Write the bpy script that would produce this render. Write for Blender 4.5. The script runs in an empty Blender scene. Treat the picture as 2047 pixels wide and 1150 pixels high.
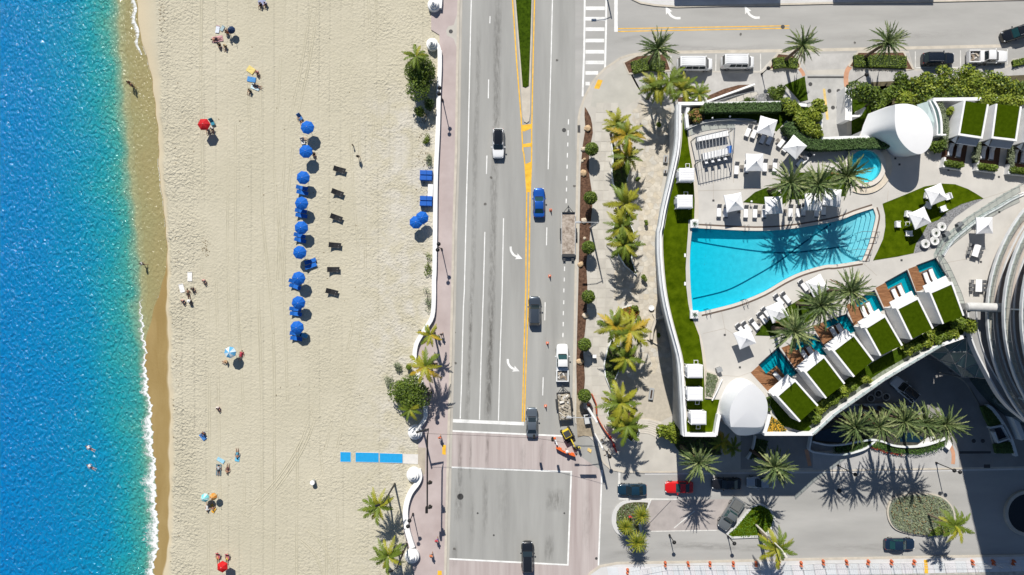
# Beach road, promenade and rooftop pool deck seen from above: camera, sky, sun first; then beach and sea,
# streets, podium and deck, planting, vehicles, beach and street furniture, people. Pixel readings of the
# photograph are turned into metres by w(p, height).
import bpy,math,random
import numpy as np
from mathutils import Vector,Matrix
from mathutils.geometry import tessellate_polygon
random.seed(7)
R=math.radians
SC=bpy.context.scene
COL=SC.collection
HC=110.0
PM=12.5
CX,CY=1023.5,575.0
cam_d=bpy.data.cameras.new('camera')
cam=bpy.data.objects.new('camera',cam_d)
COL.objects.link(cam)
cam.location=(0,0,HC)
cam_d.sensor_width=36.0
cam_d.lens=36.0*PM*HC/2047.0
cam_d.clip_end=6000
SC.camera=cam
SUN_EL,SUN_AZ=45.5,12.5
world=bpy.data.worlds.new('World')
SC.world=world
world.use_nodes=True
wn=world.node_tree
wn.nodes.clear()
wo=wn.nodes.new('ShaderNodeOutputWorld')
wb=wn.nodes.new('ShaderNodeBackground')
ws=wn.nodes.new('ShaderNodeTexSky')
ws.sky_type='NISHITA'
ws.sun_disc=False
ws.ozone_density=4.0
ws.dust_density=0.4
ws.sun_elevation=R(SUN_EL)
ws.sun_rotation=R(-SUN_AZ)
wb.inputs[1].default_value=0.06
wn.links.new(ws.outputs[0],wb.inputs[0])
wn.links.new(wb.outputs[0],wo.inputs[0])
sun_d=bpy.data.lights.new('sun','SUN')
sun_d.energy=5.0
sun_d.angle=R(0.53)
sun_d.color=(1.0,0.955,0.88)
sun=bpy.data.objects.new('sun',sun_d)
COL.objects.link(sun)
ldir=Vector((math.sin(R(SUN_AZ))*math.cos(R(SUN_EL)),-math.cos(R(SUN_AZ))*math.cos(R(SUN_EL)),-math.sin(R(SUN_EL))))
sun.rotation_euler=ldir.to_track_quat('-Z','Y').to_euler()
sun.location=(-20,60,80)
SC.view_settings.view_transform='Standard'
SC.view_settings.look='None'
SC.view_settings.gamma=1.0
SC.view_settings.exposure=0.2
SC.view_settings.use_curve_mapping=False
ZR=dict(A=(1300,180,.25216),B=(1667,180,.25216),C=(1300,430,.25216),D=(1667,430,.25216),E=(1300,690,.25216),F=(1667,690,.25216),G=(1200,0,.21495),H=(1607,0,.21495),I=(1180,900,.21739),J=(1607,900,.21739),K=(1080,180,.26095),L=(1080,440,.26095),M=(1080,680,.26095),N=(740,0,.26082),O=(740,280,.26082),P=(740,560,.26082),Q=(740,830,.27824),R=(560,210,.20877),S=(560,430,.23474),T=(340,0,.26097),U=(340,480,.24336),V=(340,780,.32164),W=(0,0,.50465),X=(0,570,.50465),Y=(600,880,.23487),a=(1110,760,.1652),b=(1700,490,.18258),c=(1490,640,.19128),d=(1860,560,.33938),e=(1860,180,.17395),f=(1580,820,.18564),g=(760,640,.22599),h=(1360,230,.14782),p=(0,0,1.0))
def z(r,x,y):
 a=ZR[r]
 return (a[0]+x*a[2],a[1]+y*a[2])
def zl(r,*pts):
 return [z(r,x,y)for x,y in pts]
def w(p,h=0.0):
 """survey point p (photograph pixel) at height h -> world"""
 k=(HC-h)/HC/PM
 return Vector(((p[0]-CX)*k,-(p[1]-CY)*k,h))
def w2(p,h=0.0):
 v=w(p,h)
 return (v.x,v.y)
def wl(pts,h=0.0):
 return [w2(p,h)for p in pts]
DK=12.0
PV=0.12
MATS={}
def nd(nt,t,**kw):
 n=nt.nodes.new(t)
 for k,v in kw.items():
  setattr(n,k,v)
 return n
def mat(name,col,rough=0.7,var=0.12,vs=1.5,bump=0.0,bs=8.0,spec=0.3,metal=0.0,col2=None,stretch=None,coat=0.0,detail=4.0,transl=0.0):
 if name in MATS:
  return MATS[name]
 m=bpy.data.materials.new(name)
 m.use_nodes=True
 nt=m.node_tree
 b=nt.nodes['Principled BSDF']
 b.inputs['Roughness'].default_value=rough
 b.inputs['Specular IOR Level'].default_value=spec
 b.inputs['Metallic'].default_value=metal
 if coat:
  b.inputs['Coat Weight'].default_value=coat
  b.inputs['Coat Roughness'].default_value=0.06
 c=tuple(col)+(1.0,)
 L=nt.links.new
 if var>0 or col2:
  geo=nd(nt,'ShaderNodeNewGeometry')
  vec=geo.outputs['Position']
  if stretch:
   mp=nd(nt,'ShaderNodeMapping')
   mp.inputs['Scale'].default_value=stretch
   L(vec,mp.inputs['Vector'])
   vec=mp.outputs[0]
  no=nd(nt,'ShaderNodeTexNoise')
  no.inputs['Scale'].default_value=vs
  no.inputs['Detail'].default_value=detail
  no.inputs['Roughness'].default_value=0.6
  L(vec,no.inputs['Vector'])
  rp=nd(nt,'ShaderNodeMapRange')
  rp.inputs['From Min'].default_value=0.3
  rp.inputs['From Max'].default_value=0.7
  L(no.outputs['Fac'],rp.inputs['Value'])
  mx=nd(nt,'ShaderNodeMix',data_type='RGBA')
  L(rp.outputs[0],mx.inputs['Factor'])
  ca=tuple(x*(1-var)for x in col)+(1.0,)
  cb=(tuple(col2)+(1.0,))if col2 else tuple(min(1,x*(1+var))for x in col)+(1.0,)
  mx.inputs['A'].default_value=ca
  mx.inputs['B'].default_value=cb
  L(mx.outputs['Result'],b.inputs['Base Color'])
  if bump>0:
   n2=nd(nt,'ShaderNodeTexNoise')
   n2.inputs['Scale'].default_value=bs
   n2.inputs['Detail'].default_value=3
   L(geo.outputs['Position'],n2.inputs['Vector'])
   bp=nd(nt,'ShaderNodeBump')
   bp.inputs['Distance'].default_value=bump
   L(n2.outputs['Fac'],bp.inputs['Height'])
   L(bp.outputs[0],b.inputs['Normal'])
 else:
  b.inputs['Base Color'].default_value=c
 if transl:
  out=nt.nodes['Material Output']
  tr=nd(nt,'ShaderNodeBsdfTranslucent')
  tr.inputs[0].default_value=tuple(min(1,x*1.25)for x in col)+(1,)
  ms=nd(nt,'ShaderNodeMixShader')
  ms.inputs[0].default_value=transl
  L(b.outputs[0],ms.inputs[1]);L(tr.outputs[0],ms.inputs[2]);L(ms.outputs[0],out.inputs[0])
 MATS[name]=m
 return m
def paint(name,col,rough=0.25,coat=0.6,metal=0.0):
 return mat(name,col,rough,0,coat=coat,metal=metal,spec=0.5)
def glass(name,tint=(0.6,0.75,0.75),a=0.55,rough=0.05):
 """thin see-through pane: part tinted transparency, part gloss"""
 if name in MATS:
  return MATS[name]
 m=bpy.data.materials.new(name);m.use_nodes=True
 nt=m.node_tree;nt.nodes.clear()
 o=nd(nt,'ShaderNodeOutputMaterial');ms=nd(nt,'ShaderNodeMixShader')
 t=nd(nt,'ShaderNodeBsdfTransparent');t.inputs[0].default_value=tint+(1,)
 g=nd(nt,'ShaderNodeBsdfPrincipled')
 g.inputs['Base Color'].default_value=tuple(x*.5 for x in tint)+(1,)
 g.inputs['Roughness'].default_value=rough
 g.inputs['Specular IOR Level'].default_value=0.6
 ms.inputs[0].default_value=1-a
 nt.links.new(t.outputs[0],ms.inputs[1]);nt.links.new(g.outputs[0],ms.inputs[2]);nt.links.new(ms.outputs[0],o.inputs[0])
 MATS[name]=m
 return m
class MB:
 def __init__(s):
  s.v=[];s.f=[]
 def add(s,vs,fs):
  k=len(s.v)
  s.v+=[tuple(v)for v in vs]
  s.f+=[tuple(i+k for i in f)for f in fs]
  return s
 def box(s,c,d,rz=0.0,rx=0.0,ry=0.0):
  hx,hy,hz=d[0]/2,d[1]/2,d[2]/2
  m=Matrix.Translation(c)@Matrix.Rotation(rz,4,'Z')@Matrix.Rotation(ry,4,'Y')@Matrix.Rotation(rx,4,'X')
  vs=[m@Vector((sx*hx,sy*hy,sz*hz))for sz in (-1,1)for sx,sy in ((-1,-1),(1,-1),(1,1),(-1,1))]
  return s.add(vs,[(3,2,1,0),(4,5,6,7),(0,1,5,4),(1,2,6,5),(2,3,7,6),(3,0,4,7)])
 def bevbox(s,c,d,b=0.04,rz=0.0):
  """box with a chamfered top"""
  hx,hy=d[0]/2,d[1]/2
  m=Matrix.Translation(c)@Matrix.Rotation(rz,4,'Z')
  vs=[]
  for zz,k in ((-d[2]/2,0),(d[2]/2-b,0),(d[2]/2,b)):
   vs+=[m@Vector((sx*(hx-k),sy*(hy-k),zz))for sx,sy in ((-1,-1),(1,-1),(1,1),(-1,1))]
  f=[(3,2,1,0),(8,9,10,11)]
  for r in (0,4):
   for i in range(4):
    j=(i+1)%4
    f.append((r+i,r+j,r+4+j,r+4+i))
  return s.add(vs,f)
 def prism(s,pts,z0,z1,top=True,bottom=True):
  a=sum(pts[i][0]*pts[(i+1)%len(pts)][1]-pts[(i+1)%len(pts)][0]*pts[i][1]for i in range(len(pts)))
  if a<0:
   pts=pts[::-1]
  n=len(pts)
  vs=[(p[0],p[1],z0)for p in pts]+[(p[0],p[1],z1)for p in pts]
  fs=[(i,(i+1)%n,n+(i+1)%n,n+i)for i in range(n)]
  if top:fs.append(tuple(range(n,2*n)))
  if bottom:fs.append(tuple(range(n-1,-1,-1)))
  return s.add(vs,fs)
 def sheet(s,pts,zz,holes=()):
  loops=[[Vector((p[0],p[1],0))for p in lp]for lp in [pts]+list(holes)]
  tris=tessellate_polygon(loops)
  flat=[v for lp in loops for v in lp]
  vs=[(v.x,v.y,zz)for v in flat]
  fs=[]
  for t in tris:
   a,b,c=[flat[i]for i in t]
   if (b.x-a.x)*(c.y-a.y)-(b.y-a.y)*(c.x-a.x)<0:
    t=(t[0],t[2],t[1])
   fs.append(tuple(t))
  return s.add(vs,fs)
 def loft(s,rings,cap0=True,cap1=True,closed=True):
  n=len(rings[0]);vs=[p for r in rings for p in r];fs=[]
  for i in range(len(rings)-1):
   for j in range(n if closed else n-1):
    k=(j+1)%n
    fs.append((i*n+j,i*n+k,(i+1)*n+k,(i+1)*n+j))
  if cap0:fs.append(tuple(range(n-1,-1,-1)))
  if cap1:fs.append(tuple(range((len(rings)-1)*n,len(rings)*n)))
  return s.add(vs,fs)
 def lathe(s,prof,c=(0,0,0),n=16,sx=1,sy=1):
  rings=[[(c[0]+r*sx*math.cos(2*math.pi*i/n),c[1]+r*sy*math.sin(2*math.pi*i/n),c[2]+zz)for i in range(n)]for r,zz in prof]
  return s.loft(rings)
 def cyl(s,c,r,h,n=12,r1=None):
  return s.lathe([(r,0),(r if r1 is None else r1,h)],c,n)
 def tube(s,pts,r,n=6,r1=None):
  pts=[Vector(p)for p in pts];rings=[]
  for i,p in enumerate(pts):
   t=(pts[min(i+1,len(pts)-1)]-pts[max(i-1,0)]).normalized()
   u=t.cross(Vector((0,0,1)))
   if u.length<1e-3:u=t.cross(Vector((0,1,0)))
   u.normalize();q=u.cross(t)
   rr=r if r1 is None else r+(r1-r)*i/(len(pts)-1)
   rings.append([p+u*rr*math.cos(2*math.pi*k/n)+q*rr*math.sin(2*math.pi*k/n)for k in range(n)])
  return s.loft(rings)
 def ribbon(s,pts,width,z0,z1=None):
  """strip along a polyline; a wall if z1 is given. width may be a list"""
  pts=[Vector((p[0],p[1]))for p in pts];Lp=[];Rp=[]
  for i,p in enumerate(pts):
   t=(pts[min(i+1,len(pts)-1)]-pts[max(i-1,0)]).normalized()
   nrm=Vector((-t.y,t.x));hw=(width[i]if isinstance(width,(list,tuple))else width)/2
   Lp.append(p+nrm*hw);Rp.append(p-nrm*hw)
  if z1 is None:
   n=len(pts)
   return s.add([(p.x,p.y,z0)for p in Lp]+[(p.x,p.y,z0)for p in Rp],[(n+i,n+i+1,i+1,i)for i in range(n-1)])
  rings=[[(r_.x,r_.y,z0),(l.x,l.y,z0),(l.x,l.y,z1),(r_.x,r_.y,z1)]for l,r_ in zip(Lp,Rp)]
  return s.loft(rings)
 def ringwall(s,pts,width,z0,z1):
  P=[Vector((p[0],p[1]))for p in pts];n=len(P);rings=[]
  for i,p in enumerate(P):
   t=(P[(i+1)%n]-P[i-1]).normalized();q=Vector((-t.y,t.x))*width/2
   rings.append([(p.x-q.x,p.y-q.y,z0),(p.x+q.x,p.y+q.y,z0),(p.x+q.x,p.y+q.y,z1),(p.x-q.x,p.y-q.y,z1)])
  return s.loft(rings+rings[:1],False,False)
 def mesh(s,name,m,smooth=None):
  me=bpy.data.meshes.new(name)
  me.from_pydata(s.v,[],s.f)
  if m is not None:me.materials.append(m)
  if smooth is not None:
   me.polygons.foreach_set('use_smooth',[True]*len(me.polygons))
   me.set_sharp_from_angle(angle=R(smooth))
  me.update()
  return me
def link(name,me,parent=None,loc=(0,0,0),rot=(0,0,0),scale=(1,1,1)):
 o=bpy.data.objects.new(name,me)
 COL.objects.link(o)
 o.location=loc;o.rotation_euler=rot;o.scale=scale
 if parent is not None:
  o.parent=parent
 return o
def obj(name,mb,m,parent=None,smooth=None,loc=(0,0,0),rot=(0,0,0),world=False):
 o=link(name,mb.mesh(name,m,smooth),parent,loc,rot)
 if world and parent is not None:
  o.matrix_parent_inverse=(Matrix.Translation(parent.location)@parent.rotation_euler.to_matrix().to_4x4()).inverted()
 return o
CACHE={}
def cm(key,m,fn,smooth=None):
 k=(key,m.name if m else '')
 if k not in CACHE:
  mb=MB();fn(mb)
  CACHE[k]=mb.mesh(key,m,smooth)
 return CACHE[k]
def tag(o,label,cat,group=None):
 o['label']=label;o['category']=cat
 if group:o['group']=group
 return o
def thing(name,label,cat,loc=(0,0,0),rz=0.0,group=None):
 o=link(name,None,None,loc,(0,0,rz))
 o.empty_display_size=0.3
 return tag(o,label,cat,group)
def struct(name,mb,m,smooth=None):
 o=obj(name,mb,m,None,smooth)
 o['kind']='structure'
 return o
def arc(c,r,a0,a1,n):
 return [(c[0]+r*math.cos(R(a0+(a1-a0)*i/n)),c[1]+r*math.sin(R(a0+(a1-a0)*i/n)))for i in range(n+1)]
def smooth_line(pts,n=6):
 """Catmull-Rom through the points"""
 P=[Vector(p)for p in pts];out=[]
 for i in range(len(P)-1):
  p0,p1,p2,p3=P[max(i-1,0)],P[i],P[i+1],P[min(i+2,len(P)-1)]
  for k in range(n):
   t=k/n
   out.append(0.5*((2*p1)+(p2-p0)*t+(2*p0-5*p1+4*p2-p3)*t*t+(3*p1-p0-3*p2+p3)*t**3))
 out.append(P[-1])
 return [tuple(p)for p in out]
def inside(p,poly):
 c=False ;n=len(poly)
 for i in range(n):
  a,b=poly[i],poly[(i+1)%n]
  if (a[1]>p[1])!=(b[1]>p[1])and p[0]<(b[0]-a[0])*(p[1]-a[1])/(b[1]-a[1])+a[0]:
   c=not c
 return c
ORD=['first','second','third','fourth','fifth','sixth','seventh','eighth','ninth','tenth','eleventh','twelfth','thirteenth','fourteenth','fifteenth','sixteenth']
def interp(tab,y):
 ys=[t[0]for t in tab];xs=[t[1]for t in tab]
 return float(np.interp(y,ys,xs))
TEAL=[(-60,228),(0,232),(100,237),(200,246),(300,253),(400,263),(500,275),(575,278),(640,279),(700,285),(770,291),(850,300),(950,306),(1000,308),(1075,313),(1100,309),(1150,303),(1250,300)]
WETL=[(-60,262),(0,268),(60,276),(100,285),(150,298),(200,307),(300,313),(400,320),(480,331),(575,331),(700,333),(850,337),(1000,335),(1075,335),(1150,324),(1250,318)]
DRYL=[(-60,318),(0,319),(300,331),(575,344),(700,347),(850,352),(1000,350),(1150,346),(1250,344)]
def teal(y):return interp(TEAL,y)+1.6*math.sin(y*.11)+1.2*math.sin(y*.047+1)
def wetl(y):return interp(WETL,y)+1.5*math.sin(y*.045+2)+1.0*math.sin(y*.13)
def dryl(y):return interp(DRYL,y)+2*math.sin(y*.05)+1.5*math.sin(y*.21)
def wend(y):
 k=min(1,max(0,(y-500)/190.0))**1.5
 return wetl(y)*(1-k)+teal(y)*k
SEA_Z=-0.5
rows=[-14000,-4000,-1500,-600,-250]+list(range(-100,1260,8))+[1400,1900,3000,6000,15000]
def beach_mat():
 m=bpy.data.materials.new('beach_sand');m.use_nodes=True
 nt=m.node_tree;b=nt.nodes['Principled BSDF'];L=nt.links.new
 b.inputs['Roughness'].default_value=0.9;b.inputs['Specular IOR Level'].default_value=0.15
 geo=nd(nt,'ShaderNodeNewGeometry');P=geo.outputs['Position']
 aw=nd(nt,'ShaderNodeAttribute',attribute_name='wet');ar=nd(nt,'ShaderNodeAttribute',attribute_name='trod')
 ap=nd(nt,'ShaderNodeAttribute',attribute_name='pale')
 def noise(sc,det=3,dist=0.0,st=None,rough=.55):
  n=nd(nt,'ShaderNodeTexNoise');n.inputs['Scale'].default_value=sc;n.inputs['Detail'].default_value=det
  n.inputs['Distortion'].default_value=dist;n.inputs['Roughness'].default_value=rough
  if st:
   mp=nd(nt,'ShaderNodeMapping');mp.inputs['Scale'].default_value=st[:3]
   if len(st)>3:mp.inputs['Rotation'].default_value=(0,0,st[3])
   L(P,mp.inputs[0]);L(mp.outputs[0],n.inputs['Vector'])
  else:L(P,n.inputs['Vector'])
  return n.outputs['Fac']
 def math_(op,a,b_=None,clamp=False):
  n=nd(nt,'ShaderNodeMath',operation=op);n.use_clamp=clamp
  for i,x in enumerate((a,b_)):
   if x is None:continue
   if isinstance(x,(int,float)):n.inputs[i].default_value=x
   else:L(x,n.inputs[i])
  return n.outputs[0]
 def mixc(f,a,c):
  n=nd(nt,'ShaderNodeMix',data_type='RGBA')
  if isinstance(f,float):n.inputs['Factor'].default_value=f
  else:L(f,n.inputs['Factor'])
  for s_,x in (('A',a),('B',c)):
   if isinstance(x,tuple):n.inputs[s_].default_value=x+(1,)
   else:L(x,n.inputs[s_])
  return n.outputs['Result']
 def rng(v,a,c,lo=0.0,hi=1.0):
  n=nd(nt,'ShaderNodeMapRange');L(v,n.inputs['Value'])
  n.inputs['From Min'].default_value=a;n.inputs['From Max'].default_value=c
  n.inputs['To Min'].default_value=lo;n.inputs['To Max'].default_value=hi
  return n.outputs[0]
 big=rng(noise(.09,4),.35,.65)
 fine=rng(noise(1.1,5),.3,.7)
 dry=mixc(big,(.475,.44,.335),(.525,.487,.38))
 dry=mixc(math_('MULTIPLY',fine,.35),dry,(.44,.405,.305))
 pale=math_('MULTIPLY',ap.outputs['Fac'],rng(noise(.35,5,.4),.40,.62),True)
 dry=mixc(math_('MULTIPLY',pale,.6),dry,(.57,.545,.50))
 grain=rng(noise(5.5,2),.35,.65)
 dry=mixc(math_('MULTIPLY',grain,.22),dry,(.41,.375,.285))
 wetc=mixc(rng(noise(.5,4,.5,(1,.25,1)),.35,.65),(.275,.19,.072),(.325,.235,.10))
 damp=(.53,.455,.32)
 c1=mixc(rng(aw.outputs['Fac'],.12,.5),dry,damp)
 c2=mixc(rng(aw.outputs['Fac'],.6,.74),c1,wetc)
 L(c2,b.inputs['Base Color'])
 L(rng(aw.outputs['Fac'],.6,.8,.9,.45),b.inputs['Roughness'])
 foot=rng(noise(2.7,2,.25),.3,.7)
 vo=nd(nt,'ShaderNodeTexVoronoi',feature='SMOOTH_F1');vo.inputs['Scale'].default_value=1.75;L(P,vo.inputs['Vector'])
 foot2=vo.outputs['Distance']
 h=math_('MULTIPLY',math_('ADD',math_('MULTIPLY',foot,.75),math_('MULTIPLY',foot2,.6)),math_('MULTIPLY',ar.outputs['Fac'],rng(noise(.2,3),.38,.62,.55,1.25)))
 wv=nd(nt,'ShaderNodeTexWave',wave_type='BANDS',bands_direction='X')
 wv.inputs['Scale'].default_value=.17;wv.inputs['Distortion'].default_value=3.2;wv.inputs['Detail'].default_value=1.2
 wv.inputs['Detail Scale'].default_value=.5
 mp=nd(nt,'ShaderNodeMapping');mp.inputs['Scale'].default_value=(1,.09,1);mp.inputs['Rotation'].default_value=(0,0,R(-2))
 L(P,mp.inputs[0]);L(mp.outputs[0],wv.inputs['Vector'])
 ridge=math_('POWER',wv.outputs['Fac'],9.0)
 mask=rng(noise(.22,2,0,(1,.16,1)),.42,.6)
 tread=noise(4.5,1,0,(.35,1,1))
 tr=math_('MULTIPLY',math_('MULTIPLY',ridge,mask),math_('ADD',tread,.35))
 tr=math_('MULTIPLY',tr,math_('SUBTRACT',1.0,rng(aw.outputs['Fac'],.1,.3)))
 h=math_('ADD',h,math_('MULTIPLY',tr,-.55))
 bp=nd(nt,'ShaderNodeBump');bp.inputs['Distance'].default_value=.19;bp.inputs['Strength'].default_value=.9
 L(h,bp.inputs['Height']);L(bp.outputs[0],b.inputs['Normal'])
 return m
def build_beach():
 vs,fs,wet,trod,pale=[],[],[],[],[]
 offs=[-16000,-3000,-900,-420,-240,-160,-100,-60,-30,-14,-6]
 nc=None
 for y in rows:
  t,we,wt,dr=teal(y),wend(y),wetl(y),dryl(y)
  xs=[(t+o,SEA_Z-.45+o*.0075 if o>-1000 else SEA_Z-8)for o in offs]
  if we-t>4:
   d0=-.07
  else:
   d0=-.005
  for k in range(4):
   f=k/4.0
   xs.append((t+(we-t)*f+.02*k,SEA_Z+(-.45 if k==0 and we-t>4 else d0)*(1-f)))
  xs.append((we+.1,SEA_Z))
  e=max(wt,we+6)
  for k in range(1,6):
   f=k/5.0
   xs.append((we+.1+(e-we)*f,SEA_Z+.12*f))
  d2=max(dr,e+8)
  for k in range(1,5):
   f=k/4.0
   xs.append((e+(d2-e)*f,SEA_Z+.12+(-.12-SEA_Z)*f*f*(3-2*f)))
  x=d2
  for k in range(1,45):
   f=k/44.0
   xs.append((d2+(880-d2)*f,0.0))
  for (px,zz)in xs:
   v=w((px,y))
   inn=zz>=-.001
   und=0.0
   if inn:
    und=.03*math.sin(v.x*.31+math.sin(v.y*.11)*2)*math.sin(v.y*.19+v.x*.07)-.035
   vs.append((v.x,v.y,zz+und))
   q=(px-dr)/12.0
   wet.append(1.0 if px<=we+1 else max(0.0,min(1.0,(.85 if px<wt-2 else .68 if px<wt+1.5 else (.5*max(0,(dr-px)/max(1,dr-wt))+.08 if px<dr else 0.0)))))
   edge=1.0 if q>0 else max(.06,1+q*1.3)
   k=float(np.interp(px,[320,385,420,560,640,690,780,900],[1.0,.9,.34,.3,.5,.4,.62,.65]))
   trod.append(edge*k)
   pale.append(max(0.0,min(1.0,(px-700)/80.0))*max(.0,min(1,(y-150)/80.0))*(1-.5*max(0,min(1,(y-820)/150.0))))
  nc=len(xs)
 for i in range(len(rows)-1):
  for j in range(nc-1):
   a=i*nc+j
   fs.append((a,a+nc,a+nc+1,a+1))
 mb=MB();mb.v=vs;mb.f=fs
 o=struct('beach_sand',mb,beach_mat(),60)
 for nm,arr in (('wet',wet),('trod',trod),('pale',pale)):
  at=o.data.attributes.new(nm,'FLOAT','POINT');at.data.foreach_set('value',arr)
build_beach()
def sea_mat():
 m=bpy.data.materials.new('sea_water');m.use_nodes=True
 nt=m.node_tree;nt.nodes.clear();L=nt.links.new
 out=nd(nt,'ShaderNodeOutputMaterial');b=nd(nt,'ShaderNodeBsdfPrincipled');t=nd(nt,'ShaderNodeBsdfTransparent');ms=nd(nt,'ShaderNodeMixShader')
 geo=nd(nt,'ShaderNodeNewGeometry');at=nd(nt,'ShaderNodeAttribute',attribute_name='offshore')
 nz=nd(nt,'ShaderNodeTexNoise');nz.inputs['Scale'].default_value=.16;nz.inputs['Detail'].default_value=5
 L(geo.outputs['Position'],nz.inputs['Vector'])
 ad=nd(nt,'ShaderNodeMath',operation='MULTIPLY_ADD');L(nz.outputs['Fac'],ad.inputs[0]);ad.inputs[1].default_value=7.0;ad.inputs[2].default_value=-3.5
 sm=nd(nt,'ShaderNodeMath',operation='MINIMUM');L(at.outputs['Fac'],sm.inputs[0]);sm.inputs[1].default_value=3.0
 s3=nd(nt,'ShaderNodeMath',operation='DIVIDE');L(sm.outputs[0],s3.inputs[0]);s3.inputs[1].default_value=3.0
 s4=nd(nt,'ShaderNodeMath',operation='MULTIPLY');L(s3.outputs[0],s4.inputs[0]);L(ad.outputs[0],s4.inputs[1]);
 s5=nd(nt,'ShaderNodeMath',operation='ADD');L(s4.outputs[0],s5.inputs[0]);L(at.outputs['Fac'],s5.inputs[1])
 mr=nd(nt,'ShaderNodeMapRange');mr.inputs['From Min'].default_value=-3;mr.inputs['From Max'].default_value=25
 L(s5.outputs[0],mr.inputs['Value'])
 cr=nd(nt,'ShaderNodeValToRGB');L(mr.outputs[0],cr.inputs[0])
 e=cr.color_ramp.elements
 def pos(d):return (d+3)/28.0
 stops=[(-3,(.47,.44,.25)),(-.2,(.42,.46,.27)),(.4,(.20,.38,.27)),(1.6,(.05,.30,.265)),(4.5,(.012,.275,.335)),(9,(.002,.225,.405)),(15,(.0,.195,.44)),(24,(.0,.175,.455))]
 e[0].position=0;e[0].color=stops[0][1]+(1,)
 e[1].position=1;e[1].color=stops[-1][1]+(1,)
 for d,c in stops[1:-1]:
  q=e.new(pos(d));q.color=c+(1,)
 n1=nd(nt,'ShaderNodeTexNoise');n1.inputs['Scale'].default_value=1.7;n1.inputs['Detail'].default_value=2.5;n1.inputs['Distortion'].default_value=.5;n1.inputs['Roughness'].default_value=.5
 mp=nd(nt,'ShaderNodeMapping');mp.inputs['Rotation'].default_value=(0,0,R(35));mp.inputs['Scale'].default_value=(1.35,.9,1)
 L(geo.outputs['Position'],mp.inputs[0]);L(mp.outputs[0],n1.inputs['Vector'])
 bp=nd(nt,'ShaderNodeBump');bp.inputs['Distance'].default_value=.62;bp.inputs['Strength'].default_value=.8
 sb=nd(nt,'ShaderNodeMapRange');L(at.outputs['Fac'],sb.inputs['Value']);sb.inputs['From Min'].default_value=-1;sb.inputs['From Max'].default_value=2;sb.inputs['To Min'].default_value=.5;sb.inputs['To Max'].default_value=.95
 L(sb.outputs[0],bp.inputs['Strength']);L(n1.outputs['Fac'],bp.inputs['Height'])
 L(cr.outputs[0],b.inputs['Base Color']);L(bp.outputs[0],b.inputs['Normal'])
 b.inputs['Roughness'].default_value=.12;b.inputs['IOR'].default_value=1.333
 t.inputs[0].default_value=(.95,.98,.80,1)
 al=nd(nt,'ShaderNodeMapRange');L(at.outputs['Fac'],al.inputs['Value']);al.inputs['From Min'].default_value=-1.2;al.inputs['From Max'].default_value=1.6;al.inputs['To Min'].default_value=.42;al.inputs['To Max'].default_value=.97
 L(al.outputs[0],ms.inputs[0]);L(t.outputs[0],ms.inputs[1]);L(b.outputs[0],ms.inputs[2]);L(ms.outputs[0],out.inputs[0])
 return m
def build_sea():
 vs,fs,off=[],[],[]
 offs=[16000,6000,1500,600,420,330,280]+list(range(250,0,-10))+[6,3,0]
 nc=len(offs)+5
 for y in rows:
  t,we=teal(y),wend(y)
  xs=[t-o for o in offs]+[t+(we+.6-t)*k/5.0 for k in range(1,6)]
  for px in xs:
   v=w((px,y));vs.append((v.x,v.y,SEA_Z+.004));off.append((t-px)/PM)
 for i in range(len(rows)-1):
  for j in range(nc-1):
   a=i*nc+j
   fs.append((a,a+nc,a+nc+1,a+1))
 mb=MB();mb.v=vs;mb.f=fs
 o=struct('sea',mb,sea_mat())
 at=o.data.attributes.new('offshore','FLOAT','POINT');at.data.foreach_set('value',off)
build_sea()
def foam_mat():
 m=bpy.data.materials.new('foam');m.use_nodes=True
 nt=m.node_tree;nt.nodes.clear();L=nt.links.new
 out=nd(nt,'ShaderNodeOutputMaterial');b=nd(nt,'ShaderNodeBsdfPrincipled');t=nd(nt,'ShaderNodeBsdfTransparent');ms=nd(nt,'ShaderNodeMixShader')
 b.inputs['Base Color'].default_value=(.82,.84,.84,1);b.inputs['Roughness'].default_value=.8
 geo=nd(nt,'ShaderNodeNewGeometry');at=nd(nt,'ShaderNodeAttribute',attribute_name='cover')
 n1=nd(nt,'ShaderNodeTexNoise');n1.inputs['Scale'].default_value=1.6;n1.inputs['Detail'].default_value=6;n1.inputs['Distortion'].default_value=1.6;n1.inputs['Roughness'].default_value=.65
 L(geo.outputs['Position'],n1.inputs['Vector'])
 ad=nd(nt,'ShaderNodeMath',operation='ADD');L(n1.outputs['Fac'],ad.inputs[0]);L(at.outputs['Fac'],ad.inputs[1])
 mr=nd(nt,'ShaderNodeMapRange');L(ad.outputs[0],mr.inputs['Value']);mr.inputs['From Min'].default_value=.92;mr.inputs['From Max'].default_value=1.22;mr.inputs['To Max'].default_value=.92
 L(mr.outputs[0],ms.inputs[0]);L(t.outputs[0],ms.inputs[1]);L(b.outputs[0],ms.inputs[2]);L(ms.outputs[0],out.inputs[0])
 return m
FOAM=foam_mat()
def foam_strip(name,label,ys,xr,width,zz,cover):
 """foam lying along a line: xr(y) its landward edge, width(y) seaward"""
 vs,fs,cv=[],[],[];n=9
 for y in ys:
  for k in range(n):
   f=k/(n-1.0)
   v=w((xr(y)-width(y)*f,y));vs.append((v.x,v.y,zz+.03*math.sin(math.pi*f)))
   cv.append(cover(f,y))
 for i in range(len(ys)-1):
  for j in range(n-1):
   a=i*n+j
   fs.append((a,a+1,a+n+1,a+n))
 mb=MB();mb.v=vs;mb.f=fs
 o=obj(name,mb,FOAM,None,60);o['kind']='stuff';o['label']=label;o['category']='foam'
 at=o.data.attributes.new('cover','FLOAT','POINT');at.data.foreach_set('value',cv)
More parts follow.
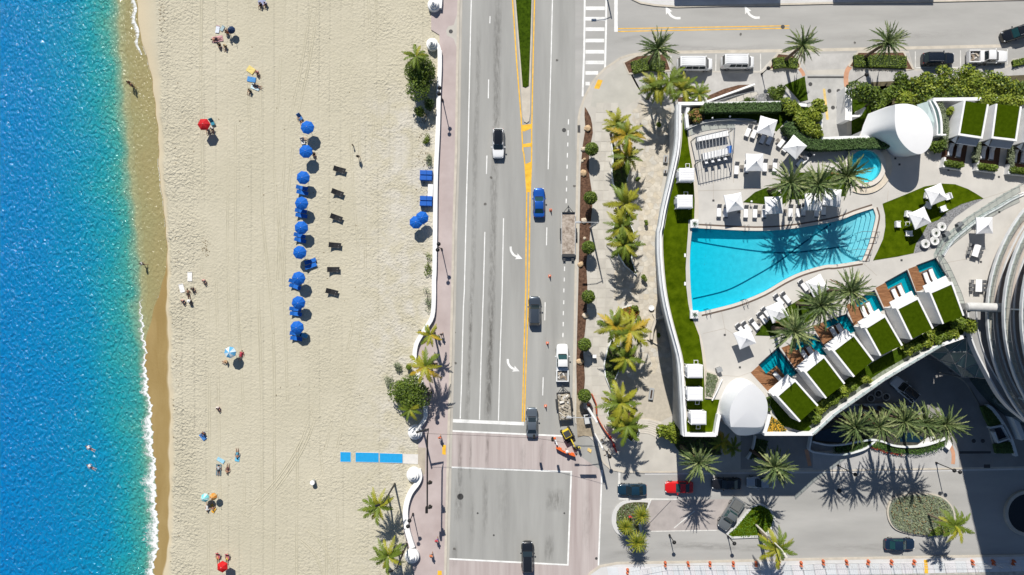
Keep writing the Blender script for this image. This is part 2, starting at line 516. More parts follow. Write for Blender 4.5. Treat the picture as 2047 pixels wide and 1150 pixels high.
FW=[(600,3),(640,7),(700,10),(760,14),(820,20),(900,26),(960,27),(1030,30),(1100,26),(1150,24),(1250,24)]
foam_strip('surf_foam','white breaking foam along the lower waterline',list(np.arange(598,1250,3.0)),lambda y:teal(y)+2.5+2.2*math.sin(y*.35)+1.5*math.sin(y*.83),lambda y:interp(FW,y)*1.35*(1+.3*math.sin(y*.06)+.15*math.sin(y*.21)),SEA_Z+.02,lambda f,y:(.78-f*.62+(.25 if f<.2 else 0))if f>.02 else .2)
foam_strip('swash_foam','thin white swash line at the upper end of the shore',list(np.arange(-60,110,3.0)),lambda y:262+(y+60)*.1+3*math.sin(y*.13),lambda y:17-max(0,y-60)*.2,SEA_Z+.02,lambda f,y:(.72-abs(f-.25)*.8)if f>.02 else .1)
foam_strip('swash_foam','faint curved foam line left by a wave on the wet sand',list(np.arange(90,600,4.0)),lambda y:wend(y)+1,lambda y:4+5*max(0,math.sin(y*.03+.8))**3,SEA_Z+.02,lambda f,y:(.5+.16*math.sin(y*.021)-f*.45)if f>.02 else .1)
sandm=bpy.data.materials['beach_sand']
rut_m=mat('rut_sand',(.46,.425,.32),.9,.1,1.5)
TR=[[(402,-20),(401,200),(404,330),(403,560)],[(456,300),(455,520),(462,760)],[(470,250),(472,560),(486,820),(488,1160)],[(523,-20),(520,180),(524,420),(545,650),(548,900),(546,1160)],[(570,-20),(556,200),(548,330),(566,560),(574,800)],[(640,-20),(618,120),(590,260),(575,400),(566,560)],[(626,-20),(604,120),(577,260),(562,400),(554,560)],[(432,560),(436,760),(440,1010),(442,1160)],[(515,560),(522,800),(524,1160)],[(594,900),(592,1160)],[(655,730),(630,800),(598,890),(540,975),(470,1040)],[(668,740),(640,808),(606,896),(548,982),(478,1046)],[(700,260),(706,380),(716,520),(706,640),(680,760),(650,900)],[(716,230),(722,380),(730,520),(722,660),(700,780),(668,920)],[(735,-20),(742,120),(746,260),(738,420)],[(750,-20),(757,120),(760,260)],[(640,900),(650,1000),(652,1160)],[(664,930),(674,1020),(676,1160)],[(600,1080),(630,1110),(650,1160)],[(615,1060),(650,1100),(672,1160)],[(415,600),(418,800),(416,1160)],[(500,-20),(496,140),(500,330)]]
bs_=bpy.data.objects['beach_sand']
rr_=random.Random(3)
for t in TR:
 P=[Vector(p)for p in wl(smooth_line(t,14))]
 for dx in (-.16,.16):
  vs,fs=[],[]
  for i,p in enumerate(P):
   d=(P[min(i+1,len(P)-1)]-P[max(i-1,0)]).normalized();n=Vector((-d.y,d.x));hh=-.028+.035*rr_.random()
   for o_,zz in ((-.13,-.07),(0,hh),(.13,-.07)):
    q=p+n*(o_+dx);vs.append((q.x,q.y,zz))
  for i in range(len(P)-1):
   for j in (0,1):
    a=i*3+j;fs.append((a,a+1,a+4,a+3))
  obj('tyre_rut',MB().add(vs,fs),rut_m,bs_)
rw=random.Random(21)
def weed(p,n,sx,sy,label,m=None):
 mb=MB()
 for _ in range(n):
  c=w((p[0]+rw.gauss(0,sx),p[1]+rw.gauss(0,sy)),.0);a=rw.uniform(0,3.1);s_=rw.uniform(.04,.12)
  mb.box((c.x,c.y,-.02),(s_*2,s_,.05),a)
 o=obj('seaweed',mb,m or mat('dry_weed',(.22,.175,.11),.95,.3,3));o['kind']='stuff';o['label']=label;o['category']='seaweed'
weed(z('U',290,70),46,5,9,'patch of dark dry seaweed left of the white towels')
weed((322,30),26,4,14,'scattered seaweed at the top of the tide line')
weed((352,640),60,5,260,'thin line of seaweed bits along the upper tide line')
weed((600,560),60,130,300,'small dark bits painted in for footprints over the middle of the beach')  # dark bits added for the dark of small footprints, not weed
weed((850,300),120,7,70,'dry leaves strewn on the sand along the upper wave wall')
M_ASPH=mat('asphalt',(.305,.303,.288),.85,.12,.16,.012,14,col2=(.365,.363,.345),stretch=(2.2,.22,1),detail=7)
M_ASPH2=mat('side_street_asphalt',(.35,.345,.33),.85,.12,.14,.012,14,col2=(.41,.402,.385),stretch=(.35,1.6,1),detail=7)
M_KERB=mat('kerb_concrete',(.50,.455,.385),.85,.12,.8)
M_WALK=mat('walk_concrete',(.47,.445,.40),.85,.1,.35,.004,10)
M_WALK2=mat('walk_concrete_pale',(.56,.555,.55),.85,.1,.3)
M_PINK=mat('pink_concrete',(.43,.355,.34),.85,.12,.22,.004,12,col2=(.48,.41,.395))
M_CROSS=mat('pink_crossing',(.43,.36,.345),.85,.2,.25,.006,12,col2=(.485,.435,.415),stretch=(3.0,.14,1),detail=6)
M_WHITE=mat('road_white',(.74,.74,.72),.7,.16,.9,detail=8)
M_YEL=mat('road_yellow',(.74,.42,.035),.7,.22,1.2,detail=8)
M_STONE=[mat('flagstone_%d'%i,c,.9,.16,1.2,.02,5)for i,c in enumerate([(.50,.455,.38),(.53,.49,.42),(.47,.43,.365),(.51,.455,.365),(.50,.475,.425)])]
M_MORTAR=mat('flagstone_joint',(.44,.40,.335),.95,.1,2)
M_MULCH=mat('mulch',(.085,.043,.026),.95,.4,3.0,.08,6,col2=(.17,.095,.06))
M_PAVER=mat('grey_pavers',(.42,.41,.395),.85,.14,.5,.01,6)
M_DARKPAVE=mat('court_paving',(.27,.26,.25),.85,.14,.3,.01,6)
M_TURF=mat('turf',(.045,.08,.001),1,.3,.9,.05,12,spec=.02,col2=(.085,.125,.003),detail=6)
M_LAWN=mat('lawn',(.03,.06,.004),1,.35,2.5,.06,8,spec=.02,col2=(.055,.095,.006))
M_SCREEN=mat('ground_cover_soil',(.10,.085,.05),.95,.3,2)
ground_mb=MB().sheet([w2((880,-14000)),w2((19000,-14000)),w2((19000,15000)),w2((880,15000))],-.06)
struct('ground',ground_mb,mat('far_ground',(.30,.285,.25),.95,.2,.02))
road=struct('road',MB().sheet(wl([(886,-2600),(1300,-2600),(1300,3600),(886,3600)]),0.0),M_ASPH)
side1=struct('side_street_upper',MB().sheet(wl([(1150,-40),(3400,-40),(3400,300),(1150,300)]),0.004),M_ASPH2)
side2=struct('side_street_lower',MB().sheet(wl([(1199,900),(3400,900),(3400,1160),(1199,1160)]),0.004),M_ASPH2)
def kerbed(name,pts,m,h=PV,kerb=None,kw=.3):
 """raised pavement block with a kerb line along part of its outline"""
 o=struct(name,MB().prism(wl(pts),-.05,h,bottom=False),m)
 if kerb:
  obj('kerb',MB().ribbon(wl(kerb),kw,-.04,h+.012),M_KERB,o)
 return o
KL=[(918,-700),(917,0),(914,150),(912,300),(907,450),(904,600),(901,720),(897,860),(894,980),(890,1150),(872,1900)]
WALLP=smooth_line(zl('N',(530,-30),(530,0),(530,150),(531,330),(533,500),(525,700),(518,1000))+zl('O',(505,200),(500,400),(497,700),(492,1000))+zl('P',(488,0),(487,150),(475,280),(430,360),(385,430),(350,500),(340,600),(366,720),(400,800),(422,880),(420,950)),3)
prom_left=[(862,-700),(862,60)]+[p for p in WALLP if 60<p[1]<830]+[(842,850),(836,880),(838,930),(845,950),(820,985),(806,1020),(806,1060),(818,1100),(828,1150),(820,1900)]
prom=kerbed('promenade',prom_left+KL[::-1],M_PINK,PV,KL,.4)
obj('gutter',MB().ribbon(wl([(x+5,y)for x,y in KL]),.42,.031),mat('gutter_concrete',(.44,.415,.37),.9,.14,.6,stretch=(1,.3,1)),road)
obj('drain_apron',MB().sheet(wl(zl('N',(672,95),(668,380),(640,300),(590,275),(580,240),(600,205),(640,195))),PV+.006),M_WALK,prom)
obj('drain_cover',MB().cyl(w(z('N',618,242),PV+.004),.33,.012,14),mat('iron',(.06,.06,.06),.7,.2,5),prom)
for q in (zl('Q',(520,212),(545,215),(543,285),(518,280)),zl('Q',(486,1115),(515,1117),(514,1160),(484,1160))):
 obj('tactile_pad',MB().sheet(wl(q),PV+.006),M_YEL,prom)
obj('footpath_edge',MB().sheet(wl(zl('Q',(345,230),(400,235),(395,420),(378,430),(345,345))),PV+.006),mat('sandy_concrete',(.40,.35,.28),.9,.15,.8),prom)
KR=[(1240,117),(1209,138),(1195,152),(1183,167),(1168,196),(1160,220),(1157,236),(1155,300),(1153,400),(1151,520),(1149,640),(1147,760),(1146,806)]
hb=[(1282,107),(1335,110),(1339,143),(1521,143),(1552,108),(1600,107),(1612,142),(1700,138),(1716,106),(1816,103),(1826,139),(2014,133),(2024,118),(3400,70),(3400,934),(2047,934),(1700,940),(1400,943),(1289,943),(1245,943),(1222,938),(1207,925),(1196,905),(1190,885),(1172,868),(1150,846)]
block=kerbed('hotel_pavement',hb+KR[::-1],M_WALK,PV)
obj('kerb',MB().ribbon(wl(KR+[(1146,806),(1148,830)]),.35,-.04,PV+.012),M_KERB,block)
obj('kerb',MB().ribbon(wl([(1240,117),(1258,111),(1282,107),(1335,110)]),.35,-.04,PV+.012),M_KERB,block)
obj('kerb',MB().ribbon(wl([(1196,905),(1207,925),(1222,938),(1245,943),(1289,943.5),(1400,943),(1700,940),(2047,934),(2300,930)]),.3,-.04,PV+.012),M_KERB,block)
obj('gutter',MB().ribbon(wl([(1290,105),(1361,104.5),(1607,101),(1822,96),(2005,92),(2300,86)]),.5,.009),M_KERB,side1)
obj('gutter',MB().ribbon(wl([(1289,946.5),(1400,946),(1700,943),(2047,937),(2300,933)]),.4,.009),M_WALK2,side2)
obj('paver_area',MB().sheet(wl([(1246,122),(1284,108),(1338,114),(1342,145),(1524,146),(1556,112),(1598,110),(1612,146),(1612,206),(1360,208),(1300,212),(1272,172)]),PV+.005),M_PAVER,block)
obj('paver_area',MB().sheet(wl([(1692,146),(1720,109),(1816,106),(1826,142),(2010,137),(2047,124),(2047,165),(1700,168)]),PV+.005),M_PAVER,block)
obj('paver_area',MB().sheet(wl([(1624,905),(1880,895),(1900,880),(1915,905),(1916,936),(1700,941),(1624,942)]),PV+.005),mat('pale_pavers',(.40,.395,.39),.85,.12,.6,.01,6),block)
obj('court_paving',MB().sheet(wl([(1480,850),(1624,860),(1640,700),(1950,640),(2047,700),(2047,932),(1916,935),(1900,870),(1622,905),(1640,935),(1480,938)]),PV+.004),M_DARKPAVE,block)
obj('corner_slab',MB().sheet(wl([(1212,150),(1250,124),(1276,172),(1284,190),(1240,222),(1200,218),(1180,212),(1185,185)]),PV+.005),mat('corner_concrete',(.44,.425,.38),.88,.1,.3),block)
drive=obj('driveway',MB().sheet(wl([(1612,150),(1692,150),(1692,300),(1612,300)]),PV+.008),mat('drive_concrete',(.40,.395,.38),.85,.16,.5,.01,8),block)
obj('drive_apron',MB().sheet(wl([(1606,109),(1712,106),(1700,138),(1612,142)]),.012),M_PAVER,block)
for q in ([(1644,178),(1649,178),(1656,240),(1651,240)],):
 obj('drive_line',MB().sheet(wl(q),PV+.012),mat('worn_yellow',(.58,.42,.16),.8,.25,1),block)
for q in zl('H',(60,784),(237,847),(322,847),(270,1002),(318,1000)):
 obj('manhole_cover',MB().cyl(w(q,PV+.006),.32,.02,14),MATS['iron'],block)
obj('drain_slot',MB().sheet(wl(zl('H',(30,713),(370,713),(370,730),(30,730))),PV+.013),MATS['iron'],block)
obj('drain_slot',MB().sheet(wl(zl('F',(990,840),(1240,840),(1240,858),(990,860))),PV+.013),MATS['iron'],block)
obj('drain_slot',MB().sheet(wl(zl('J',(1650,130),(1708,130),(1708,163),(1650,163))),PV+.016),MATS['iron'],block)
M_TERRA=mat('terracotta_band',(.50,.27,.17),.85,.15,1)
obj('terracotta_band',MB().ribbon(wl(smooth_line(zl('H',(435,615),(405,650),(390,700),(388,760),(395,808)),3)),.75,PV+.014),M_TERRA,block)
obj('terracotta_band',MB().ribbon(wl(zl('G',(1850,640),(1880,680),(1890,710))),.55,PV+.014),M_TERRA,block)
obj('terracotta_band',MB().ribbon(wl(smooth_line(zl('f',(1715,375),(1745,450),(1750,520),(1745,580)),3)),.6,PV+.014),M_TERRA,block)
obj('terracotta_band',MB().ribbon(wl(smooth_line(zl('f',(165,420),(185,500),(200,570),(205,600)),3)),.6,PV+.014),M_TERRA,block)
obj('tactile_pad',MB().sheet(wl(zl('N',(1745,612),(1782,618),(1755,685),(1715,680))),PV+.01),M_YEL,block)
obj('tactile_pad',MB().sheet(wl(zl('a',(395,815),(440,840),(430,880),(385,850))),PV+.01),MATS['worn_yellow'],block)
SL=[(205,1192),(240,1190),(300,1188),(400,1184),(500,1181),(560,1178),(640,1173),(700,1170),(790,1168),(850,1180),(900,1196)]
SR=[(205,1236),(240,1234),(300,1224),(340,1218),(400,1216),(460,1218),(520,1226),(600,1228),(640,1222),(680,1212),(720,1208),(780,1214),(850,1228),(900,1236)]
yy=206.0;k=0
slab_m=[mat('slab_%d'%i,c,.85,.1,.5,.004,10)for i,c in enumerate([(.48,.455,.405),(.505,.48,.43),(.46,.435,.39)])]
while yy<868:
 y1=yy+19.5
 for c in range(3):
  f0,f1=c/3.0,(c+1)/3.0
  q=[]
  for (yv,ff)in ((yy,f0),(yy,f1),(y1,f1),(y1,f0)):
   a,b_=interp(SL,yv),interp(SR,yv)
   q.append((a+(b_-a)*ff+(.35 if ff==f0 else -.35),yv+(.35 if yv==yy else -.35)))
  obj('paving_slab',MB().prism(wl(q),PV-.02,PV+.03,bottom=False),slab_m[(k+c*2+k//3)%3],block)
 k+=1;yy=y1
mul=smooth_line(zl('K',(340,130),(385,210),(402,330),(380,430),(372,560),(375,650),(392,760),(400,860),(388,1000),(378,1150)),2)+smooth_line(zl('L',(365,250),(352,330),(360,500),(355,700),(345,830),(330,960))+zl('M',(330,120),(342,300),(330,400)),2)
mull=zl('M',(280,420),(275,200))+zl('L',(280,900),(288,600),(295,300),(300,60))+zl('K',(303,900),(308,600),(325,420),(345,300),(338,200))
obj('mulch_bed',MB().sheet(wl(mul+mull),PV+.02),M_MULCH,block)
obj('dirt_strip',MB().sheet(wl(zl('M',(280,190),(330,190),(340,330),(332,420),(330,520),(400,560),(410,740),(330,730),(285,740),(275,600))),PV+.018),mat('bare_dirt',(.30,.25,.18),.95,.3,1.5,.05,4),block)
FT=zl('K',(760,80),(820,130),(1000,150),(995,340),(950,620),(915,800),(890,1150))+zl('L',(900,300),(915,520),(940,700),(990,900),(1020,1150))+zl('M',(1040,480),(1040,560),(930,620),(740,610),(660,580),(640,440),(650,240),(720,60))+zl('L',(740,760),(700,640),(560,600),(545,540),(600,300),(760,180))+zl('K',(760,1000),(790,850),(700,650),(680,560),(780,500),(820,380),(700,230))
obj('terrace_bed',MB().sheet(wl(FT),PV+.008),M_MORTAR,block)
def clip(poly,px,py,nx,ny):
 out=[]
 for i in range(len(poly)):
  a,b_=poly[i],poly[(i+1)%len(poly)]
  da=(a[0]-px)*nx+(a[1]-py)*ny;db=(b_[0]-px)*nx+(b_[1]-py)*ny
  if da<=0:out.append(a)
  if da*db<0:
   t=da/(da-db);out.append((a[0]+(b_[0]-a[0])*t,a[1]+(b_[1]-a[1])*t))
 return out
rs=random.Random(5)
seeds=[]
for gy in np.arange(190,905,10.6):
 for gx in np.arange(1215,1370,10.6):
  p=(gx+rs.uniform(-4,4)+(5 if int(gy/10.6)%2 else 0),gy+rs.uniform(-4,4))
  seeds.append(p)
cells=[p for p in seeds if inside(p,FT)]
for i,p in enumerate(cells):
 poly=[(p[0]-14,p[1]-14),(p[0]+14,p[1]-14),(p[0]+14,p[1]+14),(p[0]-14,p[1]+14)]
 for q in seeds:
  if q is not p and abs(q[0]-p[0])<30 and abs(q[1]-p[1])<30:
   dx,dy=q[0]-p[0],q[1]-p[1];ln=math.hypot(dx,dy)
   poly=clip(poly,p[0]+dx/2-dx/ln*.3,p[1]+dy/2-dy/ln*.3,dx/ln,dy/ln)
 if len(poly)>2 and i<300:
  obj('flagstone',MB().prism(wl(poly),PV,PV+.022+rs.uniform(0,.012),bottom=False),M_STONE[rs.randrange(5)],block)
st=zl('M',(745,612),(930,640));
for i in range(7):
 a=z('M',742-3*i,612+15*i);b_=z('M',832-2*i,612+16*i);c_=z('M',926-6*i,640+16*i)
 obj('step',MB().ribbon(wl(smooth_line([a,b_,c_],4)),.30,PV,PV+.17-.02*i),mat('step_stone',(.55,.51,.45),.85,.1,1),block)
 obj('painted_step_shadow',MB().ribbon(wl(smooth_line([(a[0],a[1]+2),(b_[0],b_[1]+2),(c_[0],c_[1]+2)],4)),.05,PV+.03),mat('step_shade_dark',(.05,.045,.04),.9,0),block)  # dark strip painted as the shadow below each step edge
lp=kerbed('lower_pavement',[(1166,1170),(1180,1146),(1200,1132),(1234,1126),(1400,1123),(1620,1118),(2047,1110),(3400,1090),(3400,1900),(1150,1900)],M_WALK2,PV)
obj('kerb',MB().ribbon(wl([(1166,1170),(1180,1146),(1200,1132),(1234,1126),(1400,1123),(1620,1118),(2047,1110),(2300,1106)]),.35,-.04,PV+.012),M_KERB,lp)
for i in range(40):
 x0=1213+i*21.7;
 if 1196<x0<2090:
  yk=float(np.interp(x0,[1213,1620,2047],[1134,1128,1119]))
  obj('paving_slab',MB().prism(wl([(x0+.4,yk),(x0+21.3,yk-.3),(x0+25.3,yk+22),(x0+4.4,yk+22.3)]),PV-.02,PV+.025,bottom=False),mat('white_slab_%d'%(i%2),(.58+.03*(i%2),.60,.62),.85,.08,.4),lp)
obj('paving_strip',MB().sheet(wl([(1300,1141),(2047,1136),(2047,1300),(1300,1300)]),PV+.008),mat('gravelly_paving',(.42,.40,.36),.9,.3,1.2),lp)
obj('yellow_pad',MB().sheet(wl(zl('J',(1098,1005),(1130,1005),(1138,1130),(1105,1130))),PV+.04),M_YEL,lp)
up=kerbed('upper_pavement',[(1258,-60),(1262,-2),(1280,6),(1310,11),(1352,14),(1520,10),(1700,6),(1860,3),(2047,-1),(3400,-30),(3400,-900),(1258,-900)],M_WALK2,PV)
obj('kerb',MB().ribbon(wl([(1258,-60),(1262,-2),(1280,6),(1310,11),(1352,14),(1520,10),(1700,6),(1860,3),(2047,-1),(2300,-8)]),.3,-.04,PV+.012),M_KERB,up)
def line(name,pts,wid,m,zz,parent=road):
 return obj(name,MB().ribbon(wl(pts),wid,zz),m,parent)
Z1,Z2,Z3=.010,.014,.018
line('lane_line',zl('N',(775,-800),(775,0),(770,200),(755,900),(750,1150))+zl('O',(745,200),(735,600),(722,1150))+zl('P',(715,200),(700,800),(690,1062)),.17,M_WHITE,Z1)
for q in (zl('N',(919,125),(917,180)),zl('N',(908,610),(905,755)),zl('O',(895,120),(891,262)),zl('O',(1354,670),(1351,808)),zl('P',(1341,170),(1338,310)),zl('P',(1326,745),(1322,885))):
 line('lane_dash',q,.16,M_WHITE,Z1)
line('lane_line',zl('O',(879,705),(868,1150))+zl('P',(850,600),(838,1070)),.16,M_WHITE,Z1)
line('lane_line',zl('O',(1022,600),(1012,1150))+zl('P',(995,600),(983,1077)),.16,M_WHITE,Z1)
line('lane_line',zl('N',(1400,-600),(1397,0),(1385,500),(1368,1150))+zl('O',(1364,225)),.16,M_WHITE,Z1)
for r,x,a,b_ in [('N',1520,915,955),('N',1517,1000,1040),('O',1515,20,50),('O',1512,100,135),('O',1510,190,220),('O',1507,275,312),('O',1505,365,395),('O',1503,450,485),('O',1490,970,1005),('O',1488,1055,1085),('P',1485,65,95),('P',1484,155,185),('P',1481,238,270),('P',1480,322,355),('P',1478,405,438)]:
 line('lane_dot',zl(r,(x,a),(x-1,b_)),.17,M_WHITE,Z1)
yl=zl('N',(1084,-200),(1091,0),(1105,200),(1121,450),(1141,700),(1157,900),(1170,1150))+zl('O',(1178,110),(1187,200),(1200,400),(1195,800),(1193,1150))+zl('P',(1180,500),(1166,1085))
yr=zl('N',(1264,-200),(1260,0),(1250,400),(1242,800),(1238,1000),(1238,1150))+zl('O',(1236,200),(1226,420),(1220,800),(1215,1150))+zl('P',(1200,500),(1181,1085))
line('yellow_line',yl,.2,M_YEL,Z1);line('yellow_line',yr,.2,M_YEL,Z1)
for q in (zl('N',(1158,960),(1238,950),(1236,985),(1180,1010),(1162,1000)),zl('N',(1168,1105),(1238,1095),(1238,1125),(1170,1130)),zl('O',(1190,185),(1236,165),(1234,250),(1224,400),(1204,400),(1192,250))):
 obj('yellow_hatch',MB().sheet(wl(q),Z2),M_YEL,road)
line('stop_bar',zl('P',(628,1078),(1180,1102)),.54,M_WHITE,Z1)
cr_=obj('crossing_paving',MB().sheet(wl(zl('Q',(572,110),(1395,152),(1500,290),(1665,400),(1636,1090),(1560,1150))+[(1160,1200),(884,1200)]+zl('Q',(555,1030),(1420,1075),(1445,405),(575,375))),.006),M_CROSS,road)
for q in (zl('Q',(570,113),(1392,150)),zl('Q',(575,375),(1450,408)),zl('Q',(1445,400),(1420,1080)),zl('Q',(555,1032),(1425,1076)),):
 Z2+=.0035;line('crossing_line',q,.26,M_WHITE,Z2)
Z2=.014
line('crosswalk_line',zl('N',(1648,-300),(1640,400),(1628,740)),.30,M_WHITE,Z2,side1)
line('crosswalk_line',zl('N',(1812,-300),(1808,200),(1800,525)),.30,M_WHITE,Z2,side1)
for y,x1 in ((-20,1798),(65,1798),(145,1798),(225,1796),(312,1794),(398,1793),(480,1792),(560,1747),(642,1683)):
 line('crosswalk_stripe',zl('N',(1650,y),(x1,y)),.58,M_WHITE,Z2,side1)
line('stop_bar',zl('G',(146,-300),(146,297)),.56,M_WHITE,Z1,side1)
line('yellow_line',zl('G',(163,268),(1758,241)),.15,M_YEL,Z1,side1);line('yellow_line',zl('G',(163,294),(1758,264)),.15,M_YEL,Z1,side1)
for q in (zl('G',(657,520),(652,690)),zl('G',(1076,505),(1074,660)),zl('G',(1490,500),(1492,660)),zl('G',(960,665),(1495,664)),zl('H',(1036,480),(1036,632)),zl('H',(1456,470),(1456,622)),zl('H',(1893,460),(1890,600)),zl('H',(1036,632),(1890,622)),zl('G',(1495,664),(1650,495))):
 line('bay_line',q,.14,mat('worn_white',(.62,.61,.58),.8,.2,1),Z2,side1)
line('crossing_line',zl('Q',(1665,395),(1640,1080)),.24,M_WHITE,Z3,side2)
line('crossing_line',zl('I',(268,200),(262,430)),.35,MATS['worn_white'],Z1,side2)
bay=obj('bay_paving',MB().sheet(wl(zl('I',(540,465),(1240,450),(1400,470),(1170,740),(560,745),(480,700))),.02),mat('bay_pavers',(.37,.335,.32),.85,.12,.6),side2)
for q in (zl('I',(560,455),(500,520)),zl('I',(958,560),(770,716)),zl('I',(560,747),(1170,737))):
 line('bay_line',q,.16,MATS['worn_white'],.026,side2)
line('bay_joint',zl('I',(742,465),(528,690)),.10,mat('dark_line',(.09,.09,.1),.8,0),.026,side2)
line('lane_edge',zl('I',(260,448),(800,452)),.22,MATS['worn_white'],Z2,side2)
def turn_arrow(p,ang,mirror,parent,s=1.0,sheet_z=Z2):
 c=w(p,0);pts=smooth_line([(0,1.6),(.02,.6),(.5,-.3),(1.15,-.75)],5)
 Lp,Rp=[],[]
 for i,q in enumerate(pts):
  t=(Vector(pts[min(i+1,len(pts)-1)])-Vector(pts[max(i-1,0)])).normalized();n=Vector((-t.y,t.x))*.24
  Lp.append(Vector(q)+n);Rp.append(Vector(q)-n)
 e=Vector(pts[-1]);t=Vector((.88,-.48)).normalized();n=Vector((-t.y,t.x))
 out=Lp+[e+n*.72-t*.15,e+t*1.35,e-n*.72-t*.15]+Rp[::-1]
 out=[Vector((q.x*(-1 if mirror else 1),q.y))*s for q in out]
 ca,sa=math.cos(ang),math.sin(ang)
 out=[(c.x+q.x*ca-q.y*sa,c.y+q.x*sa+q.y*ca)for q in out]
 obj('turn_arrow',MB().sheet(out,sheet_z),M_WHITE,parent)
turn_arrow(z('O',1082,872),R(6),False,road,.72);turn_arrow(z('P',1060,660),R(6),False,road,.72)
turn_arrow(z('G',672,170),R(-90),True,side1,.8);turn_arrow(z('G',1408,165),R(-90),True,side1,.8)
for q,rr in ((z('Q',648,586),.5),(z('N',1486,998),.33),(z('G',1697,251),.33),(z('J',325,375),.4),(z('Q',1625,1030),.22),(z('Q',772,705),.15),(z('Q',888,863),.15),(z('Q',1395,705),.14)):
 obj('manhole_cover',MB().cyl(w(q,.002),rr,.022,16),MATS['iron'],road)
for q in (zl('K',(285,272),(306,272),(306,328),(285,328)),zl('K',(525,162),(552,162),(552,205),(525,205))):
 obj('inlet_grate',MB().sheet(wl(q),PV+.04),MATS['iron'],block)
M_STAIN=mat('oil_stain',(.13,.125,.115),.8,.3,1.2)
def stain_mat(name,st):
 m=bpy.data.materials.new(name);m.use_nodes=True
 nt=m.node_tree;nt.nodes.clear();L=nt.links.new
 out=nd(nt,'ShaderNodeOutputMaterial');b=nd(nt,'ShaderNodeBsdfDiffuse');t=nd(nt,'ShaderNodeBsdfTransparent');ms=nd(nt,'ShaderNodeMixShader')
 b.inputs[0].default_value=(.10,.092,.08,1)
 geo=nd(nt,'ShaderNodeNewGeometry');at=nd(nt,'ShaderNodeAttribute',attribute_name='cover')
 n1=nd(nt,'ShaderNodeTexNoise');n1.inputs['Scale'].default_value=1.4;n1.inputs['Detail'].default_value=7;n1.inputs['Roughness'].default_value=.7
 mp=nd(nt,'ShaderNodeMapping');mp.inputs['Scale'].default_value=st
 L(geo.outputs['Position'],mp.inputs[0]);L(mp.outputs[0],n1.inputs['Vector'])
 rp=nd(nt,'ShaderNodeMapRange');L(n1.outputs['Fac'],rp.inputs['Value']);rp.inputs['From Min'].default_value=.35;rp.inputs['From Max'].default_value=.75
 mu=nd(nt,'ShaderNodeMath',operation='MULTIPLY');L(rp.outputs[0],mu.inputs[0]);L(at.outputs['Fac'],mu.inputs[1])
 L(mu.outputs[0],ms.inputs[0]);L(t.outputs[0],ms.inputs[1]);L(b.outputs[0],ms.inputs[2]);L(ms.outputs[0],out.inputs[0])
 return m
M_TYRE_STAIN=stain_mat('tyre_stain',(2.2,.5,1));M_STAIN_X=stain_mat('tyre_stain_across',(.4,2.2,1))
def stain(pts,wid,zz,amt,parent=road,name='oil_stain'):
 P=[Vector(p)for p in wl(smooth_line(pts,4))];n=7;vs,fs,cv=[],[],[]
 for i,p in enumerate(P):
  t=(P[min(i+1,len(P)-1)]-P[max(i-1,0)]).normalized();nn=Vector((-t.y,t.x))
  for k in range(n):
   f=k/(n-1.0)*2-1
   q=p+nn*f*wid/2;vs.append((q.x,q.y,zz));e=min(i,len(P)-1-i)/3.0
   cv.append(amt*.58*max(0,1-f*f)*min(1,e))
 for i in range(len(P)-1):
  for k in range(n-1):
   a=i*n+k;fs.append((a,a+n,a+n+1,a+1))
 mb=MB();mb.v=vs;mb.f=fs
 o=obj(name,mb,M_TYRE_STAIN if parent is road else M_STAIN_X,parent)
 at=o.data.attributes.new('cover','FLOAT','POINT');at.data.foreach_set('value',cv)
stain(zl('N',(985,-100),(975,300),(970,800))+zl('O',(955,200),(945,600),(935,1000))+zl('P',(930,200),(918,600),(905,900),(898,1100)),1.5,.024,.75)
stain(zl('P',(935,200),(925,450),(912,800),(905,1080)),.8,.028,.9)
stain(zl('N',(835,100),(825,600),(805,1150))+zl('O',(800,400),(790,900))+zl('P',(775,150),(760,600),(745,1000),(740,1100)),1.0,.024,.5)
stain(zl('P',(775,100),(765,500),(750,1050)),.5,.028,.7)
for x,y0,y1,wd,a in ((650,100,560,.9,.8),(725,120,480,.5,.8),(845,100,400,.7,.8),(830,380,900,1.2,.6),(640,400,800,1.6,.7),(740,500,1000,1.0,.4),(1290,850,1060,1.8,.75),(1330,520,700,3.4,.75),(1230,160,400,.8,.45),(1100,200,420,1.2,.4),(960,300,900,2.6,.25),(1560,500,1000,2.0,.35),(610,900,1100,1.2,.6)):
 stain(zl('Q',(x,y0),(x-4,(y0+y1)/2),(x-10,y1)),wd,.024,a)
for q,wd,a in ((zl('I',(560,870),(1000,880),(1500,900),(1980,890)),1.4,.5),(zl('J',(40,880),(700,900),(1600,880)),1.6,.35),(zl('I',(100,990),(350,930),(600,900)),1.2,.4),(zl('G',(100,400),(260,360),(420,330),(700,300)),1.0,.3),(zl('G',(420,410),(1000,460),(1700,430)),1.3,.35),(zl('H',(50,350),(900,330),(1900,310)),1.6,.25)):
 stain(q,wd,.024,a,side2 if q[0][1]>500 else side1)
for q in ((z('O',925,290)),z('O',880,490),z('Q',605,960),z('P',650,400),z('P',655,635),z('G',1305,320),z('H',475,400),z('N',1430,460),z('K',262,735)):
 obj('tar_spot',MB().sheet([(w(q).x+rs.uniform(.1,.3)*math.cos(a),w(q).y+rs.uniform(.1,.35)*math.sin(a))for a in [i*math.pi/4 for i in range(8)]],.03),M_STAIN,road)
md=thing('median_island','long narrow kerbed median planted with dark green grass between the carriageways','median',w(z('N',1190,400)))
obj('kerb',MB().prism(wl(zl('N',(1098,-600),(1104,0),(1125,250),(1145,500),(1160,760),(1168,900),(1180,935),(1200,945),(1218,930),(1226,880),(1232,600),(1240,300),(1246,0),(1250,-600))),0,.14,bottom=False),M_KERB,md,world=True)
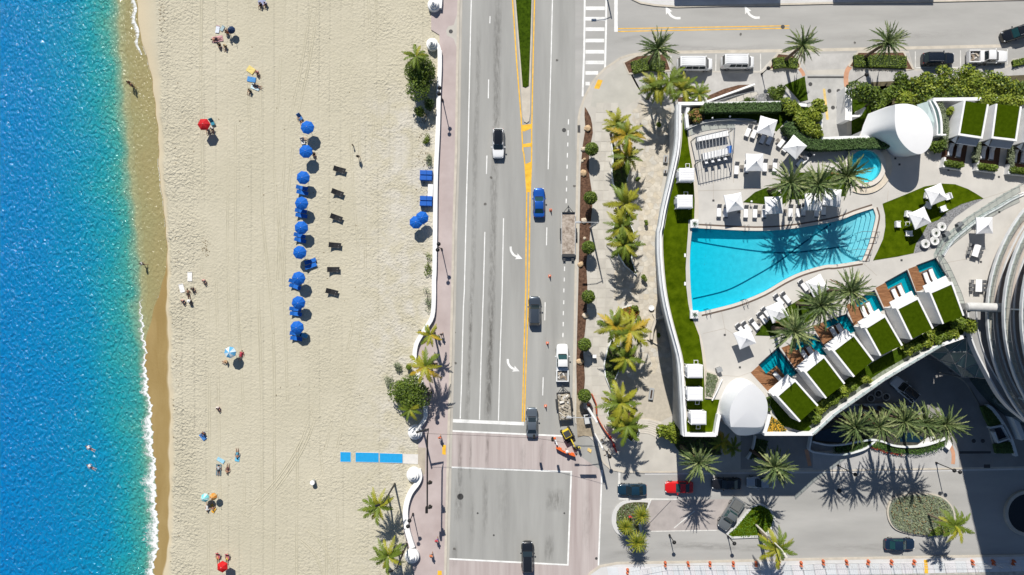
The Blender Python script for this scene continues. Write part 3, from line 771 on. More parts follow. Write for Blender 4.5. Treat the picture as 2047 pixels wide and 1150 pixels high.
obj('grass',MB().prism(wl(zl('N',(1112,-600),(1116,0),(1140,300),(1168,665),(1190,674),(1215,660),(1226,350),(1236,0),(1240,-600))),.1,.24,bottom=False),M_LAWN,md,world=True)
PT=DK+1.0
M_WHITEW=mat('white_render',(.77,.77,.77),.6,.09,.7,stretch=(1,1,.3),detail=7)
M_WHITEB=mat('white_shell',(.78,.79,.80),.45,.03,.4)
M_DECK=mat('deck_paving',(.505,.485,.45),.8,.09,.3,.004,8)
M_DECK2=mat('deck_edge_paving',(.55,.50,.43),.8,.08,.5)
M_COPE=mat('pool_coping',(.62,.575,.515),.7,.06,1)
M_GREYW=mat('grey_wall',(.33,.34,.345),.75,.2,.5,stretch=(1,1,.2))
M_STEEL=mat('grey_steel',(.28,.29,.30),.4,0,metal=.5)
M_DSTEEL=mat('dark_steel',(.05,.052,.055),.45,0)
M_WHITEP=mat('white_paint',(.80,.80,.80),.4,0)
M_DGREY=mat('dark_grey_fabric',(.10,.105,.115),.9,.1,8)
M_WOOD=mat('teak_deck',(.25,.105,.045),.6,.35,1.2,.01,8,col2=(.38,.19,.09),stretch=(.8,7,1))
M_GRAVEL=mat('grey_river_stone',(.17,.175,.18),.9,.45,5,.06,9,col2=(.34,.34,.35))
M_GLASSR=glass('rail_glass',(.80,.88,.87),.8)
M_GLASSD=glass('roof_glass',(.30,.48,.47),.45)
M_SOIL=MATS['ground_cover_soil']
WEST=smooth_line(zl('A',(221,115),(219,240),(216,370),(200,510),(160,690),(122,850),(98,960),(78,1080))+zl('C',(67,130),(66,250),(73,380),(90,560),(118,720),(160,890),(205,1050))+zl('E',(232,150),(248,380),(258,560),(266,716)),2)
POD=WEST+zl('E',(520,716),(548,560))+[(1452,850),(1490,872),(1526,866),(1528,868)]+zl('E',(1285,706))+[(1667,829),(1768,758),(1881,690),(1929,672),(1934,612),(2120,612),(2120,197),(1950,198),(1866,199),(1790,232),(1722,262),(1716,276),(1690,277),(1641,277),(1640,230),(1612,211),(1562,206)]
podium=thing('hotel_podium','white hotel podium with outward leaning curved west wall and rooftop pool deck','building',w((1560,600),0))
top=wl(POD,DK);bot=[]
nW=len(WEST)
for i,p in enumerate(POD):
 x,y=top[i]
 if i<nW:
  lean=1.95*math.sin(math.pi*min(1,max(0,(i+6)/(nW+10.0))))**.5
  bot.append((x+lean,y))
 else:
  bot.append((x,y))
mb=MB();n=len(top)
mb.add([(p[0],p[1],0)for p in bot]+[(p[0],p[1],DK-.02)for p in top],[((i+1)%n,i,n+i,n+(i+1)%n)for i in range(n)])
obj('wall',mb,M_GREYW,podium,world=True)
POOL=smooth_line(zl('C',(332,104),(500,112),(700,123),(900,126),(1100,112),(1300,82),(1500,42))+zl('B',(170,985),(312,940)),3)+smooth_line(zl('B',(318,960),(330,1000))+zl('D',(322,60),(300,150),(270,250),(230,345),(222,362)),2)+smooth_line(zl('D',(100,380),(0,394))+zl('C',(1380,398),(1200,450),(1050,520),(900,608),(700,690),(550,732),(400,768)),3)+smooth_line(zl('C',(336,760),(322,600),(314,400),(318,250),(330,130)),3)
POOL=[p for i,p in enumerate(POOL)if i==0 or (p[0]-POOL[i-1][0])**2+(p[1]-POOL[i-1][1])**2>1.0]
spa_c=w(z('B',237,607),DK);SPA_R=2.32
SPA=arc((spa_c.x,spa_c.y),SPA_R,0,352.5,47)
CELLS=[]
for (fl,fr,bl,br)in [(z('b',632,262),z('b',935,148),z('b',725,520),z('b',1060,352)),(z('b',275,470),z('b',620,280),z('b',372,690),z('b',722,545)),(z('b',-50,660),z('b',262,500),z('b',40,880),z('b',365,712)),(z('c',700,60),z('c',1060,-60),z('c',822,270),z('c',1165,110)),(z('c',375,290),z('c',735,150),z('c',520,510),z('c',880,350)),(z('c',55,550),z('c',345,290),z('c',240,750),z('c',545,555))]:
 CELLS.append([w2(q,DK)for q in (fl,fr,br,bl)])
deckpts=wl(POD,DK)
struct('pool_deck',MB().sheet(deckpts,DK,[wl(POOL,DK),SPA]+CELLS),M_DECK)
o=obj('parapet',MB().ribbon(wl([(p[0]+3.2,p[1])for p in WEST],PT),.42,DK-.6,PT),M_WHITEW,podium,world=True)
obj('wall_cap',MB().ribbon(wl([(p[0]-1.0,p[1])for p in WEST],PT-.25),.40,PT-1.2,PT-.25),mat('cap_grey',(.50,.52,.53),.7,.12,.6),podium,world=True)
obj('parapet_rail',MB().tube([w(p,PT+.25)for p in [(q[0]+1.6,q[1])for q in WEST]],.035,5),M_STEEL,podium,world=True)
PAR=[zl('A',(221,108),(640,106),(1030,100),(1240,122)),zl('E',(262,712),(400,714),(522,714)),zl('E',(520,716),(535,620),(548,552)),zl('E',(905,706),(1285,706))+[(1667,829),(1768,758),(1881,690),(1926,674)],[(1866,199),(1950,198),(2090,196)],zl('A',(1352,195),(1356,385))+zl('B',(90,378),(450,376)),zl('A',(300,140),(287,215),(296,300))]
for k,q in enumerate(PAR):
 obj('parapet',MB().ribbon(wl(q,PT),.45,DK-.5,PT+.006*(k+1)),M_WHITEW,podium,world=True)
def railing(parent,pts,h0,hgt=1.05,step=1.4,glassy=True,r=.03,post=True):
 P=[Vector(p)for p in pts]
 obj('rail',MB().tube([(p[0],p[1],h0+hgt)for p in pts],r,5),M_STEEL,parent,world=True)
 d=0.0;last=P[0];posts=[P[0]]
 for a,b_ in zip(P[:-1],P[1:]):
  ln=(b_-a).length;t=step-d
  while t<ln:
   posts.append(a+(b_-a)*(t/ln));t+=step
  d=(d+ln)%step
 if post:
  for p in posts:
   obj('post',MB().box((p.x,p.y,h0+hgt/2),(.05,.05,hgt)),M_STEEL,parent,world=True)
 if glassy:
  mb=MB();nn=len(pts)
  mb.add([(p[0],p[1],h0+.08)for p in pts]+[(p[0],p[1],h0+hgt-.05)for p in pts],[(i,i+1,nn+i+1,nn+i)for i in range(nn-1)])
  obj('glass_panel',mb,M_GLASSR,parent,world=True)
low_rail=thing('balustrade','glass balustrade along the slanting lower edge of the podium above the courtyard','railing',w((1750,775),PT))
railing(low_rail,wl([(1624,866),(1667,826),(1720,788),(1768,755),(1825,721),(1881,687)],PT),PT,.9,1.3)
TURFW=[(q[0]+9,q[1]+2)for q in WEST[1:-2]]
turf_r=zl('E',(268,692),(490,692),(548,432),(430,430),(424,200))+zl('C',(410,1100),(388,960),(350,860),(318,790),(300,700),(284,560),(280,420),(288,280),(300,120),(302,40))+zl('A',(348,1020),(352,880),(345,760),(330,600),(305,450),(292,330),(284,230),(232,132))
o=struct('synthetic_lawn',MB().prism(wl(TURFW+turf_r,DK),DK-.05,DK+.03,bottom=False),M_TURF)
for q in zl('C',(275,320),(275,545)):
 obj('skimmer_lid',MB().bevbox((*w2(q,DK),DK+.05),(.25,.5,.06),.02),M_WHITEP,o)
obj('paving_border',MB().ribbon(wl(smooth_line(zl('A',(300,330),(312,440),(337,600),(352,760),(362,900),(358,1020)),3),DK),.75,DK+.008),M_DECK2,bpy.data.objects['pool_deck'])
obj('paving_border',MB().ribbon(wl(smooth_line(zl('C',(358,880),(395,1000),(418,1110))+zl('E',(430,200),(432,420)),3),DK),.6,DK+.008),M_DECK2,bpy.data.objects['pool_deck'])
pdk=bpy.data.objects['pool_deck']
for q in (zl('A',(290,395),(420,360),(660,300)),zl('A',(380,640),(650,560)),zl('A',(380,800),(760,790),(900,780)),zl('A',(660,300),(660,735)),zl('C',(420,940),(590,900),(690,960)),zl('E',(430,230),(700,250),(800,215)),zl('B',(430,800),(420,930)),zl('D',(230,380),(340,480)),zl('D',(880,380),(1160,330)),zl('B',(1190,860),(1507,760)),zl('A',(500,600),(500,880)),zl('C',(560,740),(600,950))):
 obj('deck_joint',MB().ribbon(wl(q,DK),.06,DK+.006),mat('deck_joint',(.40,.36,.31),.9,0),pdk)
for q in (z('A',500,877),z('C',590,951),z('E',710,177),z('B',520,591),z('B',908,633),z('D',536,359),z('D',1165,372),z('B',1311,968),z('B',487,543),z('B',1308,690)):
 obj('deck_drain',MB().box((*w2(q,DK),DK+.006),(.3,.3,.01)),MATS['iron'],pdk)
def pool_water(name,tint,a=.86,bs=2.2,shallow=None):
 m=bpy.data.materials.new(name);m.use_nodes=True
 nt=m.node_tree;nt.nodes.clear();L=nt.links.new
 out=nd(nt,'ShaderNodeOutputMaterial');ms=nd(nt,'ShaderNodeMixShader');t=nd(nt,'ShaderNodeBsdfTransparent');g=nd(nt,'ShaderNodeBsdfPrincipled')
 t.inputs[0].default_value=tint+(1,)
 g.inputs['Base Color'].default_value=(.0,.42,.62,1);g.inputs['Roughness'].default_value=.06;g.inputs['IOR'].default_value=1.333
 geo=nd(nt,'ShaderNodeNewGeometry');nz=nd(nt,'ShaderNodeTexNoise');nz.inputs['Scale'].default_value=bs;nz.inputs['Detail'].default_value=3;nz.inputs['Distortion'].default_value=1.2
 bp=nd(nt,'ShaderNodeBump');bp.inputs['Distance'].default_value=.18;bp.inputs['Strength'].default_value=.7
 L(geo.outputs['Position'],nz.inputs['Vector']);L(nz.outputs['Fac'],bp.inputs['Height']);L(bp.outputs[0],g.inputs['Normal'])
 ms.inputs[0].default_value=1-a
 L(t.outputs[0],ms.inputs[1]);L(g.outputs[0],ms.inputs[2]);L(ms.outputs[0],out.inputs[0])
 if shallow:
  at=nd(nt,'ShaderNodeAttribute',attribute_name='depth');mx=nd(nt,'ShaderNodeMix',data_type='RGBA')
  mx.inputs['A'].default_value=shallow+(1,);mx.inputs['B'].default_value=tint+(1,)
  L(at.outputs['Fac'],mx.inputs['Factor']);L(mx.outputs['Result'],t.inputs[0])
 MATS[name]=m
 return m
M_POOLW=pool_water('pool_water',(.12,.90,.985),.86,2.2,(.74,.96,.975));M_SPAW=pool_water('spa_water',(.5,.95,.98),.84)
M_POOLT=mat('pool_plaster',(.34,.57,.64),.7,.07,1.4,.02,3,col2=(.42,.64,.70))
M_TILE=mat('dark_blue_tile',(.015,.06,.12),.4,.1,4)
pool=thing('swimming_pool','large curved turquoise swimming pool with dark lane curves across its floor','swimming pool',w((1560,535),DK))
PW=wl(POOL,DK);FZ=DK-1.25;n=len(PW)
px0,px1=min(p[0]for p in PW),max(p[0]for p in PW)
def pf(x):return DK-1.4+.7*(x-px0)/(px1-px0)
mb=MB();mb.sheet(PW,FZ);mb.v=[(v[0],v[1],pf(v[0]))for v in mb.v]
mb.add([(p[0],p[1],pf(p[0]))for p in PW]+[(p[0],p[1],DK-.10)for p in PW],[(i,(i+1)%n,n+(i+1)%n,n+i)for i in range(n)])
obj('basin',mb,M_POOLT,pool,world=True)
mb=MB();mb.add([(p[0],p[1],DK-.14)for p in PW]+[(p[0],p[1],DK)for p in PW],[(i,(i+1)%n,n+(i+1)%n,n+i)for i in range(n)])
obj('tile_band',mb,M_TILE,pool,world=True)
pw_=obj('water',MB().sheet(PW,DK-.10),M_POOLW,pool,world=True)
pa=pw_.data.attributes.new('depth','FLOAT','POINT');pa.data.foreach_set('value',[max(0,min(1,1.12-1.15*((v.co.x-px0)/(px1-px0))**1.0))for v in pw_.data.vertices])
for q in (zl('C',(335,205),(550,245),(850,288),(1090,300),(1350,275))+zl('D',(170,235)),zl('C',(340,665),(600,600),(800,500),(1000,380),(1150,265),(1280,170),(1420,75))):
 mb=MB().ribbon(wl(smooth_line(q,5),FZ),.22,FZ);mb.v=[(v[0],v[1],pf(v[0])+.008)for v in mb.v];obj('lane_tile',mb,M_TILE,pool,world=True)
cop=[p for p in PW]
nlw=len(POOL)
def coping(pts,wd,name='coping',m=None):
 obj(name,MB().ribbon(pts,wd,DK-.03,DK+.05),m or M_COPE,pool,world=True)
i0=min(range(nlw),key=lambda i:(POOL[i][0]-1383)**2+(POOL[i][1]-456)**2)
i1=min(range(nlw),key=lambda i:(POOL[i][0]-1745)**2+(POOL[i][1]-417)**2)
i2=min(range(nlw),key=lambda i:(POOL[i][0]-1723)**2+(POOL[i][1]-521)**2)
i3=min(range(nlw),key=lambda i:(POOL[i][0]-1398)**2+(POOL[i][1]-624)**2)
def out_off(pts,d):
 P=[Vector(p)for p in pts];r=[]
 for i,p in enumerate(P):
  t=(P[min(i+1,len(P)-1)]-P[max(i-1,0)]).normalized();r.append((p.x-t.y*d,p.y+t.x*d))
 return r
for a,b_ in ((i0,i1),(i1,i2),(i2,i3)):
 seg=PW[a:b_+1]
 coping(out_off(seg,.22),.40)
 obj('edge_tile',MB().ribbon(out_off(seg,.55),.22,DK+.012),mat('brown_tile',(.13,.095,.075),.5,.2,3),pool,world=True)
seg=PW[i3:]+PW[:1]
obj('vanishing_edge',MB().ribbon(out_off(seg,.28),.5,DK-.5,DK-.02),mat('wet_stone',(.10,.13,.15),.3,.2,2),pool,world=True)
e0=[Vector(p)for p in PW[i1:i2+1]]
for k,(off,zz)in enumerate(((.55,DK-.25),(1.15,DK-.37),(1.75,DK-.49),(2.35,DK-.6))):
 line_=out_off([tuple(p)for p in e0],-off)
 poly=[tuple(p)for p in e0]+line_[::-1]
 obj('step',MB().prism(poly,FZ+.3,zz-.002*k),mat('pool_step',(.40,.66,.72),.7,.05,2),pool,world=True)
 obj('step_edge',MB().ribbon(line_,.07,zz+.004),M_TILE,pool,world=True)
M_CHROME=mat('rail_steel',(.30,.31,.32),.3,0,metal=.7)
def ladder(p,ang):
 o=thing('pool_ladder',p[2],'ladder',w(p[:2],DK),ang,'ladders at the pool edge')
 for s in (-.28,.28):
  obj('handrail',MB().tube([(s,.55,0),(s,.55,.55),(s,.35,.75),(s,-.15,.7),(s,-.3,.2),(s,-.32,-.7)],.03,6),M_CHROME,o)
 for k in range(3):
  obj('rung',MB().box((0,-.32,-.2-.22*k),(.56,.09,.03)),M_CHROME,o)
for r,x,y,a,l in (('C',455,95,4,'steel pool ladder near the upper left corner of the big pool'),('C',757,112,2,'steel pool ladder midway along the upper edge of the big pool'),('C',452,765,195,'steel pool ladder near the lower left corner of the big pool'),('C',745,690,200,'steel pool ladder midway along the lower edge of the big pool')):
 ladder(z(r,x,y)+(l,),R(a))
for r,a,b_,lab in (('D',[(205,140),(225,130),(365,135),(350,180),(270,185)],0,'bent steel handrail at the upper end of the pool steps'),('D',[(170,275),(190,270),(305,275),(295,322),(215,325)],0,'bent steel handrail at the lower end of the pool steps')):
 pts=[w(z(r,x,y),DK+.8)for x,y in a]
 o=thing('step_handrail',lab,'handrail',Vector((pts[2].x,pts[2].y,DK)))
 obj('rail',MB().tube(pts,.035,6),M_CHROME,o,world=True)
 for p,zb in ((pts[2],DK),(pts[3],DK),(pts[0],FZ),(pts[4],FZ)):
  obj('post',MB().tube([(p.x,p.y,zb),(p.x,p.y,DK+.8)],.035,6),M_CHROME,o,world=True)
spa=thing('spa_pool','small round turquoise spa pool with raised pale rim beside the hedge','spa',spa_c)
mb=MB();mb.sheet(arc((0,0),SPA_R,0,352.5,47),-1.0)
mb.lathe([(SPA_R,-1.0),(SPA_R,.35)],n=48);mb.f=[f for f in mb.f if len(f)<5]
obj('basin',mb,M_POOLT,spa)
mb=MB()
ro=[[((r)*math.cos(2*math.pi*i/48),(r)*math.sin(2*math.pi*i/48),zz)for i in range(48)]for r,zz in ((SPA_R+.62,-.02),(SPA_R+.62,.42),(SPA_R,.42),(SPA_R,-.05))]
mb.loft(ro,False,False)
obj('rim',mb,M_COPE,spa)
mb=MB();mb.loft([[((r)*math.cos(2*math.pi*i/48),(r)*math.sin(2*math.pi*i/48),zz)for i in range(48)]for r,zz in ((SPA_R-.02,-.98),(SPA_R-.02,-.55),(SPA_R-.62,-.55),(SPA_R-.62,-.98))],False,False)
obj('seat_ledge',mb,mat('spa_bench',(.30,.72,.80),.7,.05,2),spa)
obj('water',MB().sheet(arc((0,0),SPA_R-.005,0,352.5,47),.22),M_SPAW,spa)
obj('step',MB().ribbon(arc((0,0),SPA_R+1.1,-115,40,26),1.0,-.02,.17),mat('spa_step_paving',(.60,.53,.43),.8,.12,1),spa)
for s in (-.35,.35):
 obj('handrail',MB().tube([(-.3+s,-SPA_R-.8,0),(-.3+s,-SPA_R-.7,.9),(-.2+s,-SPA_R+.1,1.1),(-.15+s,-SPA_R+.6,.3)],.03,6),M_CHROME,spa)
M_TEAL=pool_water('plunge_water',(.22,.88,.92),.86,3)
M_PLUNGE=mat('plunge_tile',(.04,.36,.42),.6,.1,2)
M_CABW=M_WHITEW  # cabana walls and beams use the plain white render
M_ROOFTURF=mat('roof_turf',(.034,.06,.001),1,.16,2.0,.04,14,spec=.02,col2=(.046,.076,.002),detail=6)
def box_poly(mb,q,z0,z1):
 mb.prism(q,z0,z1);return mb
def lerp2(a,b_,t):return (a[0]+(b_[0]-a[0])*t,a[1]+(b_[1]-a[1])*t)
def quadpt(q,u,v):
 """u across the front (0 left..1 right), v from the front (0) to the back (1); q = fl, fr, br, bl"""
 return lerp2(lerp2(q[0],q[1],u),lerp2(q[3],q[2],u),v)
def cabana(q,roof,hroof,label,name='cabana',front=True,back_open=False):
 """q: corner plan of the roof (front-left, front-right, back-right, back-left) in world xy"""
 c=quadpt(roof,.5,.5)
 o=thing(name,label,'cabana',(c[0],c[1],DK))
 zt=DK+hroof;fl,fr,br,bl=roof
 t=.07
 obj('side_wall',MB().prism([fl,quadpt(roof,t,0),quadpt(roof,t,1),bl],DK,zt),M_CABW,o,world=True)
 obj('side_wall',MB().prism([quadpt(roof,1-t,0),fr,br,quadpt(roof,1-t,1)],DK,zt),M_CABW,o,world=True)
 obj('back_wall',MB().prism([quadpt(roof,t,.96),quadpt(roof,1-t,.96),quadpt(roof,1-t,1),quadpt(roof,t,1)],DK,zt-.3),mat('cabana_back',(.30,.31,.32),.7,.1,2),o,world=True)
 obj('roof_turf',MB().prism([quadpt(roof,t+.004,.06),quadpt(roof,1-t-.004,.06),quadpt(roof,1-t-.004,1),quadpt(roof,t+.004,1)],zt-.4,zt-.06),M_ROOFTURF,o,world=True)
 obj('front_beam',MB().prism([quadpt(roof,t,0),quadpt(roof,1-t,0),quadpt(roof,1-t,.06),quadpt(roof,t,.06)],zt-.45,zt-.004),M_CABW,o,world=True)
 if front:
  vx=Vector(fl)-Vector(bl);vx=vx.normalized()*1.0
  p0,p1=Vector(quadpt(roof,-.06,0)),Vector(quadpt(roof,.94,0))
  obj('front_canopy',MB().prism([tuple(p0+vx),tuple(p1+vx),tuple(p1),tuple(p0)],zt-.62,zt-.47),M_WHITEW,o,world=True)
 return o
CAB_ROOF=[(zl('b',(862,516),(1116,402),(1248,770),(1008,866)),'green roofed cabana nearest the tower in the lower row of six'),(zl('b',(498,692),(742,568),(912,910),(664,1036)),'green roofed cabana second from the tower in the lower row of six'),(zl('b',(152,906),(382,762),(576,1096),(322,1216)),'green roofed cabana third from the tower in the lower row of six'),(zl('c',(905,316),(1136,142),(1345,420),(1130,598)),'green roofed cabana with palm shadows, fourth from the tower in the lower row'),(zl('c',(612,538),(822,368),(1044,660),(838,822)),'green roofed cabana second from the white domed pavilion in the lower row'),(zl('c',(318,792),(520,616),(764,890),(566,1066)),'green roofed cabana beside the white domed pavilion at the end of the lower row')]
HR=3.1
def lounger_meshes():
 fr=cm('lounger_frame',M_WHITEP,lambda m:m.box((0,0,.27),(1.95,.62,.07)))
 lg=cm('lounger_leg',M_WHITEP,lambda m:m.box((0,0,.12),(.06,.06,.24)))
 def cush(m):
  m.bevbox((-.28,0,.36),(1.36,.6,.12),.04)
 cu=cm('lounger_cushion',mat('white_canvas',(.78,.78,.79),.9,.05,3),cush)
 bk=cm('lounger_back',MATS['white_canvas'],lambda m:m.bevbox((.27,0,0),(.58,.6,.1),.04))
 hd=cm('lounger_head_pad',M_DGREY,lambda m:m.bevbox((.28,0,0),(.56,.61,.12),.04))
 ft=cm('lounger_foot_pad',M_DGREY,lambda m:m.bevbox((-.9,0,.375),(.2,.61,.13),.04))
 return fr,lg,cu,bk,hd,ft
def lounger(x,y,zz,ang,label,group,dark_head=True,towel=None):
 """ang: direction of the head end"""
 fr,lg,cu,bk,hd,ft=lounger_meshes()
 o=thing('sun_lounger',label,'sun lounger',(x,y,zz),ang,group)
 link('frame',fr,o)
 for sx in (-.85,.85):
  for sy in (-.26,.26):
   link('leg',lg,o,(sx,sy,0))
 link('cushion',cu,o)
 link('backrest',hd if dark_head else bk,o,(.40,0,.38),(0,R(-24),0))
 link('foot_pad',ft,o)
 return o
for i,((rq,lab),cell)in enumerate(zip(CAB_ROOF,CELLS)):
 roof=[w2(p,DK+HR)for p in rq]
 cab=cabana(None,roof,HR,lab)
 fl,fr,br,bl=cell
 o=thing('plunge_pool',['teal plunge pool and teak deck beside the curved terrace railing','teal plunge pool and teak deck, second from the curved terrace railing','teal plunge pool with teak deck partly under a palm, third from the railing','teal plunge pool and teak deck shaded by palms, fourth from the railing','teal plunge pool and teak deck under palm fronds, fifth from the railing','teal plunge pool and teak deck nearest the white domed pavilion'][i],'plunge pool',(*quadpt(cell,.5,.5),DK))
 last=(i==5)
 q=lambda u,v:quadpt(cell,u,v)
 mb=MB();mb.sheet([fl,fr,br,bl],DK-.9)
 mb.add([(p[0],p[1],DK-.9)for p in cell]+[(p[0],p[1],DK-.02)for p in cell],[(k,(k+1)%4,4+(k+1)%4,4+k)for k in range(4)])
 obj('basin',mb,M_PLUNGE,o,world=True)
 obj('water',MB().sheet([q(.01,.01),q(.99,.01),q(.99,.99),q(.01,.99)],DK-.12),M_TEAL,o,world=True)
 if last:
  deckp=[q(0,0),q(.30,0),q(.30,.42),q(.66,.42),q(.66,1.0),q(0,1.0)]
 else:
  deckp=[q(0,0),q(.31,0),q(.31,.30),q(.72,.30),q(.72,1.0),q(0,1.0)]
 nvp=22
 deck_n=0
 for k in range(nvp):
  v0,v1=k/nvp+.002,(k+1)/nvp-.004
  vm=(v0+v1)/2
  u1=(.30 if vm<.42 else .66)if last else (.31 if vm<.30 else .72)
  obj('plank',MB().prism([q(0.0,v0),q(u1,v0),q(u1,v1),q(0.0,v1)],DK-.14,DK+.004+.003*(k%2)),M_WOOD,o,world=True)
 obj('dividing_wall',MB().prism([q(.975,-.02),q(1.01,-.02),q(1.01,1.0),q(.975,1.0)],DK-.9,DK+.06),mat('dark_basalt',(.02,.028,.04),.5,.1,4),o,world=True)
 obj('front_edge',MB().prism([q(.30,-.03),q(1.01,-.03),q(1.01,.012),q(.30,.012)],DK-.9,DK+.05),MATS['dark_basalt'],o,world=True)
 d=Vector(bl)-Vector(fl);ang=math.atan2(-d.y,-d.x)
 spots=[(.48,.62),(.36,.72)]if not last else [(.5,.75)]
 for k,(u,v)in enumerate(((.40,.62),(.60,.58))if not last else ((.48,.72),)):
  pp=q(u,v)
  lounger(pp[0],pp[1],DK+.01,ang+math.pi,['left','right'][k]+' white lounger on the '+['teak deck beside the terrace railing','second teak deck from the terrace railing','third teak deck from the terrace railing','fourth teak deck from the terrace railing','fifth teak deck from the terrace railing','teak deck beside the domed pavilion'][i],'loungers on the teak decks',False)
UP=[(zl('e',(318,520),(600,562),(672,168),(385,122)),'green roofed cabana next to the large white dome in the upper row'),(zl('e',(700,556),(992,590),(1052,192),(750,158)),'middle green roofed cabana of the upper row'),(zl('e',(1075,598),(1365,628),(1430,225),(1130,190)),'green roofed cabana cut by the right edge in the upper row')]
M_AWN=mat('grey_awning',(.34,.38,.43),.8,.05,2)
M_PLANTER=mat('white_planter',(.74,.74,.74),.6,.06,2)
UPC=[]
for i,(rq,lab)in enumerate(UP):
 roof=[w2(p,DK+HR)for p in rq]
 o=cabana(None,roof,HR,lab,front=False)
 fl,fr,br,bl=roof
 v=(Vector(fl)-Vector(bl)).normalized();u=(Vector(fr)-Vector(fl)).normalized()
 a,b_=Vector(fl)+u*.45,Vector(fr)-u*.1
 zt=DK+HR
 obj('awning',MB().add([(a.x,a.y,zt-.35),(b_.x,b_.y,zt-.35),(b_.x+v.x*.9,b_.y+v.y*.9,zt-.95),(a.x+v.x*.9,a.y+v.y*.9,zt-.95)],[(0,1,2,3),(3,2,1,0)][:1]),M_AWN,o,world=True)
 s0=Vector(fl)-u*.25
 obj('fin',MB().add([(fl[0],fl[1],zt-.02),(s0.x+v.x*.5,s0.y+v.y*.5,zt-1.0),(fl[0]+v.x*.9+u.x*.4,fl[1]+v.y*.9+u.y*.4,zt-.95)],[(0,1,2),(2,1,0)][:1]),M_WHITEW,o,world=True)
 f=Vector(fl)+v*.3
 g0,g1=Vector(fl)+v*.0,Vector(fr)+v*.0
 obj('floor',MB().prism([tuple(g0),tuple(g1),tuple(g1+v*3.3),tuple(g0+v*3.3)],DK,DK+.03),mat('dark_teak',(.075,.035,.02),.7,.3,1.2,stretch=(7,1,1)),o,world=True)
 ang=math.atan2(-v.y,-v.x)
 for k,uu in enumerate((.75,1.95)):
  pp=g0+u*(uu+.2)+v*1.35
  lounger(pp.x,pp.y,DK+.03,ang,['left','right'][k]+' white lounger in the shade of the '+['upper cabana next to the dome','middle upper cabana','right edge upper cabana'][i],'loungers in the upper cabanas',False)
 pl0,pl1=g0+u*.1+v*3.0,g1-u*.75+v*3.0
 UPC.append((pl0,pl1,u,v))
 t_=thing('planter_box',['low white planter box of green shrubs before the upper cabana next to the dome','low white planter box of green shrubs before the middle upper cabana','low white planter box of green shrubs at the right edge of the deck'][i],'planter',(*(pl0+(pl1-pl0)*.5),DK))
 box=[tuple(pl0),tuple(pl1),tuple(pl1+v*1.05),tuple(pl0+v*1.05)]
 obj('box',MB().prism(box,DK,DK+.62),M_PLANTER,t_,world=True)
 obj('soil',MB().prism([quadpt(box,.05,.12),quadpt(box,.95,.12),quadpt(box,.95,.85),quadpt(box,.05,.85)],DK+.5,DK+.64),M_SOIL,t_,world=True)
 UPC[-1]=(t_,box,u,v)
 obj('wing',MB().prism([quadpt(box,-.06,-.35),quadpt(box,.03,-.3),quadpt(box,.06,1.0),quadpt(box,-.06,1.0)],DK,DK+.9),M_PLANTER,t_,world=True)
def ellipse(c,rx,ry,zz,rot=0,n=40):
 ca,sa=math.cos(rot),math.sin(rot)
 return [(c[0]+rx*math.cos(t)*ca-ry*math.sin(t)*sa,c[1]+rx*math.cos(t)*sa+ry*math.sin(t)*ca,zz)for t in [2*math.pi*i/n for i in range(n)]]
def shell(name,label,roofpts,zfun,basepts,cat='pavilion'):
 """slanted shell: outline of the roof (pixels, height by zfun) down to its outline on the deck"""
 rp=[]
 for p in roofpts:
  h=zfun(p);v=w(p,h);rp.append((v.x,v.y,h))
 bp=[w(p,DK)for p in basepts]
 c=Vector((sum(p[0]for p in rp)/len(rp),sum(p[1]for p in rp)/len(rp),DK))
 o=thing(name,label,cat,c)
 n=len(rp)
 mid=[[tuple(Vector(bp[i]).lerp(Vector(rp[i]),t)+Vector((0,0,0)))for i in range(n)]for t in (0,.34,.67,.985)]
 obj('shell_wall',MB().loft(mid+[[tuple(p)for p in rp]],False,False),M_WHITEB,o,50,world=True)
 cz=sum(p[2]for p in rp)/n
 rings=[[(p[0]+(c.x-p[0])*t,p[1]+(c.y-p[1])*t,p[2]+(cz-p[2])*t+.22*(1-(1-t)**2))for p in rp]for t in (0,.03,.25,.5,.75,.97)]
 obj('roof',MB().loft(rings,False,True),mat('white_roof',(.82,.82,.82),.5,.02,.4),o,60,world=True)
 return o,rp
def resample(pts,n):
 P=[Vector(p)for p in pts];P.append(P[0]);d=[0]
 for a,b_ in zip(P[:-1],P[1:]):d.append(d[-1]+(b_-a).length)
 out=[]
 for i in range(n):
  t=d[-1]*i/n;k=max(j for j in range(len(d))if d[j]<=t+1e-9);k=min(k,len(P)-2)
  out.append(tuple(P[k].lerp(P[k+1],(t-d[k])/max(1e-9,d[k+1]-d[k]))))
 return out
r1=smooth_line(zl('B',(485,115),(580,110),(680,140),(745,205),(782,290),(785,370),(760,450),(710,500),(660,508),(600,480),(540,420),(500,350),(484,260),(484,180)),3)
b1=smooth_line(zl('B',(270,190),(480,118),(600,150),(650,200),(690,280),(700,370),(690,450),(650,505),(590,528),(500,528),(440,500),(380,440),(222,385),(232,280)),3)
dome1,rp1=shell('domed_pavilion','large white egg shaped pavilion with flat oval roof beside the round spa',resample(r1,60),lambda p:DK+4.6+(330-(p[1]))*.007,resample(b1,60))
r2=smooth_line(zl('E',(638,650),(628,560),(645,470),(700,380),(760,325),(800,308),(850,335),(905,395),(930,470),(928,540),(905,610),(880,650),(760,652)),3)
b2=smooth_line(zl('E',(595,625),(550,545),(552,450),(585,360),(640,290),(700,262),(770,275),(840,320),(880,400),(905,480),(905,580),(895,665),(845,700),(770,716),(690,712),(640,670)),3)
dome2,rp2=shell('domed_pavilion','white egg shaped pavilion with pointed roof at the lower end of the deck',resample(r2,60),lambda p:DK+3.6+(810-p[1])*.022,resample(b2,60))
wg=thing('glazed_wing','curved white framed glass wing to the right of the large white dome','pavilion',w(z('B',800,220),DK))
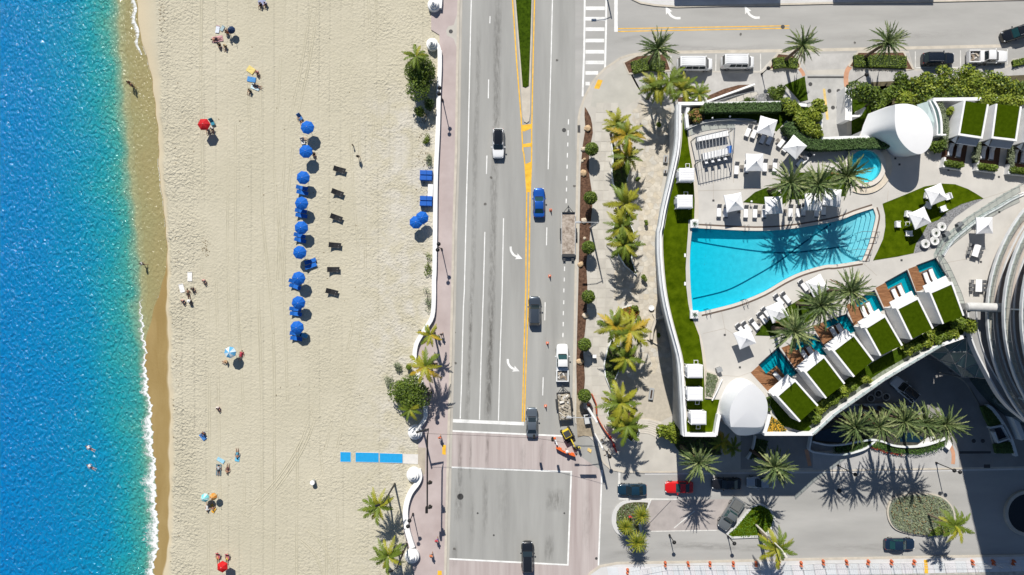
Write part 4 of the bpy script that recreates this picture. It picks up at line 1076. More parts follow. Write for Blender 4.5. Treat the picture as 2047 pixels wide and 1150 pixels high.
outer=smooth_line(zl('B',(790,80),(830,150),(850,230),(855,300),(855,362)),3);inner=smooth_line(zl('B',(760,85),(795,160),(815,240),(822,300),(820,360)),3)
obj('outer_frame',MB().ribbon(wl(outer,PT+1),.28,DK,PT+1),M_WHITEW,wg,world=True)
obj('inner_frame',MB().ribbon(wl(inner,PT+1),.18,DK,PT+1),M_WHITEW,wg,world=True)
obj('glass_roof',MB().add([(*w2(p,PT+.8),PT+.8)for p in outer]+[(*w2(p,PT+.8),PT+.8)for p in inner],[(i,i+1,len(outer)+i+1,len(outer)+i)for i in range(len(outer)-1)]),M_GLASSD,wg,world=True)
obj('end_wall',MB().prism(wl(zl('B',(780,360),(860,360),(858,372),(780,372)),PT),DK,PT+.9),M_WHITEW,wg,world=True)
obj('sloping_wall',MB().add([w(z('B',655,118),DK+3.5),w(z('B',755,88),PT+.5),w(z('B',815,270),PT+.3),w(z('B',786,365),DK+.8),w(z('B',740,230),DK+2)],[(0,4,1),(4,2,1),(4,3,2)]),mat('pale_green_render',(.50,.60,.60),.6,.05,1),wg,world=True)
obj('floor_strip',MB().sheet(wl(zl('B',(800,110),(850,230),(855,355),(790,355),(780,200)),DK),DK+.03),M_STEEL,wg,world=True)
M_CANVAS=MATS['white_canvas']
def square_umbrella(p,rot,s,label,h=2.35):
 """p: pixel of the canopy centre"""
 c=w(p,DK+h+.15)
 o=thing('patio_umbrella',label,'umbrella',(c.x,c.y,DK),R(rot),'white square pool umbrellas')
 hs=s/2
 def tri(m):
  e=[(-hs,-hs,h-.12),(-hs*.5,-hs*.97,h-.10),(0,-hs*.955,h-.09),(hs*.5,-hs*.97,h-.10),(hs,-hs,h-.12)]
  mid=[(x*.5,y*.5,h+.22)for x,y,_ in e]
  m.add(e+mid+[(0,0,h+.62)],[(i,i+1,6+i,5+i)for i in range(4)]+[(5+i,6+i,10)for i in range(4)])
  m.add([(x,y,z_)for x,y,z_ in e]+[(x,y,z_-.16)for x,y,z_ in e],[(5+i,6+i,1+i,i)for i in range(4)])
 me=cm('umbrella_panel_%.2f'%s,M_CANVAS,tri)
 for k in range(4):
  link('canopy_panel',me,o,rot=(0,0,k*math.pi/2))
 rb=cm('umbrella_rib_%.2f'%s,M_STEEL,lambda m:m.tube([(0,0,h+.52),(hs*.96,hs*.96,h-.16)],.02,5))
 for k in range(4):
  link('rib',rb,o,rot=(0,0,k*math.pi/2))
 link('pole',cm('umbrella_pole',M_STEEL,lambda m:m.cyl((0,0,0),.035,h+.6,8)),o)
 link('finial',cm('umbrella_finial',M_STEEL,lambda m:m.lathe([(.05,h+.6),(.06,h+.66),(.01,h+.74)],n=8)),o)
 link('base',cm('umbrella_base',M_DGREY,lambda m:m.box((0,0,.04),(.7,.7,.08))),o)
 return o
US=2.45
for (r,x,y,rot,s,lab)in [('A',930,285,-15,US,'white square umbrella beside the upper hedge nearest the driveway side of the pergola'),('A',1152,450,-40,US,'white square umbrella turned diamond-wise beside the curving hedge'),('A',832,572,0,US,'white square umbrella standing alone midway between pergola and palms'),('A',668,890,10,US,'white square umbrella at the left end of the row above the pool'),('A',985,912,3,US,'white square umbrella second from left in the row above the pool'),('A',1300,885,-2,US,'white square umbrella half under palm fronds above the pool'),('A',1450,850,-6,US,'white square umbrella almost hidden by the rightmost palm above the pool'),('B',820,825,22,US,'white square umbrella on the upper part of the lawn with armchairs'),('B',690,1015,24,US,'white square umbrella on the lower part of the lawn with armchairs'),('D',1205,82,2,2.3,'white square umbrella on the terrace behind the curved railing'),('C',755,978,22,US,'white square umbrella at the left end of the row below the pool'),('C',1010,768,26,US,'white square umbrella amid the loungers below the pool'),('C',1330,560,30,US,'white square umbrella under palm fronds below the pool')]:
 square_umbrella(z(r,x,y),rot,s,lab)
LG=[]
def lrow(r,pts,ang,lab,grp):
 for i,(x,y)in enumerate(pts):
  c=w(z(r,x,y),DK+.35)
  lounger(c.x,c.y,DK,R(ang),'%s lounger from the left %s'%(ORD[i],lab),grp)
lrow('A',[(778,325),(826,338)],68,'of the pair by the upper hedge','loungers by the upper hedge')
lrow('A',[(895,380),(948,390)],66,'under the umbrella by the upper hedge','loungers under the upper umbrella')
lrow('A',[(1045,415),(1085,450)],52,'of the pair beside the diamond umbrella','loungers by the diamond umbrella')
lrow('A',[(1195,570),(1235,545)],47,'right of the diamond umbrella','loungers right of the diamond umbrella')
lrow('A',[(684,622),(762,610),(910,600),(988,598)],86,'in the row of four by the lone umbrella','loungers by the lone umbrella')
lrow('A',[(545,958),(598,962),(758,965),(831,966),(904,965),(1112,960),(1172,960),(1214,950),(1320,958),(1375,945)],88,'in the long row above the pool','loungers in the row above the pool')
lrow('C',[(718,905),(765,888),(826,868),(888,815),(922,775),(1020,672),(1075,655),(1215,560)],128,'in the slanting row below the pool','loungers in the row below the pool')
def side_table(p,rot,label,s=.5):
 c=w(p,DK+.45)
 o=thing('side_table',label,'table',(c.x,c.y,DK),R(rot),'small steel side tables')
 link('top',cm('side_table_top',mat('bronze_metal',(.20,.18,.16),.5,0),lambda m:m.box((0,0,.45),(s,s,.03))),o)
 lg=cm('side_table_leg',MATS['bronze_metal'],lambda m:m.box((0,0,.22),(.03,.03,.44)))
 for sx in (-1,1):
  for sy in (-1,1):link('leg',lg,o,(sx*s*.42,sy*s*.42,0))
for r,x,y,rot,lab in [('A',727,610,0,'small steel side table left of the lone umbrella'),('A',955,610,0,'small steel side table right of the lone umbrella'),('A',862,360,20,'small steel side table by the upper hedge loungers'),('A',1012,400,40,'small steel side table left of the diamond umbrella'),('A',1190,525,40,'small steel side table right of the diamond umbrella'),('A',704,965,0,'small steel side table under the left umbrella above the pool'),('A',865,970,0,'small steel side table between loungers above the pool'),('A',1070,960,0,'small steel side table right of the second umbrella above the pool'),('C',862,845,30,'small steel side table in the slanting row below the pool')]:
 side_table(z(r,x,y),rot,lab)
pg=thing('pergola','grey steel pergola with thin parallel slats over a bar counter','pergola',w(z('h',450,380),DK))
ph=2.9
tl,tr,br_,bl_=[w(q,DK+ph)for q in zl('h',(95,300),(735,180),(715,515),(265,625))]
tl=w(z('h',215,300),DK+ph)
for a,b_ in ((tl,tr),(tr,br_),(br_,bl_),(bl_,tl)):
 obj('beam',MB().tube([a,b_],.07,4),M_STEEL,pg,world=True)
for i in range(11):
 t=(i+.5)/11
 a=tl.lerp(tr,t);b_=bl_.lerp(br_,t);d=(a-b_)*.06
 obj('slat',MB().tube([a+d+Vector((0,0,.08)),b_-d+Vector((0,0,.08))],.035,4),mat('pale_steel',(.50,.50,.50),.5,0),pg,world=True)
for p in (tl,tr,br_,bl_):
 obj('post',MB().box((p.x,p.y,DK+ph/2),(.12,.12,ph)),M_STEEL,pg,world=True)
for q,zt,m,nm,lab in ((zl('h',(235,290),(640,200),(655,280),(225,360)),1.05,M_PLANTER,'bar_counter','back bar counter under the pergola'),(zl('h',(300,520),(660,440),(670,540),(315,615)),1.0,M_PLANTER,'bar_counter','front bar counter with white cushions under the pergola')):
 c=w((sum(p[0]for p in q)/4,sum(p[1]for p in q)/4),DK)
 o=thing(nm,lab,'bar',c)
 obj('body',MB().prism(wl(q,DK+zt),DK,DK+zt-.06),M_GREYW,o,world=True)
 obj('top',MB().prism(wl(q,DK+zt),DK+zt-.06,DK+zt),m,o,world=True)
for i,(x,y)in enumerate(((350,640),(435,625),(520,605),(605,590))):
 c=w(z('h',x,y),DK+.7)
 o=thing('bar_stool','%s stool from the left along the pergola bar'%ORD[i],'stool',(c.x,c.y,DK),R(10),'stools at the pergola bar')
 link('seat',cm('stool_seat',M_CANVAS,lambda m:m.bevbox((0,0,.7),(.42,.42,.1),.03)),o)
 link('backrest',cm('stool_back',M_CANVAS,lambda m:m.bevbox((0,-.2,.92),(.42,.06,.36),.03)),o)
 lg=cm('stool_leg',M_DSTEEL,lambda m:m.box((0,0,.33),(.035,.035,.66)))
 for sx in (-.18,.18):
  for sy in (-.18,.18):link('leg',lg,o,(sx,sy,0))
c=w(z('h',678,465),DK+1.3)
o=thing('drinks_cooler','blue drinks cooler at the right end of the pergola bar','cooler',(c.x,c.y,DK),R(10))
obj('body',MB().bevbox((0,0,.6),(.6,1.0,1.2),.05),mat('cooler_blue',(.02,.12,.42),.4,.1,3),o);obj('lid',MB().bevbox((0,0,1.24),(.64,1.04,.08),.03),MATS['cooler_blue'],o)
pr=thing('terrace_rail','thin cable railing on the curved upper edge of the pool deck by the pergola','railing',w(z('A',400,280),DK))
railing(pr,wl(smooth_line(zl('A',(288,312),(380,275),(480,252),(600,240),(680,240)),4),DK+1),DK,1.0,1.2,True)
obj('kerb',MB().ribbon(wl(smooth_line(zl('A',(286,302),(370,268),(480,246),(600,238),(760,240),(840,255)),4),DK),.3,DK,DK+.3),M_GREYW,pr,world=True)
for i,q in enumerate(zl('A',(493,222),(632,210),(360,258),(1297,515),(803,885),(1440,612),(245,195))):
 c=w(q,DK+.8)
 o=thing('garden_light','small white globe garden light '+['by the long shadow of the upper hedge','right of its twin in the upper hedge shadow','among the corner shrubs','beside the curving hedge','on the grass wedge above the pool','under the upper palms','at the top of the synthetic lawn'][i],'lamp',(c.x,c.y,DK),0,'globe garden lights')
 link('globe',cm('globe',M_WHITEP,lambda m:m.lathe([(.03,-.16),(.12,-.1),(.16,0),(.12,.1),(.03,.16)],(0,0,.8),10),60),o)
 link('stem',cm('globe_stem',M_DSTEEL,lambda m:m.cyl((0,0,0),.025,.68,6)),o)
def daybed(q,label,sx=2.15,sy=1.85,h=2.1,rot=0):
 c=w(q,DK+h)
 o=thing('daybed',label,'daybed',(c.x,c.y,DK),R(rot),'canopied daybeds on the synthetic lawn')
 link('canopy',cm('daybed_canopy',M_CANVAS,lambda m:m.loft([[(-sx/2,-sy/2,h-.3),(sx/2,-sy/2,h-.3),(sx/2,sy/2,h-.3),(-sx/2,sy/2,h-.3)],[(-sx/2,-sy/2,h-.05),(sx/2,-sy/2,h-.05),(sx/2,sy/2,h-.05),(-sx/2,sy/2,h-.05)],[(-sx/2+.15,-sy/2+.15,h+.06),(sx/2-.15,-sy/2+.15,h+.06),(sx/2-.15,sy/2-.15,h+.06),(-sx/2+.15,sy/2-.15,h+.06)]],False,True)),o)
 for k in range(5):
  link('canopy_slat',cm('daybed_slat',mat('canvas_seam',(.62,.62,.63),.9,0),lambda m:m.box((0,0,h+.075),(sx-.35,.04,.02))),o,(0,-sy*.36+k*sy*.18,0))
 ps=cm('daybed_post',M_WHITEP,lambda m:m.box((0,0,h/2),(.08,.08,h)))
 for ax in (-1,1):
  for ay in (-1,1):link('post',ps,o,(ax*(sx/2-.06),ay*(sy/2-.06),0))
 link('bed',cm('daybed_bed',M_CANVAS,lambda m:m.bevbox((0,0,.3),(sx-.2,sy-.2,.45),.06)),o)
 link('curtain',cm('daybed_curtain',M_CANVAS,lambda m:m.box((-sx/2+.05,sy*.1,h/2),(.12,.7,h-.1))),o)
for r,x,y,lab in [('A',290,672,'canopied daybed at the top of the synthetic lawn'),('A',276,885,'canopied daybed just above the pool corner'),('E',357,210,'topmost of the three daybeds at the lower end of the lawn'),('E',357,390,'middle of the three daybeds at the lower end of the lawn'),('E',384,580,'bottom of the three daybeds at the lower end of the lawn')]:
 daybed(z(r,x,y),lab)
for r,x,y,lab in [('A',296,600,'white square frame table above the top daybed'),('A',282,823,'white square frame table above the second daybed'),('E',362,136,'white square frame table above the lower daybeds'),('E',372,456,'white square frame table between the two lower daybeds'),('E',380,650,'white square frame table below the bottom daybed'),('D',585,70,'white square frame table between the lawn armchairs')]:
 c=w(z(r,x,y),DK+.4);o=thing('frame_table',lab,'table',(c.x,c.y,DK),0,'white frame tables')
 fr=cm('frame_table_bar',M_WHITEP,lambda m:m.box((0,.27,.4),(.6,.06,.05)))
 for k in range(4):link('top_bar',fr,o,rot=(0,0,k*math.pi/2))
 lg=cm('frame_table_leg',M_WHITEP,lambda m:m.box((.27,.27,.19),(.05,.05,.38)))
 for k in range(4):link('leg',lg,o,rot=(0,0,k*math.pi/2))
lawn2=zl('B',(385,902),(560,832),(720,765),(860,742),(960,748),(1060,785),(1130,825),(1186,862),(1120,872),(1010,905),(900,962),(830,1030))+zl('D',(745,70),(690,170),(650,225),(632,302),(500,330),(310,360),(345,290),(390,190),(408,90),(405,0))
o=struct('lawn',MB().prism(wl(lawn2,DK),DK-.05,DK+.05,bottom=False),M_TURF)
bed2=zl('B',(1122,872),(1186,862),(1080,925),(960,1010),(905,1080))+zl('D',(880,160),(830,255),(636,304),(652,225),(690,172),(745,72))+zl('B',(832,1032),(902,964),(1012,907))
struct('stone_bed',MB().prism(wl(bed2,DK),DK-.05,DK+.03,bottom=False),M_GRAVEL)
wedge=zl('A',(735,890),(830,810),(930,770),(1010,800),(1100,880),(1050,905),(900,905))
struct('grass_wedge',MB().prism(wl(wedge,DK),DK-.05,DK+.05,bottom=False),M_LAWN)
struct('palm_bed',MB().prism(wl([(1562,400),(1560,360),(1600,345),(1680,345),(1700,372),(1690,392),(1640,396)],DK),DK-.05,DK+.04,bottom=False),M_LAWN)
struct('lower_palm_bed',MB().prism(wl(zl('C',(832,955),(880,880),(960,820),(1100,720),(1260,620),(1400,560),(1500,580),(1400,760),(1150,900),(980,960)),DK),DK-.05,DK+.04,bottom=False),M_LAWN)
struct('corner_bed',MB().prism(wl(zl('A',(300,300),(312,180),(330,140),(430,130),(432,240),(380,265)),DK),DK-.05,DK+.06,bottom=False),M_SOIL)
struct('upper_bed',MB().prism(wl(zl('A',(432,235),(430,110),(1040,110),(1240,130),(1350,200),(1352,385),(1230,360),(1080,240),(1000,330),(860,262),(700,240)),DK),DK-.05,DK+.02,bottom=False),M_LAWN)
def armchair(q,rot,label):
 c=w(q,DK+.45);o=thing('armchair',label,'armchair',(c.x,c.y,DK),R(rot),'white lawn armchairs')
 link('seat',cm('arm_seat',M_CANVAS,lambda m:m.bevbox((0,0,.34),(.78,.72,.18),.05)),o)
 link('backrest',cm('arm_back',M_CANVAS,lambda m:m.bevbox((0,.36,.5),(.82,.16,.6),.05)),o)
 for s in (-1,1):
  link('armrest',cm('arm_rest',M_WHITEP,lambda m:m.bevbox((0,0,.45),(.09,.78,.12),.03)),o,(s*.42,0,0))
 lg=cm('arm_leg',M_WHITEP,lambda m:m.box((0,0,.12),(.06,.06,.25)))
 for sx in (-.4,.4):
  for sy in (-.33,.33):link('leg',lg,o,(sx,sy,0))
for r,x,y,a,lab in [('B',905,845,-70,'white armchair right of the upper lawn umbrella'),('B',752,912,150,'white armchair left below the upper lawn umbrella'),('B',868,940,200,'white armchair below the upper lawn umbrella'),('B',590,985,80,'white armchair above left of the lower lawn umbrella'),('B',512,1065,90,'leftmost white armchair on the lawn'),('D',597,145,180,'white armchair below the lower lawn umbrella'),('B',745,838,80,'white armchair half under the upper lawn umbrella')]:
 armchair(z(r,x,y),a,lab)
M_POT=mat('white_pot',(.72,.72,.71),.5,.1,3)
for i,(x,y)in enumerate(((857,92),(810,142),(800,205),(727,228))):
 c=w(z('D',x,y),DK+.5)
 o=thing('round_pot',['topmost round white pot','second round white pot from the top','third round white pot from the top','leftmost round white pot'][i]+' with spiky plant on the grey stones','plant pot',(c.x,c.y,DK),0,'round pots on the stone bed')
 link('pot',cm('round_pot',M_POT,lambda m:m.lathe([(.38,0),(.6,.18),(.66,.4),(.6,.55),(.52,.52),(.1,.46)],n=20),40),o)
 def spikes(m):
  for k in range(9):
   a=k*2*math.pi/9
   m.add([(0.05*math.cos(a+1.5),.05*math.sin(a+1.5),.5),(.05*math.cos(a-1.5),.05*math.sin(a-1.5),.5),(.48*math.cos(a),.48*math.sin(a),.72)],[(0,1,2)])
 link('plant',cm('pot_spikes',mat('dark_leaf',(.025,.04,.02),.7,.2,3),spikes),o,(0,0,.03))
for i,(r,x,y)in enumerate((('C',350,70),('C',350,790))):
 c=w(z(r,x,y),DK+.5)
 o=thing('corner_planter','white square planter with spiky plant at the %s left corner of the pool'%('upper','lower')[i],'plant pot',(c.x,c.y,DK),0,'pool corner planters')
 link('box',cm('corner_box',M_PLANTER,lambda m:m.bevbox((0,0,.25),(1.15,1.15,.5),.04)),o)
 def agave(m):
  for k in range(16):
   a=k*2.4;l=.55+.12*(k%3);zt=.75+.35*(k/16.0)
   u=Vector((math.cos(a),math.sin(a),0));q=Vector((-u.y,u.x,0))*.06
   p=u*l*(1-.5*k/16.0)
   m.add([tuple(q+Vector((0,0,.5))),tuple(-q+Vector((0,0,.5))),tuple(p+Vector((0,0,zt)))],[(0,1,2)])
 link('plant',cm('agave',mat('agave_leaf',(.09,.15,.10),.6,.2,3),agave),o)
cr1=smooth_line(zl('B',(1507,745),(1390,810),(1280,880),(1180,945),(1080,1010),(990,1085))+zl('D',(900,170),(855,240),(822,310)),4)
cr2=smooth_line(zl('B',(1507,820),(1400,870),(1300,930),(1200,985),(1110,1050))+zl('D',(960,180),(905,250),(862,320)),4)
tr_=thing('terrace_railing','curved glass terrace railing with a grey post rail sweeping above the pots','railing',w(z('D',900,200),DK))
railing(tr_,wl(cr1,DK+1),DK,1.05,1.25);railing(tr_,wl(cr2,DK+1.2),DK,1.15,1.25)
obj('kerb',MB().ribbon(wl(cr2,DK),.4,DK,DK+.2),M_WHITEW,tr_,world=True)
cr3=smooth_line(zl('D',(862,330),(905,390),(945,470),(985,560),(1015,630),(1035,700)),4);cr4=smooth_line(zl('D',(835,330),(880,420),(920,510),(955,600),(985,690)),4)
tr2=thing('terrace_railing','curved railing running down beside the plunge pool nearest the tower','railing',w(z('D',940,500),DK))
railing(tr2,wl(cr3,DK+1),DK,1.05,1.15);railing(tr2,wl(cr4,DK+1),DK,1.05,1.15,False)
def table_set(q,rot,label,L_=1.9,W_=.95,n=3):
 c=w(q,DK+.75);o=thing('dining_table',label+' table','table',(c.x,c.y,DK),R(rot),'white terrace tables')
 link('top',cm('dining_top%.1f'%L_,M_WHITEP,lambda m:m.bevbox((0,0,.73),(L_,W_,.06),.015)),o)
 lg=cm('dining_leg',M_STEEL,lambda m:m.box((0,0,.35),(.07,.07,.7)))
 for sx in (-1,1):
  for sy in (-1,1):link('leg',lg,o,(sx*(L_/2-.1),sy*(W_/2-.1),0))
 k=0
 for s in (-1,1):
  for i in range(n):
   x=(i-(n-1)/2.0)*L_/n;y=s*(W_/2+.25)
   p=o.matrix_basis@Vector((x,y,0));p=Vector((c.x+x*math.cos(R(rot))-y*math.sin(R(rot)),c.y+x*math.sin(R(rot))+y*math.cos(R(rot)),DK))
   ch=thing('dining_chair',['lower','middle','upper'][i]+' grey chair on the %s of the '%('right','left')[s>0]+label+' table','chair',p,R(rot)+(0 if s<0 else math.pi),'chairs at the '+label+' table')
   link('seat',cm('chair_seat',M_DGREY,lambda m:m.bevbox((0,0,.43),(.46,.46,.06),.02)),ch)
   link('backrest',cm('chair_back',M_STEEL,lambda m:m.bevbox((0,-.23,.66),(.46,.05,.42),.02)),ch)
   lg2=cm('chair_leg',M_STEEL,lambda m:m.box((0,0,.2),(.035,.035,.42)))
   for sx in (-.2,.2):
    for sy in (-.2,.2):link('leg',lg2,ch,(sx,sy,0))
table_set(z('D',1130,282),72,'white terrace upper',1.75,.9,3)
table_set(z('D',1150,560),88,'white terrace lower',1.75,1.0,3)
for i,(x,y)in enumerate(((1010,75),(905,150))):
 c=w(z('D',x,y),DK+.8);o=thing('planter_stand','dark %s stand on the terrace walkway behind the railing'%('square','slatted')[i],'stand',(c.x,c.y,DK),R(35))
 obj('box',MB().bevbox((0,0,.35),(.7,.6,.7),.03),M_DGREY,o);obj('lid',MB().bevbox((0,0,.73),(.75,.65,.05),.02),M_STEEL,o)
tb=thing('planter_bed','triangular raised bed of dry low plants between the daybeds and the domed pavilion','planter',w(z('E',480,310),DK))
tq=zl('E',(440,200),(525,225),(545,260),(490,425),(432,420),(428,330))
obj('border',MB().prism(wl(tq,DK),DK,DK+.28),M_DECK2,tb,world=True)
obj('wall',MB().ribbon(wl(zl('E',(570,270),(530,360),(490,440)),DK+.4),.12,DK,DK+.5),M_WHITEW,tb,world=True)
TB=(tb,wl([(p[0]*.86+z('E',484,310)[0]*.14,p[1]*.86+z('E',484,310)[1]*.14)for p in tq],DK+.2))
c=w(z('E',545,195),DK+.6);o=thing('towel_stand','small grey towel stand above the triangular bed','stand',(c.x,c.y,DK),R(20))
obj('box',MB().bevbox((0,0,.4),(.7,.6,.8),.03),M_STEEL,o);obj('top',MB().bevbox((0,0,.84),(.78,.68,.06),.02),M_GREYW,o)
fb=thing('flower_bed','bed of small yellow flowers in the podium corner beside the lower dome','planter',w(z('E',985,630),DK))
obj('wall',MB().ribbon(wl(zl('E',(945,552),(930,620),(905,700)),PT),.5,DK,PT),M_WHITEW,fb,world=True)
FBP=zl('E',(950,560),(1000,590),(1080,670),(1060,690),(915,690))
obj('soil',MB().prism(wl(FBP,DK+.3),DK,DK+.3),M_SOIL,fb,world=True)
struct('lower_bed',MB().prism(wl([(1531,795),(1560,850),(1600,862),(1625,862),(1665,824),(1766,753),(1880,686),(1925,668),(1935,640),(1920,625),(1880,648),(1820,682),(1760,715),(1700,752),(1640,800),(1590,835),(1545,790)],DK),DK-.03,DK+.02,bottom=False),M_LAWN)
obj('gravel_edge',MB().ribbon(wl([(1622,857),(1663,819),(1720,779),(1766,748),(1825,714),(1880,681)],DK),.9,DK+.03),mat('grey_groundcover',(.16,.19,.13),.95,.35,3,.05,6,col2=(.27,.30,.24)),bpy.data.objects['lower_bed'])
tw=thing('hotel_tower','curved hotel tower with stacked ring balconies rising at the right edge','tower',w((2300,630),DK))
cxy=w((2305,628),DK+1.2);TRr=(2305-1974)/PM*(HC-DK-1.2)/HC
M_BALC=mat('balcony_floor',(.42,.37,.33),.8,.1,1);M_BALW=mat('balcony_white',(.60,.61,.62),.6,.08,.6)
M_TGLASS=mat('tower_glazing',(.035,.06,.065),.12,.1,1,spec=.6)
def ring(mb,r0,r1,z0,z1,a0=88,a1=272,n=44):
 o_=[(cxy.x+r1*math.cos(R(a0+(a1-a0)*i/n)),cxy.y+r1*math.sin(R(a0+(a1-a0)*i/n)))for i in range(n+1)]
 i_=[(cxy.x+r0*math.cos(R(a0+(a1-a0)*i/n)),cxy.y+r0*math.sin(R(a0+(a1-a0)*i/n)))for i in range(n+1)]
 rg=[[(*i_[k],z0),(*o_[k],z0),(*o_[k],z1),(*i_[k],z1)]for k in range(n+1)]
 return mb.loft(rg)
FLH=3.25
for k in range(15):
 zf=DK+.9+FLH*k
 obj('balcony_slab',ring(MB(),TRr-3.2,TRr,zf,zf+.28),M_BALC,tw,world=True)
 obj('balcony_edge',ring(MB(),TRr-.16,TRr+.10,zf-.05,zf+.42),M_BALW,tw,world=True)
 if k<4:
  obj('inner_kerb',ring(MB(),TRr-1.35,TRr-1.2,zf+.28,zf+.5),M_BALW,tw,world=True)
  rp_=[(cxy.x+(TRr-.05)*math.cos(R(100+160*i/40)),cxy.y+(TRr-.05)*math.sin(R(100+160*i/40)))for i in range(41)]
  railing(tw,rp_,zf+.3,1.05,1.5)
obj('glazing',MB().loft([[(cxy.x+(TRr-3.0)*math.cos(2*math.pi*i/64),cxy.y+(TRr-3.0)*math.sin(2*math.pi*i/64),zz)for i in range(64)]for zz in (0,DK+50)]),M_TGLASS,tw,world=True)
for i in range(5):
 a=R(110+34*i);p=(cxy.x+(TRr-2.0)*math.cos(a),cxy.y+(TRr-2.0)*math.sin(a))
 obj('partition',MB().box((p[0],p[1],DK+10),(2.2,.2,18),a),M_BALW,tw,world=True)
bm=thing('round_beam','thick pale round beam running from the deck to the tower','beam',w((1960,612),DK+1))
p0,p1=w(z('D',1062,728),DK+2.2),w(z('D',1560,742),DK+2.2)
obj('tube',MB().tube([p0,p0.lerp(p1,.5),p1],.62,16),mat('beam_concrete',(.50,.50,.49),.8,.14,1.2),bm,40,world=True)
ec=obj('end_cap',MB().lathe([(.62,0),(.5,.2),(.05,.28)],(0,0,0),16),MATS['beam_concrete'],bm,40,p0-bm.location,(0,R(-90),0))
obj('support',MB().box((p0.x+.6,p0.y,DK+.8),(.7,.9,1.6)),M_GREYW,bm,world=True)
ap=thing('curved_canopy','dark curved canopy ring at the foot of the tower over the courtyard','canopy',w((1990,740),8))
oc=smooth_line([(1935,625),(1938,660),(1947,690),(1958,715),(1972,742),(1988,772),(2004,797),(2030,824),(2075,858)],3);ic=smooth_line([(1976,612),(1978,650),(1984,690),(1996,725),(2010,752),(2030,775),(2052,797),(2085,820),(2120,840)],3)
M_CANOPY=mat('grey_canopy',(.30,.30,.295),.8,.12,.8)
obj('slab',MB().add([(*w2(p,DK-.6),DK-.6)for p in oc]+[(*w2(p,DK-.6),DK-.6)for p in ic],[(i,i+1,len(oc)+i+1,len(oc)+i)for i in range(len(oc)-1)]),M_CANOPY,ap,world=True)
obj('edge',MB().ribbon(wl(oc,DK-.4),.22,DK-1.4,DK-.35),M_BALW,ap,world=True)
mid_=[((a[0]*.6+b_[0]*.4),(a[1]*.6+b_[1]*.4))for a,b_ in zip(oc,ic)]
obj('rib',MB().ribbon(wl(mid_,DK-.4),.10,DK-.6,DK-.3),M_BALW,ap,world=True)
gp=thing('glass_porch','faceted steel and glass porch roof between podium and tower','canopy',w((1900,720),6))
V={k:w(z('F',*q),hh)for k,q,hh in (('a',(740,55),9),('b',(870,0),10.5),('c',(1050,-60),10.8),('d',(915,55),9.6),('e',(1055,55),9.8),('f',(1020,255),6.2),('g',(1120,255),7.4),('h',(1210,265),8.6),('i',(835,120),7.8),('j',(1120,0),10.8),('k',(960,150),8.0),('l',(1040,190),7.6),('m',(1170,130),9.2))}
fc=['abd','adi','dki','dek','bcd','cde','cje','ekl','ikf','klf','elm','ejm','lgf','lmg','mhg']
for t in fc:
 a,b_,c_=(V[k]for k in t)
 obj('glass_pane',MB().add([a,b_,c_],[(0,1,2)]),M_GLASSD,gp,world=True)
done=set()
for t in fc:
 for i in range(3):
  e_=tuple(sorted((t[i],t[(i+1)%3])))
  if e_ not in done:
   done.add(e_);obj('strut',MB().tube([V[e_[0]],V[e_[1]]],.07,5),M_STEEL,gp,world=True)
for k in 'ifh':
 p=V[k];obj('column',MB().tube([(p.x,p.y,0),p],.1,6),M_STEEL,gp,world=True)
rg=random.Random(11)
M_DATE=[mat('date_frond_%d'%i,c,.6,.25,1.6,transl=.18,spec=.3)for i,c in enumerate([(.10,.15,.05),(.18,.23,.085),(.32,.36,.16)])]
M_COCO=[mat('coco_frond_%d'%i,c,.5,.25,1.6,transl=.25,spec=.35)for i,c in enumerate([(.15,.21,.024),(.32,.32,.03),(.50,.36,.035)])]
M_DEAD=mat('dead_frond',(.24,.15,.07),.9,.3,2)
M_TRUNK=mat('palm_trunk',(.17,.135,.10),.95,.3,3,.05,6)
M_TRUNKD=mat('date_trunk',(.12,.085,.06),.95,.35,3,.08,6)
M_LEAF=[mat('leaf_%d'%i,c,.55,.3,1.3,transl=.22,spec=.4)for i,c in enumerate([(.045,.085,.014),(.08,.13,.018),(.14,.20,.02),(.25,.30,.03)])]
M_HEDGE=mat('hedge_leaf',(.06,.125,.03),.6,.3,2,transl=.15,col2=(.12,.20,.06))
M_SAGE=mat('sage_leaf',(.20,.24,.14),.7,.3,2,transl=.15,col2=(.30,.34,.21))
M_BARK=mat('bark',(.12,.09,.065),.95,.3,4)
def frond_mesh(key,m,L_,leaf,rise,droop,n,wid,vlift,fwd,seed,twist=0.0):
 def fn(mb):
  r_=random.Random(seed)
  pts=[]
  for i in range(n+1):
   t=i/n
   pts.append(Vector((L_*(t-.12*droop*t*t),twist*t*t,L_*(rise*t-droop*t*t))))
  for i in range(n):
   a,b_=pts[i],pts[i+1];wd=.035*(1-i/n)+.012;w2_=.035*(1-(i+1)/n)+.012
   mb.add([a+Vector((0,wd,0)),a-Vector((0,wd,0)),b_-Vector((0,w2_,0)),b_+Vector((0,w2_,0))],[(0,1,2,3)])
  for i in range(1,n+1):
   t=i/n;p=pts[i];tg=(pts[i]-pts[i-1]).normalized()
   ll=leaf*(math.sin(math.pi*min(1,t*.86+.1))**.55)*r_.uniform(.85,1.1)
   for s in (-1,1):
    f=fwd+r_.uniform(-.12,.12)+.25*t
    d=(tg*f+Vector((0,s,0))*math.sqrt(max(.05,1-f*f))+Vector((0,0,vlift-.25*t))).normalized()
    e=p+d*ll+Vector((0,0,-.12*ll))
    q=tg*wid
    mid=p+d*ll*.5+Vector((0,0,.02))
    mb.add([p-q*.5,p+q*.5,mid+q*.55,e,mid-q*.55],[(0,1,2,3,4)])
 return cm(key,m,fn)
